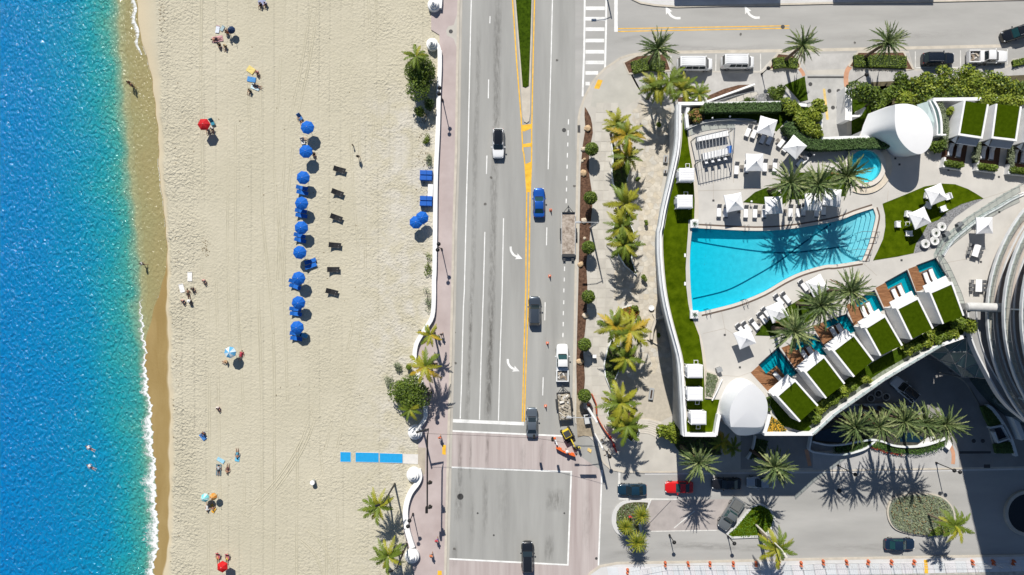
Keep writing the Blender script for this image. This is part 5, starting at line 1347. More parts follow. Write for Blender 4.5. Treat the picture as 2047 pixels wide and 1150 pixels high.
def palm(name,p,h,label,kind='coco',group=None,scale=1.0,nf=None,seed=0,base=0.0,lean=(0,0),shades=(0,1,1,2)):
 """p: pixel of the crown, h: crown height above the sea of paving (absolute), base: ground level"""
 c=w(p,h);r_=random.Random(seed*17+int(p[0]*3+p[1]))
 o=thing(name,label,'palm',(c.x-lean[0],c.y-lean[1],base),0,group)
 hh=h-base
 pts=[(lean[0]*(t**1.6),lean[1]*(t**1.6),hh*t)for t in (0,.12,.3,.5,.7,.88,1)]
 tw_=.16 if kind=='coco' else .26
 mb=MB();P=[Vector(q)for q in pts];rings=[]
 rad=[tw_*1.5,tw_*1.1,tw_,tw_*.92,tw_*.9,tw_*.95,tw_*(.8 if kind=='coco' else 1.3)]
 for q,rr in zip(P,rad):
  rings.append([(q.x+rr*math.cos(2*math.pi*k/8),q.y+rr*math.sin(2*math.pi*k/8),q.z)for k in range(8)])
 mb.loft(rings)
 obj('trunk',mb,M_TRUNK if kind=='coco' else M_TRUNKD,o,50)
 nf=nf or (19 if kind=='coco' else 56);az0=r_.uniform(0,6.28)
 for i in range(nf):
  t=(i+.5)/nf;az=i*2.39996+r_.uniform(-.3,.3)
  if r_.random()<.07:continue
  dead=i<(1 if kind=='coco' else 3)and r_.random()<.8
  if kind=='coco':
   v=i%3;sh=shades[r_.randrange(len(shades))]
   me=frond_mesh('coco_frond_%d_%d'%(v,sh),M_DEAD if dead else M_COCO[sh],2.75,.62,(.42,.5,.36)[v],(.62,.74,.8)[v],17,.15,.12,.55,v,(.15,-.2,.1)[v])
   el=-14+52*(t**1.4)+r_.uniform(-7,7);s=r_.uniform(.85,1.12)*scale
  else:
   v=i%3;sh=r_.choice((0,0,1,1,2))
   me=frond_mesh('date_frond_%d_%d'%(v,sh),M_DEAD if dead else M_DATE[sh],2.75,.40,(.16,.22,.12)[v],(.24,.34,.3)[v],19,.145,.28,.78,v+5)
   el=-34+104*(t**1.25)+r_.uniform(-6,6);s=r_.uniform(.86,1.08)*scale
  el+=9*math.cos(az-az0)-(25 if dead else 0)
  link('frond',me,o,(lean[0]+.08*math.cos(az),lean[1]+.08*math.sin(az),hh+.1*t),(r_.uniform(-.2,.2),R(-el),az),(s,s,s))
 return o
G1,G2,G3='date palms by the upper street','date palms on the pool deck','tall date palms in the courtyard planter'
for i,(r,x,y,h,s,lab)in enumerate([('G',532,455,7.0,1.13,'date palm on the corner island left of the white vans'),('G',1878,425,6.8,1.08,'date palm on the island right of the white vans'),('H',772,395,6.9,1.12,'leaning-looking date palm on the grass island left of the dark parked car')]):
 palm('date_palm',z(r,x,y),h,lab,'date',G1,s,seed=i,base=PV)
for i,(p,h,s,lab)in enumerate([(z('A',1105,735),DK+7.2,1.12,'left date palm of the three above the pool'),(z('A',1325,745),DK+7.2,1.1,'middle date palm of the three above the pool'),((1692,352),DK+7.2,1.16,'right date palm of the three above the pool, beside the spa'),(z('C',1135,920),DK+7.0,1.15,'left date palm of the three below the pool'),(z('C',1345,715),DK+7.0,1.18,'middle date palm of the three below the pool'),(z('D',125,600),DK+6.3,1.15,'right date palm of the three below the pool')]):
 palm('date_palm',p,h,lab,'date',G2,s,seed=i+20,base=DK)
for i,(p,lab)in enumerate([((1708,852),'leftmost of the five tall date palms in the courtyard planter'),((1757,852),'second of the five tall date palms from the left'),((1806,842),'middle of the five tall date palms'),((1848,846),'fourth of the five tall date palms from the left'),((1888,848),'rightmost of the five tall date palms in the courtyard planter')]):
 palm('date_palm',p,12.6,lab,'date',G3,(1.12,1.02,1.2,1.05,1.14)[i],seed=i+40,base=.6)
palm('date_palm',z('E',380,925),10.2,'big date palm beside the red sports car','date',None,1.1,seed=51,base=PV,nf=64)
palm('date_palm',z('E',985,960),9.8,'big date palm above the grey pickup at the lower street','date',None,1.16,seed=52,base=PV,nf=64)
GC='coconut palms along the hotel terrace'
for i,(p,h,s,lab)in enumerate([(z('K',592,262),7.2,.85,'topmost coconut palm of the terrace beds'),(z('K',660,345),7.4,1.05,'yellow coconut palm second from the top of the terrace beds'),(z('K',662,515),6.4,.9,'lower yellow coconut palm of the upper terrace bed'),(z('K',640,870),7.4,1.08,'coconut palm at the top of the middle terrace bed'),(z('K',618,1045),7.2,1.02,'coconut palm in the middle of the middle terrace bed'),(z('L',645,185),7.0,1.05,'coconut palm at the foot of the middle terrace bed'),(z('L',572,815),7.2,1.05,'left coconut palm of the yellow pair over the third terrace bed'),(z('L',690,850),7.6,1.2,'right yellow coconut palm over the third terrace bed'),(z('M',655,135),6.8,1.0,'coconut palm at the foot of the third terrace bed'),(z('M',610,480),7.4,1.15,'coconut palm right of the orange barrier'),(z('M',665,650),7.0,1.1,'lowest coconut palm of the terrace beds')]):
 palm('coconut_palm',p,h,lab,'coco',GC,s,seed=i+60,base=PV,nf=20,shades=(0,0,1,1,2)if i in (1,2,6,7)else (0,0,1,1))
for i,(p,h,s,lab)in enumerate([(z('G',520,810),6.5,.95,'left coconut palm of the clump at the podium corner'),(z('G',640,760),6.8,1.0,'dark coconut palm in the middle of the podium corner clump'),(z('G',770,830),6.2,.9,'yellowish coconut palm right in the podium corner clump'),(z('G',915,880),5.6,.72,'rightmost small coconut palm of the podium corner clump')]):
 palm('coconut_palm',p,h,lab,'coco','coconut palms at the podium corner',s,seed=i+80,base=PV,nf=18,shades=(0,0,1))
for i,(p,h,s,lab,ln)in enumerate([(z('N',352,435),5.5,.82,'coconut palm at the upper seaside shrub',(0,0)),(z('g',442,130),5.6,.66,'small coconut palm leaning over the white wave wall',(0,0)),(z('g',398,410),6.6,.98,'yellow topped coconut palm over the bend of the wave wall',(0,0)),(z('Y',668,560),5.8,.95,'coconut palm on the sand beside the lower wave wall',(-.5,.6)),(z('Y',748,985),5.9,1.0,'lowest coconut palm on the sand',(-.4,.7)),(z('g',262,790),3.6,.7,'low coconut palm in the beach shrub above the blue mats',(0,0)),(z('I',1712,895),7.2,1.05,'coconut palm in front of the orange barricades',(0,0)),(z('J',1392,690),6.5,1.0,'coconut palm at the right end of the oval planter',(.5,.3)),(z('E',560,765),5.0,.66,'small bright coconut palm under the podium edge',(0,0)),(z('E',650,810),4.4,.6,'small dark coconut palm in the podium shade',(0,0))]):
 palm('coconut_palm',p,h,lab,'coco',None,s,seed=i+100,base=PV,nf=18,lean=ln,shades=(0,1,1,2)if i in (1,2,8)else (0,0,1))
def leaf_cloud(pts,nrm,size,seed,flat=.6):
 """pts: list of positions, nrm outward directions -> leaf quads"""
 r_=random.Random(seed);mb=MB()
 for p,n in zip(pts,nrm):
  d=(Vector(n)*flat+Vector((r_.gauss(0,.5),r_.gauss(0,.5),r_.gauss(.25,.5)))).normalized()
  u=d.cross(Vector((r_.gauss(0,1),r_.gauss(0,1),r_.gauss(0,1)))).normalized();v=d.cross(u)
  s=size*r_.uniform(.6,1.3);p=Vector(p)
  mb.add([p-u*s*.5,p+v*s*.28,p+u*s*.5,p-v*s*.28],[(0,1,2,3)])
 return mb
def crown_pts(blobs,n,seed):
 r_=random.Random(seed);P,N=[],[]
 tot=sum(b[3]**2 for b in blobs)
 for b in blobs:
  for _ in range(int(n*b[3]**2/tot)):
   d=Vector((r_.gauss(0,1),r_.gauss(0,1),r_.gauss(.25,1))).normalized()
   rr=b[3]*(1-abs(r_.gauss(0,.22)))
   P.append((b[0]+d.x*rr,b[1]+d.y*rr,b[2]+d.z*rr*(b[4]if len(b)>4 else .8)));N.append(d)
 return P,N
def tree(name,p,h,rad,label,n=1500,leaf=.3,m=None,base=PV,group=None,seed=0,blobs=7,cat='tree',m2=None,aspect=(1,1),flat=.75):
 """leafy tree or shrub: p pixel of the crown centre, h height of the crown centre"""
 c=w(p,h);r_=random.Random(seed+int(p[0]+p[1]*3));hh=h-base
 o=thing(name,label,cat,(c.x,c.y,base),0,group)
 bl=[]
 for i in range(blobs):
  a=r_.uniform(0,6.28);q=rad*r_.uniform(.1,.72)if i else 0
  bl.append((q*math.cos(a)*aspect[0],q*math.sin(a)*aspect[1],hh+r_.uniform(-.3,.35)*rad*.6,rad*(r_.uniform(.38,.6)if blobs>1 else .82),flat))
 tr=MB();tr.tube([(0,0,-.02),(.03,.02,hh*.5),(0,0,hh)],.05+rad*.05,6,.03)
 for b in bl[1:5]:
  tr.tube([(0,0,hh*.45),(b[0]*.5,b[1]*.5,hh*.75),(b[0],b[1],b[2])],.03+rad*.02,5,.02)
 obj('trunk',tr,M_BARK,o)
 P,N=crown_pts(bl,n,seed+3)
 obj('crown',leaf_cloud(P,N,leaf,seed+9),m or M_LEAF[1],o)
 if m2:
  P,N=crown_pts([(b[0],b[1],b[2]+.12,b[3]*1.02,b[4])for b in bl],n//2,seed+5)
  obj('crown_tips',leaf_cloud(P,N,leaf,seed+12),m2,o)
 return o
GT='round clipped trees along the mulch strip'
for i,(r,x,y)in enumerate((('K',395,452),('K',384,828),('L',370,210),('L',370,588),('L',340,955),('M',338,425))):
 tree('round_tree',z(r,x,y),2.7,1.3,'%s small round clipped tree from the top along the mulch strip'%ORD[i],1500,.24,M_LEAF[1],group=GT,seed=i,blobs=1,m2=M_LEAF[2],flat=.95)
tree('sea_grape',z('N',372,630),2.6,3.3,'broad sea grape shrub against the upper wave wall',4600,.34,M_LEAF[1],seed=3,blobs=10,m2=M_LEAF[2],cat='shrub',aspect=(.72,1.3),base=0)
tree('sea_grape',z('N',372,855),1.5,1.25,'bright green low shrub below the sea grape',1200,.22,M_LEAF[2],seed=4,blobs=5,cat='shrub',base=0)
tree('sea_grape',z('N',455,820),1.8,1.2,'dark tail of shrub beside the painted part of the wave wall',900,.28,M_LEAF[0],seed=5,blobs=5,cat='shrub',aspect=(.6,1.6),base=0)
tree('sea_grape',z('g',225,640),2.6,3.4,'big rounded sea grape bush at the bend of the wave wall',4600,.34,M_LEAF[1],seed=6,blobs=12,m2=M_LEAF[2],cat='shrub',aspect=(1,1.1),base=0)
tree('beach_scrub',z('g',160,420),.5,1.0,'thin grey green scrub on the sand above the sea grape bush',420,.2,M_SAGE,seed=7,blobs=5,cat='shrub',aspect=(.6,1.4),base=0)
tree('beach_scrub',z('g',80,540),.4,1.1,'sparse trailing scrub on the sand left of the sea grape bush',320,.2,M_SAGE,seed=8,blobs=5,cat='shrub',aspect=(1.3,.7),base=0)
tree('beach_scrub',z('g',250,420),.9,.8,'olive shrub tip above the sea grape bush',500,.22,M_LEAF[2],seed=9,blobs=4,cat='shrub',aspect=(.5,1.5),base=0)
for i,(r,x,y,rr,asp,lab)in enumerate((('O',455,150,.8,(.5,2.0),'dry scrub along the wall above the blue cabinets'),('O',445,960,1.2,(.55,2.4),'dry scrub patch along the wave wall left of the street lamp'),('P',440,160,1.2,(.5,2.4),'long dry scrub patch above the bend of the wave wall'),('N',430,1080,.9,(.6,1.6),'withered scrub below the upper shrubs'),('P',395,400,.6,(.9,1.0),'small tuft at the outside of the wall bend'))):
 tree('beach_scrub',z(r,x,y),.3,rr,lab,420,.2,[M_SAGE,M_LEAF[2]][i%2],seed=30+i,blobs=6,cat='shrub',aspect=asp,base=0)
for i,(r,x,y,h,rr,mm,m2,lab)in enumerate([('H',560,860,4.5,2.6,0,2,'rounded dark green tree beside the driveway wall'),('H',700,920,4.2,2.1,1,2,'smaller tree tucked behind the driveway tree'),('H',900,800,4.0,2.3,1,2,'spiky looking shrub left in the long upper hedge garden'),('H',930,930,4.0,2.2,2,3,'bright palm-like shrub in front of the large dome'),('H',1090,790,4.4,2.4,1,3,'second big shrub of the long upper garden'),('H',1180,880,4.2,2.2,1,2,'lower shrub beside the dome roof in the upper garden'),('H',1280,770,4.4,2.4,1,3,'third big shrub of the long upper garden'),('H',1400,840,4.3,2.3,1,3,'fourth big shrub of the long upper garden'),('H',1520,770,4.4,2.5,2,3,'fifth big shrub of the long upper garden'),('H',1640,850,4.3,2.3,1,3,'sixth big shrub of the long upper garden'),('H',1780,770,4.4,2.6,1,3,'seventh big shrub of the long upper garden'),('H',1900,840,4.3,2.4,1,3,'eighth big shrub of the long upper garden'),('H',2010,900,4.2,2.2,1,2,'last shrub of the long upper garden at the right edge'),('H',1320,880,4.2,2.0,0,2,'dark low shrub between the garden shrubs')]):
 tree('garden_shrub',z(r,x,y),h,rr,lab,1500,.42,M_LEAF[mm],seed=i+200,blobs=8,m2=M_LEAF[m2],cat='shrub',group='shrubs of the long upper garden')
for i,(r,x,y,rr,lab)in enumerate([('H',1730,935,1.6,'left yellow green creeper clump on the upper parapet'),('H',1850,950,1.6,'middle yellow green creeper clump on the upper parapet'),('H',1980,940,1.6,'right yellow green creeper clump on the upper parapet')]):
 tree('creeper',z(r,x,y),DK+.9,rr,lab,900,.35,M_LEAF[2],base=DK,seed=i+230,blobs=6,m2=M_LEAF[3],cat='shrub',aspect=(1.4,.55))
for i,(r,x,y,rr,lab)in enumerate([('A',1110,140,1.5,'bright shrub at the left of the deck corner by the driveway'),('A',1170,230,1.6,'bright shrub on the inner side of the deck corner'),('A',1250,290,1.6,'large bright shrub midway at the deck corner'),('A',1310,340,1.2,'lowest bright shrub at the deck corner'),('A',1330,130,1.2,'topmost bright shrub at the deck corner'),('A',1290,210,1.2,'bright shrub against the driveway wall')]):
 tree('deck_shrub',z(r,x,y),DK+1.3,rr,lab,900,.36,M_LEAF[2],base=DK,seed=i+240,blobs=6,m2=M_LEAF[3],cat='shrub',group='bright shrubs at the deck corner')
tree('deck_shrub',z('A',360,215),DK+.8,1.3,'mixed green and coral shrub in the deck corner bed',900,.28,M_LEAF[2],base=DK,seed=260,blobs=6,m2=mat('coral_leaf',(.30,.16,.06),.6,.2,2),cat='shrub')
tree('deck_shrub',z('A',405,165),DK+1.2,.8,'round dark shrub in the deck corner bed',600,.22,M_LEAF[1],base=DK,seed=261,blobs=4,cat='shrub')
tree('deck_shrub',z('e',60,660),DK+1.0,1.25,'leafy shrub below the large dome',900,.32,M_LEAF[2],base=DK,seed=262,blobs=6,cat='shrub',m2=M_LEAF[1])
tree('deck_shrub',z('e',225,240),DK+1.0,.8,'yellow green shrub left of the first upper cabana',700,.3,M_LEAF[2],base=DK,seed=263,blobs=5,cat='shrub',m2=M_LEAF[3],aspect=(.6,1.8))
for i,(t_,box,u,v)in enumerate(UPC):
 c=quadpt(box,.5,.5);bl=[]
 for k in range(6):
  q=quadpt(box,.12+.15*k,.45);bl.append((q[0],q[1],DK+.95,.5,.9))
 P,N=crown_pts(bl,900,300+i);ob=obj('shrubs',leaf_cloud(P,N,.26,310+i),M_LEAF[2],t_,world=True)
 P,N=crown_pts([(b[0],b[1],b[2]-.1,b[3],b[4])for b in bl],500,320+i);obj('shrubs',leaf_cloud(P,N,.26,330+i),M_LEAF[1],t_,world=True)
def hedge(name,label,line_,wid,z0,z1,m,n,leaf,seed=0,core=(.02,.035,.012),cat='hedge'):
 """clipped hedge along a world polyline: dense leaf skin round a solid core"""
 r_=random.Random(seed);P=[Vector(p)for p in line_]
 o=thing(name,label,cat,(P[0].x,P[0].y,z0))
 obj('core',MB().ribbon(line_,wid-.18,z0,z1-.1),mat('hedge_core',core,.95,.2,3),o,world=True)
 seg=[(a,b_,(b_-a).length)for a,b_ in zip(P[:-1],P[1:])];tot=sum(s[2]for s in seg);pts,nr=[],[]
 for a,b_,ln in seg:
  t=(b_-a).normalized();nn=Vector((-t.y,t.x))
  for _ in range(int(n*ln/tot)):
   q=a+(b_-a)*r_.random();k=r_.random()
   if k<.6:
    pts.append((q.x+nn.x*wid*(r_.random()-.5),q.y+nn.y*wid*(r_.random()-.5),z1+r_.gauss(-.03,.05)));nr.append((0,0,1))
   else:
    s=1 if k<.8 else -1;pts.append((q.x+nn.x*wid/2*s,q.y+nn.y*wid/2*s,r_.uniform(z0+.05,z1)));nr.append((nn.x*s,nn.y*s,.2))
 obj('foliage',leaf_cloud(pts,nr,leaf,seed+1,1.1),m,o,world=True)
 return o
hedge('hedge','long straight clipped hedge along the top edge of the deck',wl(zl('A',(430,138),(640,136),(850,133),(1040,130)),DK+1.6),1.35,DK,DK+1.6,M_HEDGE,2600,.2,1)
hedge('hedge','clipped hedge curving round the diamond umbrella below the driveway',wl(smooth_line(zl('A',(1095,265),(1130,330),(1190,395),(1270,425),(1370,432),(1507,432)),3)+zl('B',(100,425),(250,420),(445,415)),DK+1.6),1.5,DK,DK+1.6,M_HEDGE,4200,.2,2)
hedge('hedge','sage green hedge strip right of the glazed wing',wl(smooth_line(zl('e',(110,150),(150,240),(175,340),(180,450),(175,560),(165,680)),3),DK+1),.95,DK,DK+1.0,M_SAGE,1100,.2,3,(.08,.09,.05))
hedge('hedge','narrow sage hedge between the first two upper cabanas',wl(zl('e',(575,600),(560,700),(540,830)),DK+1),.5,DK,DK+1.0,M_SAGE,400,.18,4,(.08,.09,.05))
hedge('hedge','narrow sage hedge between the last two upper cabanas',wl(zl('e',(965,640),(955,760),(935,900)),DK+1),.55,DK,DK+1.0,M_SAGE,400,.18,5,(.08,.09,.05))
tree('deck_shrub',z('e',520,765),DK+.9,.75,'pale sage bush right of the first upper planter',600,.2,M_SAGE,base=DK,seed=264,blobs=5,cat='shrub')
tree('deck_shrub',z('e',915,830),DK+.9,.75,'pale sage bush right of the middle upper planter',600,.2,M_SAGE,base=DK,seed=265,blobs=5,cat='shrub',aspect=(.8,1.3))
low=[(z('b',1290,880),1.3,3),(z('b',1200,850),1.0,2),(z('b',1110,960),.8,3),(z('b',890,990),1.0,3),(z('b',950,1020),.7,2),(z('b',830,1080),.8,3),(z('b',730,1110),.8,2),(z('c',1250,620),.6,3),(z('c',1130,700),.7,2),(z('c',1020,730),.8,3),(z('c',910,850),.8,2),(z('c',780,930),.9,3),(z('c',740,1000),.8,2),(z('c',980,790),.5,2),(z('b',1020,990),.9,2),(z('b',620,1140),.8,3)]
for i,(p,rr,sh)in enumerate(low):
 tree('bed_shrub',p,DK+.8,rr*1.35,'%s bright leafy shrub from the tower in the bed behind the lower cabanas'%ORD[i],700,.34,M_LEAF[2],base=DK,seed=i+270,blobs=5,m2=M_LEAF[sh],cat='shrub',group='shrubs behind the lower cabanas')
for i,(r,x,y,rr)in enumerate((('c',235,850,.7),('c',240,940,.6))):
 tree('bed_shrub',z(r,x,y),DK+.6,rr,'low shrub between the lower dome and its cabana, %s'%('upper','lower')[i],350,.25,M_LEAF[1],base=DK,seed=i+290,blobs=4,cat='shrub')
def cover(parent,poly,zz,n,leaf,m,seed,name='plants'):
 r_=random.Random(seed);xs=[p[0]for p in poly];ys=[p[1]for p in poly];P=[]
 while len(P)<n:
  q=(r_.uniform(min(xs),max(xs)),r_.uniform(min(ys),max(ys)))
  if inside(q,poly):P.append((q[0],q[1],zz+r_.uniform(0,.18)))
 o=obj(name,leaf_cloud(P,[(0,0,1)]*len(P),leaf,seed,.9),m,parent,world=True);o['kind']='stuff'
 return o
cover(TB[0],TB[1],DK+.3,700,.2,M_SAGE,1);cover(TB[0],TB[1],DK+.3,250,.2,M_LEAF[1],2)
cover(fb,wl(FBP,DK+.3),DK+.3,420,.2,mat('yellow_flower',(.62,.36,.03),.7,.3,3),3,'flowers');cover(fb,wl(FBP,DK+.3),DK+.3,300,.2,M_LEAF[0],4)
M_PLW=mat('planter_wall',(.70,.72,.72),.6,.08,1)
def bed(name,label,outline,m_soil,wallm=None,hgt=.35,wt=.2,smooth_n=0,cat='planter'):
 pts=smooth_line(outline+[outline[0]],smooth_n)[:-1]if smooth_n else outline
 c=(sum(p[0]for p in pts)/len(pts),sum(p[1]for p in pts)/len(pts))
 o=thing(name,label,cat,w(c,PV))
 if wallm:obj('wall',MB().ringwall(wl(pts,PV+hgt),wt,PV-.05,PV+hgt),wallm,o,world=True)
 obj('soil',MB().prism(wl(pts,PV),PV-.05,PV+hgt-.12,bottom=False),m_soil,o,world=True)
 return o,wl(pts,PV)
tb1,tp=bed('terrace_planter','narrow leaf shaped planter with pale blue wall under the upper terrace palms',zl('K',(545,400),(560,520),(548,620),(560,720),(600,790),(660,720),(685,600),(640,560),(590,470)),M_SOIL,M_PLW,.5,.18)
cover(tb1,tp,.5,900,.3,M_LEAF[1],21)
tb2,tp=bed('terrace_planter','planter with curved white rim under the middle terrace palms',zl('L',(560,60),(600,270),(650,350),(740,425),(700,300),(720,100),(660,-60),(600,-100)),M_SOIL,M_PLW,.4,.18)
cover(tb2,tp,.4,700,.3,M_LEAF[0],22)
tb3,tp=bed('terrace_planter','pointed planter with pale blue wall under the yellow terrace palms',zl('M',(545,0),(510,90),(490,190),(500,280),(540,385),(600,240),(660,190),(650,80),(590,40)),M_SOIL,M_PLW,.5,.18)
cover(tb3,tp,.5,900,.3,M_LEAF[1],23)
tb4,tp=bed('terrace_planter','planter with white arc rim under the lowest terrace palms',zl('M',(515,560),(545,640),(590,700),(700,780),(760,700),(700,560),(620,440),(560,440)),M_MULCH,M_PLW,.3,.15)
cover(tb4,tp,.4,500,.3,M_LEAF[0],24)
tb5,tp=bed('terrace_planter','white arc rimmed planter above the yellow terrace palms',zl('L',(560,740),(600,690),(690,655),(760,690),(740,760),(640,790)),M_MULCH,M_PLW,.3,.15)
cover(tb5,tp,.4,450,.25,mat('coral_cover',(.36,.14,.03),.7,.3,2),25);cover(tb5,tp,.45,300,.25,M_LEAF[2],26)
for i,(r,x,y,rr,lab)in enumerate((('K',740,690,.55,'small round bush on the flagstones beside the upper planter'),('K',815,1020,.5,'small potted bush on the flagstones by the podium'),('L',795,440,.75,'small bush at the tip of the middle planter'),('L',735,665,.65,'small bush above the yellow palms'),('K',908,262,.7,'small bush in the shade of the podium corner palms'),('L',912,885,.4,'small plant in the stone alcove under the podium'))):
 tree('terrace_bush',z(r,x,y),.9,rr,lab,420,.22,M_LEAF[2],seed=i+400,blobs=4,cat='shrub')
tree('terrace_shrub',z('M',985,715),2.0,1.9,'broad yellow green shrub right of the terrace steps',1700,.45,M_LEAF[2],seed=410,blobs=9,cat='shrub',m2=M_LEAF[3])
def kisland(label,pts,mtop,h=.3,cat='planter'):
 c=(sum(p[0]for p in pts)/len(pts),sum(p[1]for p in pts)/len(pts));o=thing('planting_island',label,cat,w(c,0))
 obj('kerb',MB().ringwall(wl(pts),.3,-.02,PV+.06),M_KERB,o,world=True)
 obj('bed',MB().prism(wl(pts),0,PV+.03,bottom=False),mtop,o,world=True)
 return o,wl(pts)
isl,tp=kisland('mulched corner island with clipped hedge under the leftmost street palm',zl('G',(215,585),(340,520),(600,500),(650,660),(265,690)),M_MULCH)
hedge('box_hedge','low clipped hedge block on the corner island left of the vans',wl(zl('G',(300,630),(400,600),(500,590),(590,625)),.8),1.9,.12,.9,M_LEAF[2],1300,.22,41,(.05,.08,.015))
isl,tp=kisland('grassy kerbed island right of the white vans',zl('G',(1555,650),(1650,500),(1800,515),(1855,600),(1850,640),(1590,650)),M_MULCH)
hedge('box_hedge','low clipped olive hedge block on the island right of the vans',wl(zl('G',(1610,590),(1720,575),(1840,590)),.7),1.6,.12,.75,M_LEAF[2],900,.22,42,(.05,.08,.015))
isl,tp=kisland('long grassy kerbed island left of the dark parked car',zl('H',(415,620),(500,488),(920,485),(1015,650),(940,655),(500,645)),M_MULCH)
hedge('box_hedge','long low clipped hedge on the island left of the dark parked car',wl(zl('H',(470,565),(700,565),(960,575)),.7),1.9,.12,.7,M_LEAF[2],1500,.22,43,(.05,.08,.015))
hedge('box_hedge','low hedge at the right edge of the upper street',wl(zl('H',(1950,590),(2080,560)),.6),1.0,.12,.6,M_LEAF[2],400,.22,44,(.05,.08,.015))
bd,tp=bed('garden_bed','dark grass triangle beside the driveway',zl('G',(1715,790),(1900,712),(1930,930),(1860,950),(1800,880)),M_LAWN,None,.2)
tree('garden_shrub',z('G',1640,880),1.2,1.6,'leafy shrub group beside the grey gravel at the podium',1200,.32,M_LEAF[1],seed=430,blobs=7,cat='shrub',m2=M_LEAF[2])
tree('garden_shrub',z('G',1370,930),.6,1.0,'low grass tuft above the podium edge',400,.25,M_LEAF[1],seed=431,blobs=5,cat='shrub',aspect=(1.6,.5))
rp_=thing('access_ramp','wedge shaped ramp with white walls and railing beside the podium','ramp',w(z('G',1200,880),PV))
obj('mulch',MB().sheet(wl(zl('G',(1010,890),(1150,830),(1280,795),(1385,790),(1180,870),(1000,945),(990,920))),PV+.03),M_MULCH,rp_,world=True)
obj('mulch',MB().sheet(wl(zl('G',(720,910),(800,900),(960,960),(720,965))),PV+.03),M_MULCH,rp_,world=True)
obj('ramp_surface',MB().sheet(wl(zl('G',(1010,945),(1430,810),(1430,860),(1250,880),(1060,950))),PV+.02),mat('ramp_dark',(.12,.12,.125),.8,.15,2),rp_,world=True)
obj('wall',MB().ribbon(wl(zl('G',(985,950),(1180,878),(1432,788)),.6),.28,0,.9),M_WHITEW,rp_,world=True)
obj('path',MB().sheet(wl(zl('G',(1060,955),(1260,885),(1450,860),(1470,880),(1300,950))),PV+.025),M_WALK,rp_,world=True)
railing(rp_,wl(zl('G',(1075,945),(1260,890),(1450,845),(1480,905)),1.0),PV,.95,1.2,False)
obj('gravel',MB().sheet(wl(zl('G',(1430,950),(1480,880),(1550,860),(1560,950))),PV+.025),M_GRAVEL,rp_,world=True)
obj('white_edge',MB().ribbon(wl(zl('G',(800,900),(870,925),(985,955)),.5),.2,PV,.6),M_WHITEW,rp_,world=True)
dw=thing('driveway_wall','white wall along the right side of the driveway','wall',w(z('H',410,960),0))
obj('wall',MB().prism(wl(zl('H',(385,812),(440,812),(440,1117),(385,1117)),3.0),0,3.0),M_WHITEW,dw,world=True)
obj('coping',MB().prism(wl(zl('H',(425,808),(447,808),(447,1122),(425,1122)),3.2),3.0,3.2),M_WHITEP,dw,world=True)
gw=thing('garden_wall','short angled white wall behind the driveway wall','wall',w(z('H',520,1050),0))
obj('wall',MB().ribbon(wl(zl('H',(440,1080),(520,1078),(570,1000)),3.0),.25,0,3.0),M_WHITEW,gw,world=True)
obj('cap',MB().ribbon(wl(zl('H',(440,1080),(520,1078),(570,1000)),3.05),.32,3.0,3.08),M_WHITEP,gw,world=True)
struct('garden_lawn',MB().prism(wl(zl('H',(440,830),(760,800),(820,960),(600,1250),(440,1300)),0),0,PV+.03,bottom=False),M_LAWN)
struct('long_garden',MB().prism(wl([(1740,165),(2060,150),(2060,240),(1740,300)]),0,PV+.03,bottom=False),M_SOIL)
cp=thing('courtyard_planter','wavy white walled courtyard planter with reflecting pool and hedge under five palms','planter',w((1760,870),PV))
ow=smooth_line(zl('f',(235,255),(220,345),(215,435),(320,465),(500,482),(640,470),(780,430),(850,390),(915,335)),4)
iw=smooth_line(zl('f',(245,345),(400,378),(560,375),(720,345),(850,325),(920,325),(1010,345),(1100,380),(1220,398),(1370,395),(1500,370),(1650,320),(1700,300)),4)
obj('outer_wall',MB().ribbon(wl(ow,1.0),.26,PV,1.0),M_PLW,cp,world=True)
obj('inner_wall',MB().ribbon(wl(iw,1.1),.26,PV,1.1),M_PLW,cp,world=True)
pool_p=zl('f',(250,260),(245,340),(560,365),(850,315),(1010,335),(1220,388),(1500,360),(1680,300),(1650,120),(1300,60),(600,60),(420,150))
obj('soil',MB().prism(wl(pool_p,.6),PV,.55,bottom=False),mat('dark_soil',(.05,.05,.04),.9,.3,2),cp,world=True)
obj('reflecting_pool',MB().sheet(wl(zl('f',(1140,250),(1320,240),(1440,300),(1380,350),(1180,340)),.6),.6),mat('dark_pool',(.006,.022,.04),.08,0,spec=.6),cp,world=True)
obj('reflecting_pool',MB().sheet(wl(zl('f',(270,240),(520,170),(700,300),(520,350),(260,325)),.6),.6),MATS['dark_pool'],cp,world=True)
obj('pale_slab',MB().sheet(wl(zl('f',(1340,395),(1500,280),(1560,290),(1480,370)),.7),.7),M_WALK2,cp,world=True)
hp=wl(smooth_line(zl('f',(500,425),(640,415),(780,375),(880,350),(960,375),(1060,410),(1180,428),(1300,440),(1440,430),(1560,395),(1660,350)),3),.8)
obj('hedge_core',MB().ribbon(hp,.8,PV,.75),MATS['hedge_core'],cp,world=True)
r_=random.Random(8);P=[(a[0]+r_.uniform(-.65,.65),a[1]+r_.uniform(-.65,.65),.8+r_.uniform(-.1,.1))for a in hp for _ in range(60)]
obj('hedge_foliage',leaf_cloud(P,[(0,0,1)]*len(P),.2,77,.9),mat('bright_hedge',(.07,.145,.02),.6,.3,2,transl=.15),cp,world=True)
P=[(a[0]+r_.uniform(-.3,.3),a[1]-.75+r_.uniform(-.2,.2),.5+r_.uniform(-.1,.1))for a in hp[9:20]for _ in range(26)]
obj('red_flowers',leaf_cloud(P,[(0,0,1)]*len(P),.2,78,.9),mat('red_flower',(.32,.045,.02),.7,.25,3),cp,world=True)
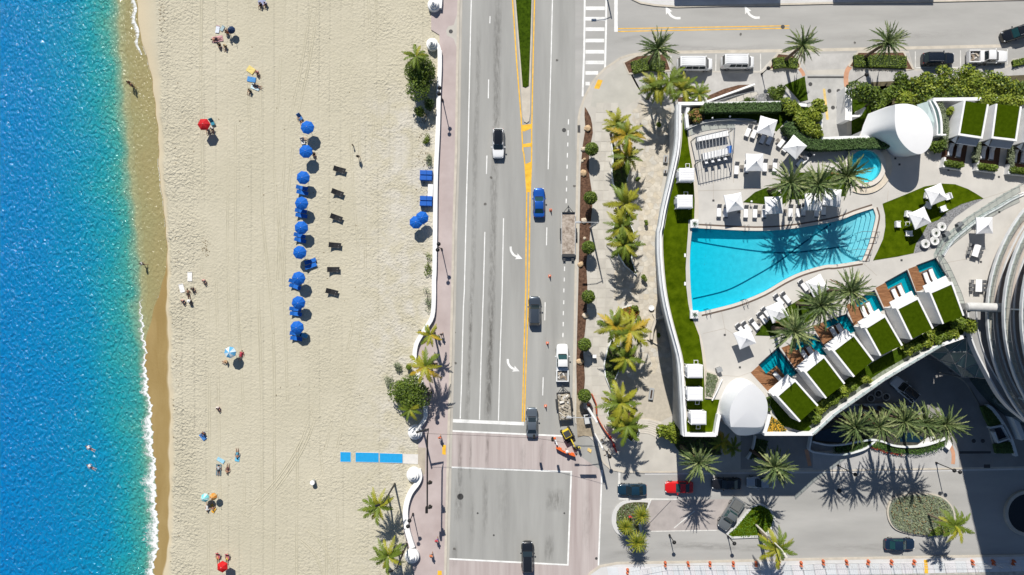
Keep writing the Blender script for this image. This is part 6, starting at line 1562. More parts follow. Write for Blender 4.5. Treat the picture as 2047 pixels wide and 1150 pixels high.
P=[(a[0]+r_.uniform(-.3,.3),a[1]-.72+r_.uniform(-.2,.2),.6+r_.uniform(-.1,.1))for a in hp[19:]for _ in range(16)]
obj('white_flowers',leaf_cloud(P,[(0,0,1)]*len(P),.15,79,.9),mat('white_flower',(.75,.76,.70),.7,.05,3),cp,world=True)
obj('end_wedge',MB().prism(wl(zl('f',(1680,300),(1740,370),(1705,430),(1665,395)),.9),PV,1.0),M_WHITEW,cp,world=True)
obj('back_wall',MB().ribbon(wl(zl('F',(100,475),(350,470),(640,490)),.8),.3,PV,.9),M_GREYW,cp,world=True)
for i,(x,y)in enumerate(((290,422),(350,386),(412,410))):
 c=w(z('F',x,y),.5);o=thing('ring_pot',['left','middle','right'][i]+' large round courtyard pot of the three beside the silver car','plant pot',(c.x,c.y,PV),0,'round courtyard pots')
 link('rim',cm('ring_pot',mat('pale_pot',(.50,.48,.44),.7,.1,2),lambda m:m.lathe([(.42,0),(.58,.2),(.62,.55),(.5,.55),(.48,.45)],n=20),40),o)
 link('soil',cm('ring_soil',MATS['dark_soil'],lambda m:m.cyl((0,0,.35),.49,.1,16)),o)
ew=thing('entrance_planter','curved white walled entrance planter in the tower shade','planter',w(z('F',1330,680),PV))
obj('outer_wall',MB().ribbon(wl(smooth_line(zl('F',(1215,478),(1260,510),(1320,590),(1375,680),(1415,770),(1448,880)),3),.8),.42,PV,.9),M_PLW,ew,world=True)
obj('frame_wall',MB().ribbon(wl(zl('F',(1235,655),(1340,638),(1395,740),(1300,772),(1270,690)),.8),.3,PV,.9),M_PLW,ew,world=True)
q=zl('F',(1170,490),(1215,480),(1330,620),(1240,650),(1200,570));obj('hedge',MB().prism(wl(q,.7),PV,.7),M_HEDGE,ew,world=True);cover(ew,wl(q,.7),.7,350,.2,M_LEAF[1],31,'foliage')
q=zl('F',(1275,790),(1400,770),(1425,860),(1290,860));obj('hedge',MB().prism(wl(q,.7),PV,.7),M_HEDGE,ew,world=True);cover(ew,wl(q,.7),.7,300,.2,M_LEAF[0],32,'foliage')
obj('pool',MB().sheet(wl(zl('F',(1270,665),(1335,650),(1375,735),(1310,755)),PV),PV+.05),MATS['dark_pool'],ew,world=True)
sw=thing('curved_wall','pale curved wall at the tower entrance near the right edge','wall',w(z('F',1430,600),PV))
obj('wall',MB().ribbon(wl(smooth_line(zl('F',(1330,445),(1390,500),(1440,590),(1480,680),(1507,750)),3),1.6),.8,PV,1.6),M_PLW,sw,world=True)
obj('cap',MB().ribbon(wl(smooth_line(zl('F',(1330,445),(1390,500),(1440,590),(1480,680),(1507,750)),3),1.7),.6,1.6,1.68),M_WHITEP,sw,world=True)
obj('court_path',MB().ribbon(wl(smooth_line(zl('F',(930,230),(1030,290),(1120,420),(1190,560),(1240,720),(1275,860)),4)),.25,PV+.012),M_KERB,block)
obj('court_path',MB().sheet(wl(zl('F',(1050,300),(1200,260),(1280,420),(1165,500))),PV+.012),mat('court_pale',(.34,.33,.325),.85,.1,.6),block)
for q in zl('F',(1108,760),(1180,760)):
 obj('manhole_cover',MB().cyl(w(q,PV),.33,.03,14),MATS['iron'],block)
rd=thing('round_basin','large dark round basin with pale rim at the lower right edge','basin',w(z('J',2040,580),0))
bc=w(z('J',2045,575),0);rr=3.15
obj('rim',MB().loft([[(bc.x+r1*math.cos(2*math.pi*i/40),bc.y+r1*math.sin(2*math.pi*i/40),zz)for i in range(40)]for r1,zz in ((rr+.55,0),(rr+.5,.4),(rr,.4),(rr-.05,.05))],False,False),M_KERB,rd,world=True)
obj('floor',MB().sheet([(bc.x+rr*math.cos(2*math.pi*i/40),bc.y+rr*math.sin(2*math.pi*i/40))for i in range(40)],.03),mat('black_water',(.008,.01,.012),.2,0,spec=.5),rd,world=True)
aw_=thing('garden_arc_wall','thin curved white wall in the shade under the podium edge','wall',w(z('E',800,850),0))
obj('wall',MB().ribbon(wl(smooth_line(zl('E',(835,720),(825,790),(805,850),(770,905)),3),.9),.18,PV,.9),M_PLW,aw_,world=True)
obj('footing',MB().ribbon(wl(smooth_line(zl('E',(835,720),(825,790),(805,850),(770,905)),3),.1),.5,PV-.05,PV+.04),M_KERB,aw_,world=True)
bd,tp=bed('shade_bed','dark planted bed in the podium shade between the two big palms',zl('E',(840,740),(930,760),(900,880),(790,900)),M_SOIL,None,.25);cover(bd,tp,.3,500,.35,M_LEAF[0],33)
bd,tp=bed('shade_bed','planted bed below the podium corner beside the first big palm',zl('E',(150,700),(540,730),(560,870),(260,880),(210,820)),M_SOIL,None,.25);cover(bd,tp,.3,700,.35,M_LEAF[1],34)
sa_=thing('stone_alcove','beige stone alcove wall at the foot of the leaning podium wall','wall',w(z('L',880,830),PV))
obj('wall',MB().ribbon(wl(zl('L',(852,915),(860,840),(885,765),(950,740)),1.0),.35,PV,1.1),M_DECK2,sa_,world=True)
obj('ledge',MB().prism(wl(zl('L',(860,720),(905,712),(1000,770),(880,762)),.5),PV,.5),M_DECK2,sa_,world=True)
obj('sill',MB().prism(wl(zl('L',(820,915),(960,975),(985,1010),(860,935)),.45),PV,.45),M_DECK2,sa_,world=True)
isl=thing('planted_island','rounded kerbed island with three fluffy pygmy palms and dry plants','planter',w(z('I',330,650),0))
ip=smooth_line(zl('I',(560,465),(420,455),(290,475),(215,550),(195,650),(225,740),(290,790),(400,800)),4)+zl('I',(480,790),(470,700),(520,560))
obj('kerb',MB().prism(wl(ip),0,.16,bottom=False),M_WALK2,isl,world=True)
ip2=smooth_line(zl('I',(530,480),(420,475),(310,495),(250,560),(238,650),(262,720),(310,770),(400,775)),4)+zl('I',(450,760),(440,680),(505,560));obj('soil',MB().prism(wl(ip2),.1,.2,bottom=False),M_SOIL,isl,world=True)
cover(isl,wl(ip2),.25,700,.25,M_SAGE,35);cover(isl,wl(ip2),.25,350,.28,M_LEAF[1],36)
def fluffy(p,h,rad,label):
 c=w(p,h);o=thing('pygmy_palm',label,'palm',(c.x,c.y,.2),0,'fluffy pygmy palms on the rounded island');r_=random.Random(int(p[0]))
 obj('trunk',MB().tube([(0,0,0),(.05,.05,h*.5),(0,0,h-.2)],.12,6,.1),M_TRUNK,o)
 for i in range(60):
  t=(i+.5)/60;az=i*2.39996
  me=frond_mesh('pygmy_frond_%d'%(i%2),M_COCO[i%2],1.5,.3,(.3,.4)[i%2],(.6,.75)[i%2],12,.09,.2,.7,i%2)
  s=rad/1.45*r_.uniform(.85,1.1);link('frond',me,o,(0,0,h-.3),(0,R(-(-25+105*t)),az),(s,s,s))
fluffy(z('I',470,600),3.2,1.5,'upper right fluffy pygmy palm on the rounded island');fluffy(z('I',325,705),3.0,1.35,'left fluffy pygmy palm on the rounded island');fluffy(z('I',432,845),3.4,1.8,'largest fluffy pygmy palm, below the rounded island')
gi=thing('grass_island','triangular green lawn island right of the slanting grey pickup','planter',w(z('I',1480,650),0))
gp_=zl('I',(1255,770),(1330,700),(1480,520),(1560,490),(1650,540),(1690,620),(1670,700),(1610,770),(1540,790),(1300,800))
obj('kerb',MB().ringwall(wl(gp_),.35,0,.24),M_WALK2,gi,world=True);obj('lawn',MB().prism(wl(gp_),0,.2,bottom=False),M_TURF,gi,world=True)
cover(gi,wl(gp_),.2,900,.2,mat('grass_blade',(.10,.20,.015),.8,.3,2),37,'grass')
ov=thing('oval_planter','large oval planter of grey green groundcover with pale rim','planter',w(z('J',1080,590),0))
oo=smooth_line(zl('J',(830,440),(950,410),(1130,405),(1250,430),(1330,500),(1365,590),(1360,690),(1310,750),(1150,775),(980,760),(850,720),(790,650),(770,560),(790,480))+zl('J',(830,440)),3)[:-1]
obj('rim',MB().prism(wl([(p[0]+(p[0]-z('J',1070,590)[0])*.05,p[1]+(p[1]-z('J',1070,590)[1])*.05)for p in oo]),0,.3,bottom=False),M_KERB,ov,world=True)
obj('soil',MB().prism(wl(oo),.1,.42,bottom=False),MATS['grey_groundcover'],ov,world=True)
inner=[(p[0]*.95+z('J',1070,590)[0]*.05,p[1]*.95+z('J',1070,590)[1]*.05)for p in oo]
cover(ov,wl(inner),.5,2600,.3,M_SAGE,38,'groundcover');cover(ov,wl(inner),.6,260,.28,mat('dry_leaf',(.20,.13,.06),.8,.3,2),39,'groundcover')
cover(ov,wl(zl('J',(1110,780),(1320,760),(1340,690),(1200,690))),.6,300,.3,M_LEAF[2],40,'groundcover')
M_GLASSC=mat('car_glass',(.012,.02,.024),.06,0,spec=.7)
M_GLASST=mat('car_glass_teal',(.012,.05,.055),.06,0,spec=.7)
M_RUB=mat('tyre_rubber',(.02,.02,.02),.85,0)
M_RIM=mat('wheel_rim',(.45,.45,.46),.35,0,metal=.7)
M_TRIM=mat('black_trim',(.015,.015,.017),.5,0)
M_LAMPW=mat('headlamp_lens',(.75,.77,.78),.15,0,spec=.6)
M_LAMPR=mat('tail_lens',(.35,.01,.01),.2,0,spec=.6)
def car(kind,p,heading,col,label,L_=4.7,roofcol=None,glassm=None,rough=.22,metal=0.0,cat=None,zb=0.0,bed_load=None):
 """p: pixel of the middle at half height; heading: picture direction the nose points, degrees counter-clockwise from right"""
 D=dict(sedan=(1.84,.92,1.43),suv=(1.92,1.05,1.72),van=(2.02,1.25,2.35),pickup=(2.0,1.12,1.9),sports=(1.9,.86,1.24))[kind]
 Wd,belt,top=D;hw=Wd/2;hl=L_/2
 c=w(p,top*.6+zb);body=paint('paint_%s'%label.replace(' ','_')[:40],col,rough,.7,metal)
 o=thing({'van':'passenger_van','pickup':'pickup_truck','suv':'sport_utility_car','sedan':'parked_car','sports':'sports_car'}[kind],label,cat or {'van':'van','pickup':'pickup'}.get(kind,'car'),(c.x,c.y,zb),R(heading))
 hood={'sedan':.80,'suv':.98,'van':1.12,'pickup':1.08,'sports':.74}[kind]
 tail={'sedan':.93,'suv':1.02,'van':1.25,'pickup':1.05,'sports':.84}[kind]
 bedx=-hl+(1.75 if kind=='pickup' else 0)
 st=[]
 xs=[(-1.0,.66,.84),(-.985,.80,.93),(-.955,.90,.98),(-.9,.96,1.0),(-.8,.99,1),(-.4,1,1),(0,1,1),(.35,1,1),(.62,.985,1),(.76,.96,.985),(.86,.915,.96),(.93,.84,.92),(.975,.72,.85),(1.0,.52,.74)]
 for f,wf,hf in xs:
  x=f*hl
  hz=hood if f>.3 else tail if f<-.3 else belt
  if kind=='pickup' and x<bedx:x=bedx+(f+1)*.05
  st.append((x,hw*wf,hz*hf))
 rings=[]
 for x,hwx,hz in st:
  pr=[(hwx*.90,.22),(hwx,.36),(hwx*1.0,hz*.62),(hwx*.965,hz*.86),(hwx*.86,hz*.965),(hwx*.5,hz)]
  rings.append([(x,y,zz)for y,zz in pr]+[(x,-y,zz)for y,zz in pr[::-1]])
 mb=MB();mb.loft(rings)
 cab={'sedan':(.36,.06,-.44,-.74),'suv':(.40,.14,-.80,-.95),'van':(.70,.46,-.94,-.975),'pickup':(.44,.20,-.16,-.24),'sports':(.26,-.04,-.40,-.72)}[kind]
 xa,xb,xc,xd=[k*hl for k in cab]
 wb_,wr=hw*.93,hw*({'van':.80,'suv':.82}.get(kind,.74))
 zb0=belt*.93
 def sec(t):
  pass
 A=[(xa,wb_*.86,zb0),(xd,wb_*.88,zb0),(xb,wr*.94,top-.05),(xc,wr*.94,top-.06)]
 nx,ny=6,6;vs,fs=[],[]
 for i in range(nx+1):
  t=i/nx;x=xb+(xc-xb)*t
  for j in range(ny+1):
   s=j/ny*2-1
   vs.append((x,wr*s*(.97 if i in (0,nx)else 1),top-.05*s*s*s*s-.03*s*s-.05*(2*t-1)**2+(.04 if kind=='van' else 0)))
 for i in range(nx):
  for j in range(ny):
   a=i*(ny+1)+j;fs.append((a,a+ny+1,a+ny+2,a+1)[::-1]if xc<xb else (a,a+ny+1,a+ny+2,a+1))
 roof=MB();roof.add(vs,fs)
 zr=top-.09
 mb.add([(xa,wb_*.84,zb0),(xb,wr*.97,zr),(xc,wr*.97,zr),(xd,wb_*.88,zb0),(xa,-wb_*.84,zb0),(xb,-wr*.97,zr),(xc,-wr*.97,zr),(xd,-wb_*.88,zb0),((xa+xb)/2-.02,wb_*.97,zb0),((xa+xb)/2-.02,-wb_*.97,zb0),(xc*.5+xd*.5,wb_*.98,zb0),(xc*.5+xd*.5,-wb_*.98,zb0)],[(0,8,1),(8,10,2,1),(10,3,2),(4,5,9),(9,5,6,11),(11,6,7),(0,1,5,4),(3,7,6,2),(1,2,6,5)])
 obj('body',mb,body,o,38)
 obj('roof',roof,roofcol or body,o,60)
 g=glassm or M_GLASSC
 def pane(name,q,ins=.08,lift=.012):
  P=[Vector(v)for v in q];cc=sum(P,Vector())/len(P);n=(P[1]-P[0]).cross(P[2]-P[0]).normalized()
  if n.dot(cc-Vector((0,0,belt*.5)))<0:n=-n
  P=[v+(cc-v)*ins+n*lift for v in P]
  obj(name,MB().add(P,[tuple(range(len(P)))]),g,o)
 pane('windshield',[(xa,wb_*.84,zb0+.03),(xa,-wb_*.84,zb0+.03),(xb,-wr*.97,zr),(xb,wr*.97,zr)],.06,.02)
 pane('rear_window',[(xd,wb_*.86,zb0+.05),(xd,-wb_*.86,zb0+.05),(xc,-wr*.95,zr),(xc,wr*.95,zr)],.10,.02)
 x8=(xa+xb)/2-.02;x10=xc*.5+xd*.5
 npn={'van':4,'suv':3,'sedan':2,'pickup':2,'sports':1}[kind]
 for s in (-1,1):
  for k in range(npn):
   t0,t1=k/npn,(k+1)/npn
   a=(x8+(x10-x8)*t0,s*wb_*.975,zb0+.02);b_=(x8+(x10-x8)*t1,s*wb_*.975,zb0+.02)
   c_=(xb+(xc-xb)*t1,s*wr*.97,zr);d=(xb+(xc-xb)*t0,s*wr*.97,zr)
   if kind=='van' and k>2 and 'cargo' in label:continue
   pane('side_window',[a,b_,c_,d],.1,.015)
 wr_={'sports':.33,'sedan':.33,'van':.38}.get(kind,.38)
 for s in (-1,1):
  for x in (hl*.62,-hl*.6):
   wh=link('wheel',cm('tyre_%.2f'%wr_,M_RUB,lambda m:m.lathe([(wr_*.6,-.11),(wr_,-.09),(wr_,.09),(wr_*.6,.11)],n=16)),o,(x,s*(hw-.08),wr_),(R(90),0,0))
   link('rim',cm('rim_%.2f'%wr_,M_RIM,lambda m:m.lathe([(wr_*.6,-.112),(wr_*.2,-.09),(wr_*.2,.09),(wr_*.6,.112)],n=12)),wh)
  link('mirror',cm('car_mirror_%s'%col.__hash__(),body,lambda m:m.bevbox((0,0,0),(.16,.22,.14),.03)),o,(xa-.28,s*(hw+.09),belt*.98))
  obj('headlight',MB().bevbox((hl*.925,s*hw*.66,hood*.83),(.2,.3,.08),.03,-s*.6),M_LAMPW,o)
  obj('taillight',MB().bevbox((-hl*.965,s*hw*.72,tail*.84),(.1,.26,.12),.02),M_LAMPR,o)
 obj('front_bumper',MB().box((hl*.965,0,.42),(.12,Wd*.62,.2)),M_TRIM,o)
 obj('wiper_cowl',MB().box((xa+.06,0,hood*.995 if kind!='van' else zb0+.01),(.14,Wd*.66,.03)),M_TRIM,o)
 if kind in ('suv','van')and roofcol is None or kind=='suv':
  for s in (-1,1):
   obj('roof_rail',MB().tube([(xb*.9,s*wr*.82,top+.0),((xb+xc)/2,s*wr*.84,top+.05),(xc*.92,s*wr*.82,top+.0)],.022,5),M_RIM if kind=='suv' else body,o)
 if kind=='van':
  for k in range(5):
   obj('roof_rib',MB().box(((xb+xc)/2,(k-2)*.3,top+.03),((xb-xc)*.9,.05,.03)),body,o)
 if kind=='pickup':
  fl=MB();fl.box(((bedx-hl)/2+.03,0,.62),(1.72,Wd*.86,.06))
  obj('bed_floor',fl,mat('bed_liner',(.16,.155,.15),.8,.25,3),o)
  for s in (-1,1):
   obj('bed_side',MB().bevbox(((bedx-hl)/2+.03,s*(hw-.10),.70),(1.78,.2,.80),.04),body,o)
  obj('tailgate',MB().bevbox((-hl+.09,0,.68),(.14,Wd*.88,.76),.03),body,o)
  obj('rear_bumper',MB().box((-hl-.06,0,.45),(.16,Wd*.8,.18)),M_RIM,o)
  if bed_load:bed_load(o,(bedx-hl)/2)
 return o
car('suv',(996,286),-90,(.72,.73,.74),'white car with black panoramic roof driving down the beach road',4.75,paint('gloss_black',(.01,.011,.013),.1,.8))
car('sedan',(1077.5,405),90,(.012,.095,.42),'bright blue sedan driving up beside the yellow centre line',4.7,metal=.3,glassm=M_GLASST)
car('suv',(1069,622),90,(.075,.095,.12),'dark grey sport utility car driving up the middle of the road',4.65,metal=.5)
car('sedan',(1063.5,845),90,(.16,.19,.22),'steel grey sedan crossing the stop line at the intersection',4.7,metal=.5)
car('suv',(1054.5,1115),90,(.012,.014,.018),'black car entering the intersection at the bottom of the road',4.85)
def junk(o,x):
 r_=random.Random(2)
 for k in range(9):
  obj('load_item',MB().box((x+r_.uniform(-.6,.6),r_.uniform(-.6,.6),.7+r_.random()*.1),(r_.uniform(.2,.9),r_.uniform(.06,.3),.06),r_.uniform(0,3)),mat('load_%d'%(k%3),[(.45,.40,.33),(.6,.58,.55),(.25,.2,.15)][k%3],.8,.2,4),o)
pk1=car('pickup',(1124.5,726),90,(.74,.75,.75),'white pickup truck towing the rubble trailer at the kerb',6.0,bed_load=junk,glassm=M_GLASST)
car('sedan',(1264,980),180,(.008,.03,.055),'dark blue car waiting at the crossing of the lower street',4.6)
car('sports',(1358,975),180,(.55,.012,.012),'red sports car half in the palm shade on the lower street',4.45,glassm=M_GLASST)
car('sedan',(1453,968),180,(.012,.012,.014),'black car hidden in the podium shade behind the red sports car',4.6)
car('sedan',(1522,965),180,(.42,.44,.46),'silver car half hidden under the big palm on the lower street',4.6,metal=.4)
car('pickup',(1462,1030),237,(.16,.175,.185),'grey pickup with covered bed parked slantwise beside the lawn island',5.3,glassm=M_GLASST,metal=.3,bed_load=lambda o,x:obj('bed_cover',MB().bevbox((x,0,1.02),(1.6,1.5,.06),.02),mat('bed_cover',(.12,.125,.125),.8,.1,4),o))
car('sedan',(1800,1089),0,(.01,.022,.045),'dark navy hatchback driving right in front of the barricades',4.75,glassm=M_GLASST)
car('suv',(1811,779),139,(.66,.69,.72),'silver sport utility car in the shaded courtyard',4.9,paint('dark_roof',(.02,.025,.03),.15,.7),zb=PV)
car('van',(1391,126),0,(.74,.75,.76),'white passenger van, the left one of the two parked vans',5.6)
car('van',(1477,122),0,(.72,.73,.74),'white cargo van, the right one of the two parked vans',5.2)
car('suv',(1878,116),0,(.010,.014,.022),'black parked car between the grass island and the white pickup',5.0)
car('pickup',(1978,112),0,(.74,.74,.74),'white pickup truck parked at the right of the upper street',6.2,bed_load=junk)
car('suv',(2036,64),198,(.008,.009,.011),'black car cut off by the right edge of the upper street',5.0,glassm=M_GLASST)
def trailer(p0,p1,label,wid,load=False):
 """p0 drawbar end, p1 tail end (pixels)"""
 a,b_=w(p0,.8),w(p1,.8);d=a-b_;ln=d.length;ang=math.atan2(d.y,d.x);c=(a+b_)/2
 o=thing('dump_trailer' if load else 'flatbed_trailer',label,'trailer',(c.x,c.y,0),ang)
 h=ln/2;f=h-1.0
 obj('bed',MB().box(((f-h+(.8 if not load else .1))/2,0,.62),(f+h-(.8 if not load else .1),wid,.1)),mat('worn_planks',(.34,.26,.20),.9,.45,2.2,.02,6,col2=(.52,.46,.40))if not load else M_DSTEEL,o)
 for s in (-1,1):
  obj('side_rail',MB().box(((f-h+(.8 if not load else .1))/2,s*(wid/2+.04),.72 if not load else 1.0),(f+h-(.8 if not load else .1),.08,.22 if not load else .8)),mat('trailer_rail',(.55,.55,.55),.6,.2,3)if not load else M_DSTEEL,o)
  obj('drawbar',MB().tube([(f,s*wid*.4,.55),(h-.1,s*.08,.55)],.05,5),M_DSTEEL,o)
  for x in (-.5,.35):
   link('wheel',cm('trailer_tyre',M_RUB,lambda m:m.lathe([(.2,-.1),(.34,-.09),(.34,.09),(.2,.1)],n=14)),o,(x,s*(wid/2+.2),.34),(R(90),0,0))
  obj('fender',MB().box((-.08,s*(wid/2+.22),.74),(1.7,.24,.04)),M_DSTEEL,o)
  if not load:
   obj('ramp',MB().box((-h+.25,s*wid*.33,.45),(1.0,.34,.07),0,0,R(-18)),M_DSTEEL,o)
   for k in range(4):obj('ramp_rung',MB().box((-h-.1+k*.25,s*wid*.33,.43+k*.05),(.05,.42,.05)),M_STEEL,o)
 obj('hitch',MB().box((h-.1,0,.58),(.45,.2,.16)),M_DSTEEL,o);obj('jack',MB().cyl((h-.45,0,.3),.05,.75,8),M_STEEL,o)
 obj('headboard',MB().box((f+.02,0,.9 if load else .78),(.08,wid,.7 if load else .4)),M_DSTEEL,o)
 if not load:obj('tail_frame',MB().box((-h+.75,0,.68),(.45,wid,.1)),M_DSTEEL,o)
 if load:
  obj('tailgate',MB().box((-h+.1,0,.9),(.08,wid,.6)),M_DSTEEL,o)
  r_=random.Random(4)
  nx,ny=16,9;vs,fs=[],[]
  for i in range(nx+1):
   for j in range(ny+1):
    vs.append((-h+.2+(f+h-.3)*i/nx,-wid/2+.05+(wid-.1)*j/ny,1.02+r_.uniform(-.12,.14)))
  for i in range(nx):
   for j in range(ny):
    q=i*(ny+1)+j;fs.append((q,q+ny+1,q+ny+2,q+1))
  obj('rubble',MB().add(vs,fs),mat('rubble',(.34,.29,.22),.95,.4,3,.06,6,col2=(.50,.46,.39)),o)
  for k in range(34):
   obj('concrete_chunk',MB().box((r_.uniform(-h+.4,f-.3),r_.uniform(-wid/2+.2,wid/2-.2),1.14+r_.uniform(0,.12)),(r_.uniform(.2,.75),r_.uniform(.08,.35),r_.uniform(.06,.14)),r_.uniform(0,3.1),r_.uniform(-.4,.4)),mat('chunk_%d'%(k%3),[(.60,.58,.54),(.44,.39,.31),(.30,.27,.22)][k%3],.95,.2,3),o)
 return o
trailer(z('O',1520,508),z('O',1520,920),'empty flatbed trailer with worn plank bed parked at the kerb',2.05)
trailer(z('P',1475,815),z('P',1498,1075),'dump trailer full of broken concrete behind the white pickup',2.0,True)
def digger():
 c=w(z('a',150,660),.8);o=thing('mini_digger','small yellow and black mini digger working at the street corner','digger',(c.x,c.y,0),R(-62))
 Yp=mat('machine_yellow',(.62,.47,.03),.5,.12,3)
 for s in (-1,1):
  obj('track',MB().bevbox((0,s*.62,.24),(2.0,.34,.48),.1),M_RUB,o)
  for k in range(5):obj('roller',MB().cyl((-.8+.4*k,s*.8,.2),.1,.02,8),M_DSTEEL,o)
 obj('deck',MB().bevbox((-.1,0,.68),(1.5,1.25,.4),.08),M_DSTEEL,o)
 obj('engine_cover',MB().bevbox((-.7,0,1.0),(.5,1.15,.55),.1),Yp,o)
 obj('roof_frame',MB().tube([(-.9,-.55,1.9),(-.9,.55,1.9),(.2,.55,1.9),(.2,-.55,1.9),(-.9,-.55,1.9)],.06,6),Yp,o)
 obj('roof',MB().bevbox((-.35,0,1.92),(1.0,1.0,.06),.03),M_DSTEEL,o)
 for x in (-.9,.2):
  for s in (-.55,.55):obj('roof_post',MB().tube([(x,s,.85),(x,s,1.9)],.04,5),M_DSTEEL,o)
 obj('seat',MB().bevbox((-.3,0,1.0),(.5,.5,.3),.05),M_DGREY,o)
 obj('boom',MB().tube([(.6,.15,.9),(1.1,.15,1.7),(1.9,.15,1.9)],.12,6,.09),Yp,o);obj('stick',MB().tube([(1.9,.15,1.9),(2.5,.15,1.2),(2.6,.15,.5)],.09,6,.06),Yp,o)
 obj('bucket',MB().add([(2.35,-.15,.1),(2.85,-.15,.1),(2.85,.45,.1),(2.35,.45,.1),(2.45,-.15,.6),(2.75,-.15,.55),(2.75,.45,.55),(2.45,.45,.6)],[(0,3,2,1),(0,1,5,4),(1,2,6,5),(2,3,7,6),(3,0,4,7)]),M_DSTEEL,o)
 obj('blade',MB().box((1.25,0,.25),(.1,1.5,.4)),M_DSTEEL,o)
digger()
M_WAVE=mat('wave_wall_white',(.80,.80,.79),.6,.04,.6)
def newel(parent,p,r0,h=1.9,base=0.0):
 c=w(p,base)
 obj('spiral_base',MB().lathe([(r0,0),(r0,h*.42),(r0*.94,h*.46),(r0*.72,h*.5)],c,28),M_WAVE,parent,40,world=True)
 obj('spiral_tier',MB().lathe([(r0*.72,h*.45),(r0*.72,h*.62),(r0*.64,h*.68),(r0*.45,h*.7)],c+Vector((.05,-.03,0)),24),M_WAVE,parent,40,world=True)
 obj('spiral_tier',MB().lathe([(r0*.45,h*.65),(r0*.45,h*.8),(r0*.38,h*.86),(r0*.22,h*.88)],c+Vector((.02,-.08,0)),20),M_WAVE,parent,40,world=True)
 obj('spiral_tip',MB().lathe([(r0*.22,h*.84),(r0*.2,h*.98),(r0*.03,h*1.06)],c+Vector((-.02,-.05,0)),14),M_WAVE,parent,40,world=True)
ww=thing('wave_wall','long low white wave wall with shell spiral ends between beach and promenade','wall',w((868,450),0))
i_s=[p for p in WALLP if p[1]>95]
obj('wall',MB().ribbon(wl(i_s,.8),.66,-.1,.8),M_WAVE,ww,world=True)
newel(ww,z('N',480,352),.95);newel(ww,z('g',315,985),1.15)
obj('wall_tail',MB().ribbon(wl(smooth_line(zl('N',(531,450),(528,375),(505,330),(470,325)),4),.8),.55,-.1,.815),M_WAVE,ww,world=True)
obj('wall_tail',MB().ribbon(wl(smooth_line([WALLP[-2],WALLP[-1]]+zl('g',(400,850),(375,905),(345,945)),3),.8),.62,-.1,.815),M_WAVE,ww,world=True)
w3=thing('wave_wall','short S shaped white wave wall with spiral ends beside the mast lamps','wall',w(z('Q',260,700),0))
obj('wall',MB().ribbon(wl(smooth_line(zl('Q',(345,395),(355,440),(338,490),(290,555),(262,630),(252,710),(262,810),(283,890),(305,955)),4),.8),.82,-.1,.8),M_WAVE,w3,world=True)
newel(w3,z('Q',318,420),1.15);newel(w3,z('Q',305,1000),1.15)
w4=thing('wave_wall','white wave wall end with spiral at the top edge of the picture','wall',w(z('N',510,20),0))
obj('wall',MB().ribbon(wl(zl('N',(535,-400),(535,0),(530,60)),.8),.7,-.1,.8),M_WAVE,w4,world=True);newel(w4,z('N',492,52),1.0)
def beach_umbrella(p,col,rad,label,h=2.15,tilt=0,panels=8,alt=None,group=None):
 c=w(p,h+.15);o=thing('beach_umbrella',label,'umbrella',(c.x,c.y,0),0,group)
 m1=mat('umbrella_%.2f_%.2f_%.2f'%col,col,.75,.06,2,transl=.12);m2=mat('umbrella_%.2f_%.2f_%.2f'%alt,alt,.75,.06,2,transl=.12)if alt else m1
 def panel(m):
  a=math.pi/panels;vs=[]
  for r_,zz,sag in ((0,h+.48,0),(.35,h+.40,.0),(.7,h+.22,.01),(1.0,h,.0)):
   for k in (-1,0,1):
    rr=rad*r_*(math.cos(a)if k==0 else 1)
    vs.append((rr*math.cos(a*k),rr*math.sin(a*k),zz-(.02 if k==0 and r_>0 else 0)))
  fs=[]
  for i in range(3):
   for j in range(2):
    q=i*3+j;fs.append((q,q+3,q+4,q+1))
  m.add(vs,fs)
  m.add([vs[9],vs[10],vs[11]]+[(x*1.0,y*1.0,zz-.14)for x,y,zz in vs[9:12]],[(0,3,4,1),(1,4,5,2)])
 r9=random.Random(int(p[0]*3+p[1]));o.rotation_euler=(r9.uniform(-.07,.07),r9.uniform(-.07,.07),r9.uniform(0,6))
 for k in range(panels):
  link('canopy_panel',cm('beach_panel_%.2f_%d'%(rad,panels),m1 if k%2==0 else m2,panel),o,rot=(0,0,k*2*math.pi/panels))
 link('pole',cm('beach_pole',M_WHITEP,lambda m:m.cyl((0,0,-.02),.025,h+.5,6)),o)
 link('tip',cm('beach_tip',M_WHITEP,lambda m:m.lathe([(.04,h+.46),(.05,h+.52),(.01,h+.6)],n=6)),o)
 return o
BLUE=(.005,.115,.50)
GB='blue beach umbrellas in the long row'
bu=[z('R',257,222),z('R',238,447),z('R',225,688),z('R',210,937),z('S',172,105),z('S',163,315),z('S',155,535),z('S',148,740),z('S',140,957)]
for i,p in enumerate(bu):
 beach_umbrella(p,BLUE,1.08,'%s blue beach umbrella from the top of the long row'%ORD[i],group=GB)
beach_umbrella(z('O',390,592),BLUE,1.05,'blue umbrella of the pair by the wave wall, nearer the wall');beach_umbrella(z('O',348,632),BLUE,1.05,'blue umbrella of the pair by the wave wall, nearer the sea',h=2.0)
beach_umbrella(z('T',248,952),(.50,.012,.018),.98,'red beach umbrella near the waterline',panels=6)
beach_umbrella(z('V',322,1108),(.55,.01,.012),.9,'red beach umbrella cut by the bottom edge',panels=6)
beach_umbrella(z('U',483,930),(.10,.36,.62),.92,'light blue and white patterned beach umbrella beside two sunbathers',alt=(.62,.72,.78))
beach_umbrella(z('V',218,672),(.16,.55,.60),.68,'small turquoise and white beach umbrella',h=1.7,alt=(.5,.75,.75))
beach_umbrella(z('V',263,667),(.62,.24,.04),.58,'small orange beach umbrella beside the turquoise one',h=1.6,alt=(.60,.36,.12))
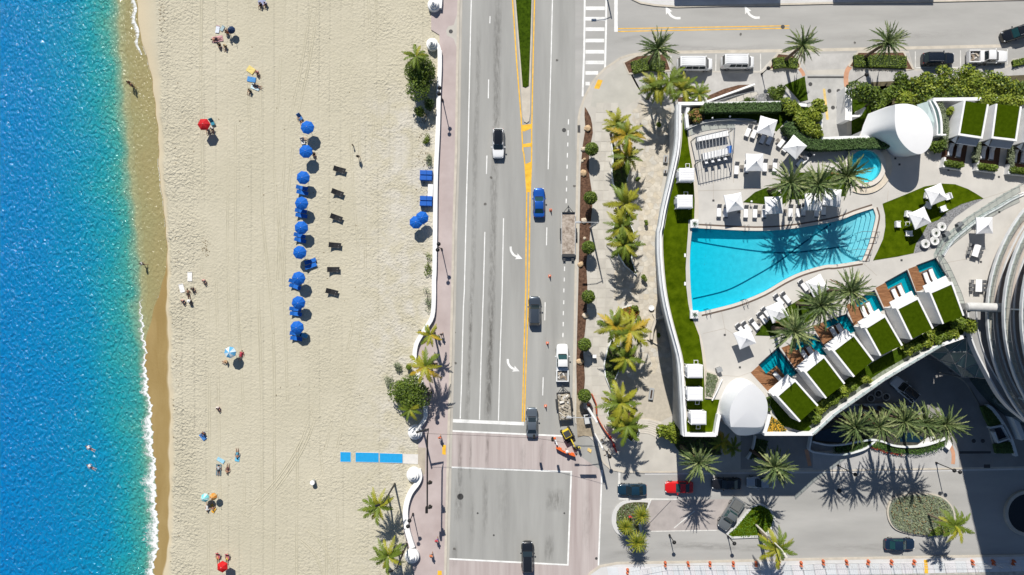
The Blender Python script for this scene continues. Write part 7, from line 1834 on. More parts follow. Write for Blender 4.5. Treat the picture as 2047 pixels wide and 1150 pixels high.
beach_umbrella(z('T',468,228),(.012,.035,.10),.62,'small navy beach umbrella beside the group of towels',h=1.2)
def beach_lounger(p,ang,col,label,group,back=28,ln=1.9,frame=None):
 c=w(p,.35);o=thing('beach_lounger',label,'sun lounger',(c.x,c.y,0),R(ang),group)
 m=mat('sling_%.3f_%.3f_%.3f'%col,col,.7,.1,4);fm=frame or M_WHITEP
 link('sling',cm('beach_sling',m,lambda q:q.bevbox((-.3,0,.33),(1.25,.62,.06),.02)),o)
 link('backrest',cm('beach_back',m,lambda q:q.bevbox((.33,0,0),(.68,.62,.06),.02)),o,(.3,0,.33),(0,R(-back),0))
 lg=cm('beach_leg',fm,lambda q:q.box((0,0,.15),(.04,.04,.34)))
 for sx in (-.8,.28):
  for sy in (-.28,.28):link('leg',lg,o,(sx,sy,0))
 return o
for i,(q,n_)in enumerate([((z('R',215,840)),1),((z('R',205,1060)),1),(z('S',172,215),1),(z('S',262,435),1),(z('S',128,610),1),(z('S',135,842),1),(z('S',138,1052),1)]):
 a=[168,170,165,200,160,172,170][i]
 beach_lounger(q,a,(.01,.13,.50),'blue lounger half under the %s blue umbrella from the top'%ORD[i+2],'blue loungers under the umbrella row',ln=1.8)
 q2=(q[0]-1,q[1]-9.5)
 beach_lounger(q2,a,(.01,.12,.46),'second blue lounger tucked behind under the %s blue umbrella'%ORD[i+2],'blue loungers tucked under the umbrella row')
beach_lounger(z('S',185,1020),160,(.10,.36,.55),'pale blue lounger under the lowest umbrella of the row',None)
for i,(r,x,y,a)in enumerate((('R',572,622,165),('R',553,842,160),('R',542,1080,160),('S',470,258,175),('S',457,465,180),('S',444,655,165))):
 c=w(z(r,x,y),.3);o=thing('black_lounger','%s black mesh lounger from the top of the row of six'%ORD[i],'sun lounger',(c.x,c.y,0),R(a),'row of six black loungers')
 sl=mat('black_mesh',(.018,.018,.02),.8,.2,4)
 link('sling',cm('black_sling',sl,lambda m:m.add([(-.95,-.36,.42),(-.95,.36,.42),(-.3,.36,.36),(-.3,-.36,.36),(.25,.36,.40),(.25,-.36,.40),(.95,.36,.75),(.95,-.36,.75)],[(0,3,2,1),(3,5,4,2),(5,7,6,4)])),o)
 link('side_rail',cm('black_rail',M_DSTEEL,lambda m:m.tube([(-.98,-.38,.42),(-.3,-.38,.37),(.25,-.38,.41),(.98,-.38,.77)],.035,5)),o);link('side_rail',cm('black_rail2',M_DSTEEL,lambda m:m.tube([(-.98,.38,.42),(-.3,.38,.37),(.25,.38,.41),(.98,.38,.77)],.035,5)),o)
 hp_=cm('hoop_leg',mat('grey_tube',(.42,.42,.42),.4,0,metal=.3),lambda m:m.tube([(.0,.42*math.cos(t)*.9,.38*abs(math.sin(t)))for t in [math.pi*k/8 for k in range(9)]],.025,5))
 for x in (-.55,.45):
  link('leg_hoop',hp_,o,(x,0,0))
  link('leg_hoop',cm('side_hoop',MATS['grey_tube'],lambda m:m.tube([(.22*math.cos(t),.40,.05+.36*math.sin(t))for t in [math.pi*k/8 for k in range(9)]],.025,5)),o,(x,0,0))
for i,(r,x,y)in enumerate((('O',427,270),('O',427,467))):
 c=w(z(r,x,y),.9);o=thing('storage_cabinet',['upper','lower'][i]+' pair of blue lounger stacks beside the wave wall','storage',(c.x,c.y,0),R(-2),'blue stacks beside the wave wall')
 bm_=mat('cabinet_blue',(.008,.10,.44),.55,.08,3)
 for s in (-1,1):
  obj('stack',MB().bevbox((0,s*.42,.45),(1.95,.74,.9),.06),bm_,o)
  obj('strap',MB().box((.1,s*.42,.91),(.05,.76,.02)),mat('strap_navy',(.006,.04,.16),.6,0),o)
  obj('fold',MB().bevbox((-.4,s*.42,.93),(1.0,.7,.06),.02),bm_,o)
c=w(z('O',462,390),.5);o=thing('white_chest','white storage chest between the two blue stacks','storage',(c.x,c.y,0),R(88));obj('box',MB().bevbox((0,0,.3),(2.0,.75,.6),.05),M_WHITEP,o);obj('lid',MB().bevbox((0,0,.63),(2.06,.8,.07),.02),M_WHITEP,o)
mm=mat('blue_mat',(.012,.30,.62),.8,.08,2)
for i,(q,lab)in enumerate(((zl('Y',(342,100),(432,102),(432,186),(342,184)),'small square blue access mat nearest the sea'),(zl('Y',(472,104),(668,108),(668,190),(472,186)),'middle blue access mat on the sand'),(zl('Y',(678,110),(872,116),(872,196),(678,190)),'blue access mat next to the white ramp mat'),(zl('Y',(876,118),(1004,122),(1002,202),(876,198)),'white ramp mat at the gap in the wave wall'))):
 v=wl(q);cc=Vector((sum(p[0]for p in v)/4,sum(p[1]for p in v)/4,0));o=thing('access_mat',lab,'mat',cc)
 m_=mm if i<3 else mat('pale_mat',(.62,.60,.57),.85,.06,2)
 obj('mat',MB().prism(v,-.02,.04),m_,o,world=True)
 obj('hem',MB().ringwall(v,.05,-.02,.05),MATS.get('pale_mat')or mat('pale_mat',(.62,.60,.57),.85,.06,2),o,world=True)
c=w(z('Y',105,362),.8);o=thing('litter_bin','round litter bin alone on the lower beach','bin',(c.x,c.y,0));obj('barrel',MB().lathe([(.32,0),(.36,.4),(.34,.95),(.28,.95),(.26,.7)],n=16),mat('bin_steel',(.35,.37,.37),.5,.2,4),o,40);obj('liner',MB().cyl((0,0,.7),.25,.05,12),M_TRIM,o);obj('ring',MB().lathe([(.37,.85),(.38,.9),(.37,.95),(.33,.96)],n=16),M_WHITEP,o)
c=w(z('R',690,382),.9);o=thing('marker_post','short wooden marker post on the beach','post',(c.x,c.y,0));obj('post',MB().bevbox((0,0,.5),(.12,.12,1.0),.02),M_BARK,o);obj('sign',MB().box((0,.09,.85),(.25,.04,.3)),M_BARK,o)
def towel(p,rot,sx,sy,col,label,alt=None):
 c=w(p,0);o=thing('beach_towel',label,'towel',(c.x,c.y,0),R(rot));r_=random.Random(int(p[0]*7))
 nx,ny=8,5;vs=[(-sx/2+sx*i/nx,-sy/2+sy*j/ny,.05+r_.uniform(0,.03))for i in range(nx+1)for j in range(ny+1)]
 fs=[(i*(ny+1)+j,(i+1)*(ny+1)+j,(i+1)*(ny+1)+j+1,i*(ny+1)+j+1)for i in range(nx)for j in range(ny)]
 obj('cloth',MB().add(vs,fs),mat('towel_%.2f_%.2f_%.2f'%col,col,.95,.12,4),o)
 obj('border',MB().box((sx/2-.08,0,.09),(.1,sy,.015)),mat('towel_b_%.2f'%(col[0]*.7),tuple(x*.7 for x in (alt or col)),.95,0),o)
for r,x,y,rot,sx,sy,col,lab in [('U',163,300,90,1.5,.75,(.74,.73,.70),'upper white towel near the waterline'),('U',97,395,105,1.4,.75,(.74,.73,.71),'lower white towel near the waterline'),('T',620,538,-35,1.3,1.0,(.68,.55,.20),'yellow beach towel above the blue one'),('T',625,610,-10,1.4,.8,(.08,.26,.55),'blue beach towel between the yellow and the pale blue one'),('T',655,668,-20,1.4,.85,(.52,.66,.72),'pale blue towel below the blue one'),('T',365,300,10,1.7,.9,(.62,.36,.38),'pink blanket of the upper beach group'),('T',365,225,80,1.2,.6,(.62,.66,.74),'pale towel left in the upper beach group'),('V',205,290,-50,1.2,.7,(.06,.20,.50),'blue towel under the crouching sunbather'),('V',316,436,-30,1.3,.6,(.30,.55,.68),'light blue towel above the two lying sunbathers'),('V',303,495,88,1.8,.85,(.16,.22,.25),'striped grey towel with a lying sunbather'),('V',420,420,80,1.2,.7,(.12,.42,.60),'turquoise towel under the right sunbather'),('T',402,218,60,.9,.5,(.35,.45,.48),'grey green towel in the upper beach group'),('T',705,22,10,1.2,.9,(.30,.32,.46),'blue grey blanket at the top edge of the beach'),('V',272,745,60,.9,.5,(.68,.36,.04),'orange towel below the orange umbrella')]:
 towel(z(r,x,y),rot,sx,sy,col,lab)
def beach_chair(p,rot,col,label):
 c=w(p,.4);o=thing('beach_chair',label,'chair',(c.x,c.y,0),R(rot));m=mat('chair_%.2f_%.2f_%.2f'%col,col,.8,.1,4)
 obj('seat',MB().bevbox((-.2,0,.28),(.6,.56,.05),.02),m,o);obj('backrest',MB().box((.3,0,.52),(.08,.56,.7),0,0,R(38)),m,o)
 for s in (-.3,.3):
  obj('frame',MB().tube([(-.5,s,.02),(-.45,s,.3),(.1,s,.28),(.5,s,.8)],.025,5),M_RIM,o);obj('leg',MB().tube([(.25,s,.02),(-.1,s,.45)],.02,5),M_RIM,o)
for r,x,y,rot,col,lab in [('T',320,935,110,(.03,.22,.32),'teal beach chair right of the red umbrella'),('V',297,1030,88,(.42,.08,.10),'left red beach chair above the bottom red umbrella'),('V',355,1035,88,(.42,.10,.12),'right red beach chair above the bottom red umbrella'),('R',188,115,120,(.05,.16,.40),'blue beach chair above the top umbrella of the row'),('R',215,345,100,(.60,.60,.58),'white beach chair between the two top umbrellas')]:
 beach_chair(z(r,x,y),rot,col,lab)
def pose_joints(kind):
 J={}
 if kind in ('stand','walk'):
  J.update(pel=(0,0,.95),bel=(0,0,1.10),che=(0,.01,1.32),nek=(0,0,1.48),hed=(0,.02,1.60),top=(0,.02,1.70))
  st=.22 if kind=='walk' else .02
  for s,n in ((-1,'l'),(1,'r')):
   k=st*s
   J[n+'sh']=(s*.18,0,1.42);J[n+'el']=(s*.24,-k*.6,1.15);J[n+'wr']=(s*.25,-k*1.1+.06,.92);J[n+'ha']=(s*.25,-k*1.2+.08,.85)
   J[n+'hi']=(s*.10,0,.90);J[n+'kn']=(s*.11,k*.8+.03,.50);J[n+'an']=(s*.11,k*1.3,.09);J[n+'to']=(s*.12,k*1.3+.16,.04)
 elif kind=='lie':
  zz=.17
  J.update(pel=(0,0,zz),bel=(0,.16,zz+.02),che=(0,.38,zz+.03),nek=(0,.54,zz+.03),hed=(0,.66,zz+.05),top=(0,.76,zz+.05))
  for s,n in ((-1,'l'),(1,'r')):
   J[n+'sh']=(s*.18,.48,zz);J[n+'el']=(s*.36,.30,.12);J[n+'wr']=(s*.38,.04,.1);J[n+'ha']=(s*.37,-.04,.1)
   J[n+'hi']=(s*.10,-.05,zz);J[n+'kn']=(s*.14,-.45,.20 if s>0 else .13);J[n+'an']=(s*.16,-.84,.1);J[n+'to']=(s*.19,-.93,.18)
 else:
  J.update(pel=(0,0,.16),bel=(0,-.05,.30),che=(0,-.06,.52),nek=(0,-.02,.68),hed=(0,.02,.80),top=(0,.02,.90))
  for s,n in ((-1,'l'),(1,'r')):
   J[n+'sh']=(s*.18,-.05,.62);J[n+'el']=(s*.28,-.10,.36);J[n+'wr']=(s*.26,.14,.32);J[n+'ha']=(s*.22,.22,.34)
   J[n+'hi']=(s*.10,.05,.15);J[n+'kn']=(s*.15,.40,.42);J[n+'an']=(s*.14,.68,.10);J[n+'to']=(s*.15,.84,.06)
 return J
RADI=dict(pel=.135,bel=.12,che=.15,nek=.055,hed=.10,top=.075,sh=.075,el=.043,wr=.03,ha=.035,hi=.09,kn=.058,an=.04,to=.038)
BODY={}
def body_mesh(kind,m):
 if kind not in BODY:
  J=pose_joints(kind);vs,es,rad,idx=[],[],[],{}
  def v(n,p,r):
   idx[n]=len(vs);vs.append(p);rad.append(r)
  for n,p in J.items():
   v(n,p,RADI.get(n)or RADI[n[1:]])
  for a,b_ in (('pel','bel'),('bel','che'),('che','nek'),('nek','hed'),('hed','top')):es.append((idx[a],idx[b_]))
  for n in 'lr':
   for a,b_ in (('che',n+'sh'),(n+'sh',n+'el'),(n+'el',n+'wr'),(n+'wr',n+'ha'),('pel',n+'hi'),(n+'hi',n+'kn'),(n+'kn',n+'an'),(n+'an',n+'to')):es.append((idx[a],idx[b_]))
   h=Vector(J[n+'ha']);d=(h-Vector(J[n+'wr'])).normalized();sd=d.cross(Vector((0,0,1))if abs(d.z)<.9 else Vector((0,1,0))).normalized()
   for k in range(5):
    off=sd*(.03-.02*k)if k<4 else sd*.05
    nm=n+'f%d'%k;v(nm,tuple(h+d*((.075,.085,.08,.065)[k]if k<4 else .02)+off),.009);es.append((idx[n+'ha'],idx[nm]))
  me=bpy.data.meshes.new('skeleton');me.from_pydata(vs,es,[]);o=bpy.data.objects.new('skeleton',me);COL.objects.link(o)
  sk=o.modifiers.new('skin','SKIN');sk.branch_smoothing=.6
  for i,sv in enumerate(me.skin_vertices[0].data):
   sv.radius=(rad[i],rad[i]);sv.use_root=(i==0)
  ss=o.modifiers.new('sub','SUBSURF');ss.levels=1
  dg=bpy.context.evaluated_depsgraph_get();dg.update()
  BODY[kind]=bpy.data.meshes.new_from_object(o.evaluated_get(dg));BODY[kind].name='body'
  BODY[kind].polygons.foreach_set('use_smooth',[True]*len(BODY[kind].polygons))
  bpy.data.objects.remove(o)
 k=('body',kind,m.name)
 if k not in CACHE:
  me=BODY[kind].copy();me.materials.clear();me.materials.append(m);CACHE[k]=me
 return CACHE[k]
SKIN=[mat('skin_%d'%i,c,.6,.06,6)for i,c in enumerate([(.48,.27,.18),(.36,.19,.12),(.20,.10,.06)])]
HAIR=[mat('hair_%d'%i,c,.7,.1,9)for i,c in enumerate([(.02,.014,.01),(.09,.05,.025),(.30,.20,.09)])]
def ringe(c,u,v,ru,rv,n=12):
 return [tuple(Vector(c)+u*ru*math.cos(2*math.pi*i/n)+v*rv*math.sin(2*math.pi*i/n))for i in range(n)]
def person(p,kind,rot,label,skin=0,hair=0,shirt=None,shorts=(.05,.06,.1),zb=0.0,hat=None,group=None,sink=0.0):
 c=w(p,zb+(.5 if kind!='lie' else .1));o=thing('person',label,'person',(c.x,c.y,zb-sink),R(rot),group)
 link('body',body_mesh(kind,SKIN[skin]),o)
 J={k:Vector(v)for k,v in pose_joints(kind).items()}
 up=(J['che']-J['pel']).normalized();sx=Vector((1,0,0));fw=up.cross(sx).normalized()
 def cloth(name,a,b_,r0,r1,col,ext=()):
  m=mat('cloth_%.2f_%.2f_%.2f'%tuple(col),tuple(col),.9,.1,6);mb=MB()
  mb.loft([ringe(a,sx,fw,r0*1.15,r0*.92),ringe(a.lerp(b_,.5),sx,fw,(r0+r1)*.56,(r0+r1)*.47),ringe(b_,sx,fw,r1*1.15,r1*.92)])
  for q0,q1,ra,rb in ext:
   mb.tube([q0,q0.lerp(q1,.5),q1],ra,8,rb)
  obj(name,mb,m,o,60)
 cloth('shorts',J['pel']-up*.06,J['bel']-up*.02,.165,.15,shorts,[(J[n+'hi'],J[n+'hi'].lerp(J[n+'kn'],.5),.115,.095)for n in 'lr'])
 if shirt:cloth('shirt',J['bel']-up*.05,J['che']+up*.12,.155,.185,shirt,[(J[n+'sh'],J[n+'sh'].lerp(J[n+'el'],.65),.09,.065)for n in 'lr'])
 hd=J['hed']+(J['top']-J['hed'])*.55
 obj('hair',MB().lathe([(.02,-.09),(.10,-.05),(.118,.02),(.09,.085),(.02,.115)],hd,12),HAIR[hair],o,60)
 for s in (-1,1):obj('eye',MB().lathe([(.003,-.012),(.013,0),(.003,.012)],J['hed']+Vector((s*.035,0,0))+(fw if kind=='lie' else Vector((0,1,0)))*.098,6),M_TRIM,o)
 if hat:obj('hat',MB().lathe([(.26,.0),(.25,.03),(.13,.05),(.12,.14),(.02,.17)],hd+Vector((0,0,.02)),14),mat('hat_%.2f_%.2f_%.2f'%hat,hat,.9,.1,6),o,50)
 return o
for a in [(z('W',518,332),'walk',250,'left of two people wading in the swash',2,0,None,(.03,.03,.04),-.5),(z('W',528,342),'walk',255,'right of two people wading in the swash',1,0,None,(.05,.04,.06),-.5),(z('W',570,1046),'walk',280,'lone person wading at the edge of the wet sand',1,0,(.5,.5,.5),(.1,.1,.1),-.5),(z('T',448,255),'stand',200,'standing person in orange shorts in the upper beach group',1,0,None,(.45,.14,.05)),(z('T',430,245),'sit',20,'dark clad person seated in the middle of the upper beach group',2,0,(.05,.07,.04),(.04,.04,.05)),(z('T',372,340),'sit',190,'person seated at the foot of the pink blanket',1,0,(.10,.07,.05),(.03,.03,.03)),(z('T',418,350),'sit',170,'person seated on the sand below the pink blanket',0,2,(.42,.36,.22),(.12,.1,.08)),(z('T',352,300),'lie',100,'person lying on the pink blanket',1,0,None,(.04,.02,.03)),(z('T',665,555),'sit',200,'person in pink seated beside the yellow towel',0,1,(.5,.22,.22),(.15,.1,.1)),(z('T',608,690),'sit',150,'person in green seated beside the pale blue towel',1,1,(.18,.2,.14),(.08,.08,.07)),(z('T',665,660),'lie',70,'person lying on the pale blue towel',1,0,(.03,.03,.04),(.03,.03,.04)),(z('T',318,985),'sit',180,'person seated in the shade right of the red umbrella',1,0,(.55,.55,.55),(.05,.05,.06)),(z('T',285,992),'sit',170,'person half hidden under the red umbrella',0,1,(.6,.5,.45),(.3,.3,.3)),(z('T',690,30),'sit',160,'left person at the top edge of the beach',1,0,(.05,.05,.06),(.05,.05,.06)),(z('T',728,25),'sit',160,'right person at the top edge of the beach',1,0,(.35,.35,.45),(.05,.05,.1)),(z('R',190,140),'lie',20,'sunbather on the blue chair above the top umbrella',1,0,None,(.04,.10,.2)),(z('R',212,322),'sit',270,'sunbather between the two top blue umbrellas',0,1,(.66,.64,.62),(.5,.5,.5)),(z('R',318,466),'sit',200,'person in black beside the second blue umbrella',1,0,(.02,.02,.02),(.02,.02,.02)),(z('R',752,498),'stand',190,'person standing alone in the middle of the beach',1,0,(.06,.06,.05),(.05,.05,.05)),(z('U',275,335),'sit',200,'person in pink and white right of the towels',0,1,(.62,.34,.32),(.6,.6,.6)),(z('U',182,402),'sit',210,'person in dark top beside the white towels',1,0,(.06,.06,.06),(.3,.3,.3)),(z('U',150,440),'lie',10,'tanned person lying below the white towels',2,0,None,(.05,.04,.03)),(z('U',102,500),'sit',200,'person in blue shorts below the white towels',0,1,(.55,.32,.28),(.08,.2,.4)),(z('U',160,500),'sit',190,'person with white hat below the white towels',2,0,(.4,.38,.34),(.1,.1,.1)),(z('U',458,1000),'sit',100,'blond sunbather left under the patterned umbrella',0,2,(.52,.36,.2),(.5,.4,.3)),(z('U',582,945),'lie',340,'sunbather in red swimwear right of the patterned umbrella',0,1,(.45,.05,.08),(.45,.05,.08)),(z('V',295,112),'sit',200,'person with pink bag on the lower beach',0,0,(.62,.6,.58),(.45,.1,.28)),(z('V',205,268),'sit',140,'person crouching on a blue towel near the waterline',2,0,None,(.04,.08,.2)),(z('V',418,395),'lie',182,'sunbather lying right of the two striped towels',1,0,None,(.1,.3,.4)),(z('V',303,495),'lie',0,'sunbather lying on the grey striped towel',1,0,(.5,.5,.5),(.04,.05,.06)),(z('V',358,490),'lie',175,'sunbather lying beside the grey striped towel',1,0,None,(.12,.05,.05)),(z('V',232,725),'lie',182,'sunbather with feet under the turquoise umbrella',0,1,(.5,.5,.5),(.6,.6,.6)),(z('V',262,718),'lie',195,'sunbather with feet under the orange umbrella',1,2,None,(.5,.3,.05)),(z('V',297,1040),'lie',0,'sunbather on the left red chair',0,1,None,(.6,.3,.1)),(z('V',356,1045),'lie',350,'sunbather on the right red chair',1,2,None,(.6,.45,.1)),(z('Q',503,155),'walk',200,'walker in orange top under the mast arm on the promenade',0,1,(.62,.16,.08),(.04,.04,.04),PV),(z('Q',480,892),'walk',190,'walker in red near the kerb at the bottom of the promenade',1,0,(.50,.06,.08),(.1,.1,.3),PV),(z('Q',442,1000),'walk',185,'walker in orange at the bottom of the promenade',1,0,(.62,.20,.08),(.03,.03,.03),PV),(z('P',518,428),'walk',180,'left walker in white beside the small palm on the promenade',0,1,(.66,.64,.64),(.2,.2,.25),PV),(z('P',550,415),'walk',180,'right walker in dark clothes beside the small palm on the promenade',1,0,(.05,.05,.06),(.05,.05,.06),PV),(z('I',360,600),'stand',170,'gardener in red shirt on the rounded planted island',1,0,(.55,.05,.04),(.05,.05,.06),.2),(z('a',285,800),'stand',150,'worker in yellow vest beside the mini digger',1,0,(.62,.52,.06),(.03,.03,.04),PV),(z('a',138,845),'stand',100,'worker in white hard hat beside the orange barrier',1,0,(.55,.55,.52),(.04,.05,.08),0),(z('a',400,300),'stand',180,'worker in red vest under the round tree at the corner',1,0,(.60,.10,.04),(.04,.04,.06),PV)]:
 a=list(a)+[None]*(9-len(a))
 person(a[0],a[1],a[2],a[3],a[4],a[5],a[6],a[7],a[8]if a[8]is not None else (0.04 if a[1]=='lie' else 0.0),hat=(.7,.7,.68)if 'hat' in a[3]else None)
for x,y,lab in ((358,647,'upper of two swimmers in the sea'),(362,721,'lower of two swimmers in the sea')):
 person(z('X',x,y),'lie',60,lab,0,1,(.62,.62,.62),(.05,.06,.1),SEA_Z-.12)
M_BLACK=mat('black_iron',(.012,.012,.013),.5,0)
M_GALV=mat('galvanised',(.52,.53,.53),.5,.06,3)
def globe_lamp(p,h,label,ang=0,base=PV,arms=(-.45,.45),group='black twin lamps'):
 c=w(p,base);o=thing('street_lamp',label,'lamp',c,R(ang),group)
 obj('pole',MB().lathe([(.16,0),(.16,.3),(.08,.5),(.06,h)],n=10),M_BLACK,o)
 for a in arms:
  obj('arm',MB().tube([(0,0,h-.5),(a*.5,0,h-.1),(a,0,h-.1)],.035,5),M_BLACK,o)
  obj('lamp_shade',MB().lathe([(.05,.02),(.30,.06),(.32,.14),(.18,.3),(.05,.42)],(a,0,h-.1),12),M_BLACK,o,50)
  obj('lens',MB().lathe([(.26,.05),(.14,-.02),(.02,-.04)],(a,0,h-.1),10),M_LAMPW,o)
globe_lamp(z('N',556,770),5.2,'black twin lamp on the promenade beside the painted wall stretch',85);globe_lamp(z('O',548,835),5.2,'black twin lamp on the promenade opposite the turn arrow',80);globe_lamp(z('P',470,860),4.6,'black twin lamp at the bend of the wave wall',84)
globe_lamp(z('Q',308,708),4.6,'black twin lamp beside the S shaped wave wall',75)
globe_lamp(z('J',1215,115),5.2,'black twin lamp on the lower street beside the tower shadow',-15);globe_lamp(z('J',312,140),5.0,'black lamp among the shadows of the five palms',-20,arms=(.3,))
globe_lamp(z('H',400,800),5.4,'single black lamp beside the driveway wall',20,arms=(.35,));globe_lamp(z('H',1462,690),5.0,'black lamp behind the white pickup on the upper street',10,arms=(.3,));globe_lamp(z('G',1500,690),2.9,'short black lamp beside the access ramp',0,arms=(0,))
globe_lamp(z('M',510,855),3.2,'short black lamp beside the lowest terrace palm',0,arms=(0,))
def mast_light(p,h,ang,reach,label,m=M_GALV,base=PV):
 c=w(p,base);o=thing('mast_light',label,'street light',c,R(ang))
 obj('pole',MB().lathe([(.2,0),(.16,.4),(.13,h*.5),(.09,h)],n=10),m,o)
 obj('arm',MB().tube([(0,0,h-.3),(reach*.4,0,h+.15),(reach,0,h+.3)],.06,6,.045),m,o)
 obj('lamp_head',MB().bevbox((reach+.3,0,h+.3),(.75,.32,.16),.05),m,o);obj('lens',MB().box((reach+.32,0,h+.2),(.5,.24,.04)),M_LAMPW,o)
mast_light((1180.5,455.7),9.2,180,2.6,'tall galvanised street light reaching over the flatbed trailer',mat('dull_steel',(.40,.41,.42),.5,.06,3))
mast_light((1198,-75),9.2,180,2.6,'street light beyond the top edge at the crosswalk',MATS['dull_steel'])
mast_light(z('Y',805,375),9.5,200,.6,'tall dark pole on the sand with its head in a palm',M_BLACK,0);mast_light(z('Y',908,885),9.5,200,.6,'tall dark pole at the lower end of the S shaped wall',M_BLACK,PV)
mast_light(z('I',1526,688),10.5,-60,.5,'tall pale street light beside the lawn island',mat('pale_pole',(.66,.63,.55),.6,.05,3));
globe_lamp(z('I',728,780),3.2,'short dark lamp below the slanted bays',0,arms=(0,));globe_lamp(z('I',1265,790),3.2,'short dark lamp beside the lawn island',0,arms=(0,))
sg=thing('signal_mast','white pole with long black signal mast arm over the lower promenade','traffic signal',w(z('g',368,915),PV))
b0=w(z('g',368,915),PV);t0=w(z('g',452,822),7.2)
obj('pole',MB().tube([b0,(b0.x,b0.y,7.6)],.17,10,.12),M_WAVE,sg,world=True)
a0=w(z('Q',420,100),7.2);a1=w(z('Q',410,705),6.9)
obj('mast_arm',MB().tube([(b0.x,b0.y,7.0),a0,w(z('Q',410,160),7.2),a1],.16,8,.11),M_BLACK,sg,world=True)
M_SIGY=mat('signal_black',(.015,.015,.014),.5,0)
def sig_head(parent,v,ang,world_=True,name='signal_head',m=None):
 hd=obj(name,MB().bevbox((v.x,v.y,v.z-.55),(.34,.36,1.05),.04,R(ang)),m or M_SIGY,parent,world=True)
 for k,cl in enumerate(((.4,.02,.02),(.4,.22,.02),(.02,.3,.1))):
  obj('lens',MB().bevbox((v.x+.18*math.cos(R(ang)),v.y+.18*math.sin(R(ang)),v.z-.25-.32*k),(.04,.22,.22),.01,R(ang)),mat('lens_%d'%k,cl,.3,0),hd)
  obj('visor',MB().box((v.x+.28*math.cos(R(ang)),v.y+.28*math.sin(R(ang)),v.z-.13-.32*k),(.22,.26,.03),R(ang)),m or M_SIGY,hd)
for q in (zl('Q',(424,492),(424,668))):
 sig_head(sg,w(q,7.0),0)
obj('end_plate',MB().box(tuple(w(z('Q',405,680),6.8)),(.3,.9,.7)),M_SIGY,sg,world=True)
sp1=thing('strain_pole','tall white strain pole at the construction corner','pole',w(z('a',385,320),PV));b1=w(z('a',385,320),PV)
obj('pole',MB().tube([b1,(b1.x,b1.y,12.6)],.24,12,.16),M_WAVE,sp1,world=True);obj('cap',MB().lathe([(.18,0),(.14,.1),(.02,.14)],(b1.x,b1.y,12.6),12),M_WAVE,sp1,world=True);obj('arm',MB().tube([(b1.x,b1.y,9.6),(b1.x-1.8,b1.y+.05,9.9),(b1.x-3.4,b1.y+.1,9.9)],.06,6),MATS['dull_steel'],sp1,world=True);obj('lamp_head',MB().bevbox((b1.x-3.7,b1.y+.1,9.9),(.75,.32,.16),.05),MATS['dull_steel'],sp1,world=True)
sp2=thing('strain_pole','shorter white signal pole just below the tall strain pole','pole',w(z('a',480,660),PV));b2=w(z('a',480,660),PV)
obj('pole',MB().tube([b2,(b2.x,b2.y,9.0)],.20,12,.15),M_WAVE,sp2,world=True);obj('cap',MB().lathe([(.16,0),(.12,.1),(.02,.14)],(b2.x,b2.y,9.0),12),M_WAVE,sp2,world=True)
wire=thing('span_wire','thin signal wire spanning the intersection with two hanging signals and a sign','traffic signal',(b2.x,b2.y,8.4))
e0,e1=Vector((b2.x,b2.y,8.4)),Vector((b0.x,b0.y,7.4));s1,s2,s3=w((1068,876),6.9),w((1105,881),6.9),w((1168,893),7.2)
obj('wire',MB().tube([e0,s3+Vector((0,0,.1)),s2,s1,(s1*.5+e1*.5)-Vector((0,0,.1)),e1],.022,5),M_BLACK,wire,world=True)
sig_head(wire,s1,90);sig_head(wire,s2,90);obj('sign_board',MB().box((s3.x,s3.y,s3.z-.5),(2.6,.05,.6)),mat('sign_back',(.16,.17,.18),.6,0),wire,world=True)
for dx in (-.8,.9):obj('hanger',MB().tube([(s3.x+dx,s3.y,s3.z),(s3.x+dx,s3.y,s3.z-.25)],.02,4),M_BLACK,wire,world=True)
M_ORANGE=mat('safety_orange',(.70,.125,.02),.6,.1,4)
for i,(r,x,y)in enumerate((('O',1383,538),('O',1376,1044),('P',1358,484),('P',1344,966))):
 c=w(z(r,x,y),.02);o=thing('traffic_cone','%s orange cone from the top along the kerb lane'%ORD[i],'cone',(c.x,c.y,.002),0,'cones in the kerb lane')
 link('base',cm('cone_base',M_ORANGE,lambda m:m.bevbox((0,0,.03),(.42,.42,.06),.01)),o);link('cone',cm('cone_body',M_ORANGE,lambda m:m.lathe([(.17,.05),(.11,.4),(.05,.85),(.03,.92)],n=12),40),o)
 link('stripe',cm('cone_stripe',M_WHITEP,lambda m:m.lathe([(.129,.32),(.103,.48)],n=12)),o);link('stripe',cm('cone_stripe2',M_WHITEP,lambda m:m.lathe([(.089,.58),(.07,.70)],n=12)),o)
def barrier(pts,label,m,seg=1.6):
 P=[Vector(p)for p in wl(pts,.5)];o=thing('safety_barrier',label,'barrier',(P[0].x,P[0].y,0))
 for a,b_ in zip(P[:-1],P[1:]):
  d=b_-a;ln=d.length;n=max(1,round(ln/seg));ang=math.atan2(d.y,d.x)
  for k in range(n):
   c=a+d*((k+.5)/n)
   obj('panel',MB().bevbox((c.x,c.y,.55),(ln/n-.06,.16,.95),.03,ang),m,o,world=True);obj('foot',MB().bevbox((c.x,c.y,.08),(.5,.5,.12),.03,ang),m,o,world=True)
barrier(zl('a',(10,815),(100,865),(180,895),(240,915)),'orange safety barrier beside the mini digger on the crossing',M_ORANGE)
M_REDO=mat('brick_orange',(.42,.085,.035),.7,.15,3)
barrier(zl('a',(440,165),(470,230),(495,290),(498,410)),'red brown safety fence along the sidewalk at the corner works',M_REDO);barrier(zl('a',(505,440),(545,520),(600,610),(640,660)),'red brown safety fence bending round the corner works',M_REDO);barrier(zl('a',(645,665),(690,740),(740,870)),'red safety fence end beside the lowest terrace palm',mat('red_fence',(.40,.03,.02),.7,.1,3));barrier(zl('a',(385,290),(425,305)),'short red barrier under the last round tree',M_REDO)
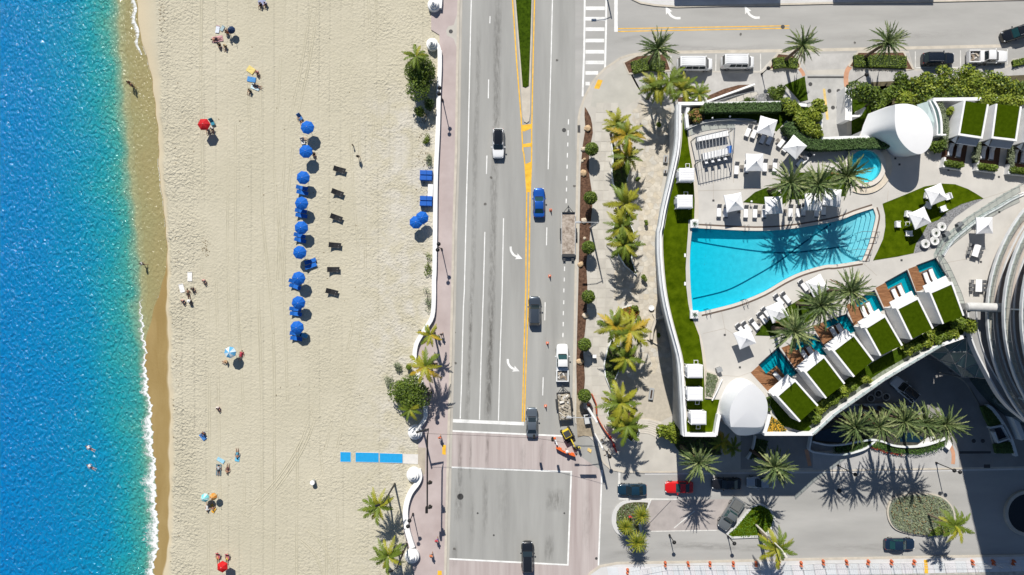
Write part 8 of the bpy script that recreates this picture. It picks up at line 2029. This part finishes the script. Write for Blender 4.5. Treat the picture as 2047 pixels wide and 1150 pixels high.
c=w(z('a',385,470),.6);o=thing('generator','grey generator box among the corner works','machine',(c.x,c.y,PV),R(8));obj('housing',MB().bevbox((0,0,.5),(.95,1.5,.9),.06),M_GALV,o);obj('vent',MB().box((0,.5,.96),(.6,.3,.03)),M_BLACK,o);obj('skid',MB().box((0,0,.06),(1.05,1.6,.1)),M_BLACK,o)
c=w(z('a',30,740),.6);o=thing('arrow_post','white barricade post with red top on the crossing','barrier',(c.x-.3,c.y,0));obj('post',MB().bevbox((0,0,.5),(.2,1.2,.9),.04,R(20)),M_WHITEP,o);obj('top',MB().bevbox((-.2,.55,.98),(.35,.35,.12),.03),M_ORANGE,o)
r_=random.Random(9)
for i in range(9):
 q=z('a',r_.uniform(560,680),r_.uniform(640,930));c=w(q,PV);o=thing('debris','%s heap of broken branches and boards beside the corner works'%ORD[i],'debris',(c.x,c.y,PV),r_.uniform(0,3),'scattered debris at the works')
 obj('board',MB().box((0,0,.1),(r_.uniform(.4,1.3),.08,.06)),M_BARK,o);obj('board',MB().box((.1,.1,.16),(r_.uniform(.3,.9),.1,.06),1.1),M_GALV,o)
def bench(p,rot,label,sx=.75,sy=1.9):
 c=w(p,.45);o=thing('terrace_bench',label,'bench',(c.x,c.y,PV),R(rot));obj('seat',MB().bevbox((0,0,.4),(sx,sy,.12),.03),M_GREYW,o);obj('inset',MB().box((0,-.05,.465),(sx*.35,sy*.7,.02)),mat('dark_wood',(.05,.03,.02),.7,.2,4),o)
 for s in (-1,1):obj('leg',MB().box((0,s*sy*.36,.17),(sx*.7,.2,.34)),M_GREYW,o)
bench(z('M',850,412),-8,'grey slab bench on the flagstones near the steps');bench(z('K',960,530),-6,'grey bench in the shade of the upper podium wall',.7,1.2);bench(z('K',958,625),-6,'small stone bench below the shaded bench',.6,.6)
c=w(z('M',412,122),.5);o=thing('litter_bin','dark slatted litter bin on the sidewalk','bin',(c.x,c.y,PV));obj('frame',MB().bevbox((0,0,.5),(.55,.5,1.0),.04),M_DSTEEL,o);obj('lid',MB().bevbox((0,0,1.03),(.6,.55,.08),.02),M_WHITEP,o);obj('slot',MB().box((0,-.26,.8),(.35,.03,.15)),M_BLACK,o)
c=w(z('L',850,672),.3);o=thing('sculpture_disc','small white round basin on the flagstones','basin',(c.x,c.y,PV));obj('bowl',MB().lathe([(.2,0),(.4,.25),(.46,.4),(.38,.38),(.05,.3)],n=18),M_WHITEP,o,40);obj('stem',MB().cyl((0,0,0),.16,.2,10),M_GREYW,o)
def rock_mesh(seed,m):
 def fn(mb):
  r2=random.Random(seed);rings=[]
  for zz,rr in ((0,.42),(.15,.5),(.32,.38),(.42,.16)):
   rings.append([(rr*math.cos(t)*r2.uniform(.75,1.2),rr*math.sin(t)*r2.uniform(.75,1.2),zz+r2.uniform(-.03,.03))for t in [2*math.pi*k/9 for k in range(9)]])
  mb.loft(rings)
 return cm('rock_%d'%seed,m,fn)
M_ROCK=mat('boulder',(.50,.36,.22),.95,.25,2.5,.04,6);M_ROCK2=mat('boulder_pale',(.52,.44,.34),.95,.25,2.5,.04,6)
for i,(r,x,y,s)in enumerate((('K',362,295,1.1),('K',330,455,.9),('K',330,637,1.1),('K',335,1003,1.0),('L',310,340,1.0),('L',345,733,1.0),('L',303,1085,1.0),('K',322,545,.5),('K',338,530,.45),('L',340,140,.5))):
 c=w(z(r,x,y),PV);o=tag(link('boulder',rock_mesh(i%3,(M_ROCK,M_ROCK2)[i%2]),None,(c.x,c.y,PV),(0,0,i*1.3),(s,s*(1.3 if i==6 else 1),s)),'%s pale boulder from the top in the mulch strip'%ORD[i]if i<7 else ['small stone between the first round trees','tiny stone beside the small stone','small stone beside the third round tree'][i-7],'rock','boulders in the mulch strip')
fx=[('I',x)for x in (340,693,905,1105,1320,1530,1735,1945)]+[('J',x)for x in (185,400,597,812,1020,1335,1560,1750,1935)]
pp=[]
for i,(r,x)in enumerate(fx):
 q=z(r,x,1055 if r=='I' else 1040);
 if i==0:q=z('I',345,1120)
 if i==len(fx)-4:continue
 pp.append(q)
fn=thing('site_fence','long temporary wire fence standing on orange weights along the lower street','fence',w(pp[1],PV))
for a,b_ in zip(pp[:-1],pp[1:]):
 A_,B_=w(a,PV),w(b_,PV)
 for hh in (.06,1.0,1.95):obj('wire',MB().tube([(A_.x,A_.y,hh+PV),(B_.x,B_.y,hh+PV)],.022,4),M_GALV,fn,world=True)
 obj('post',MB().tube([(A_.x,A_.y,PV),(A_.x,A_.y,2.1)],.035,5),M_GALV,fn,world=True)
 mA=A_.lerp(B_,.5);obj('post',MB().tube([(mA.x,mA.y,PV),(mA.x,mA.y,2.1)],.025,5),M_GALV,fn,world=True)
 mb=MB();n=12
 for k in range(n):
  t=(k+.5)/n;q=A_.lerp(B_,t);mb.box((q.x,q.y,1.05),(.012,.012,1.9))
 obj('mesh',mb,M_GALV,fn,world=True)
for i,q in enumerate(pp):
 c=w(q,PV+.4);o=thing('barrier_weight','%s pair of orange barrier weights from the left along the site fence'%(ORD+['seventeenth'])[i],'barrier',(c.x,c.y,PV),R(rg.uniform(-15,15)),'orange weights along the site fence')
 for s in (-1,1):
  link('weight',cm('barrier_weight',mat('weight_orange',(.50,.125,.055),.75,.15,4),lambda m:m.lathe([(.3,0),(.33,.12),(.27,.45),(.16,.75),(.1,.9),(.03,.93)],n=12),40),o,(0,s*.26,0),(0,0,0),(.72,.72,.8))
 link('tie',cm('barrier_tie',M_ORANGE,lambda m:m.box((0,0,.1),(.2,.9,.1))),o)
for i,(x0,x1,h,yb,lab)in enumerate(((1330,1535,8.2,-86,'low flat roofed building beyond the upper street'),(1648,1842,7.7,-84,'second low flat roofed building beyond the upper street'),(1985,2120,7.4,-92,'third low flat roofed building beyond the upper street'))):
 c=w(((x0+x1)/2,yb-60),0);o=thing('low_building',lab,'building',c)
 obj('wall',MB().prism([w2(q)for q in ((x0,yb),(x1,yb+(1 if i else -1)),(x1,yb-120),(x0,yb-120))],0,h-.4),M_WHITEW,o,world=True)
 obj('roof',MB().prism([w2(q)for q in ((x0-3,yb+3),(x1+3,yb+3),(x1+3,yb-123),(x0-3,yb-123))],h-.4,h),M_KERB,o,world=True)
 for k in range(6):
  xx=x0+(x1-x0)*(k+.5)/6
  obj('window',MB().prism([w2(q)for q in ((xx-10,yb+.8),(xx+10,yb+.8),(xx+10,yb-.4),(xx-10,yb-.4))],1.2,3.0),M_GLASSC,o,world=True)
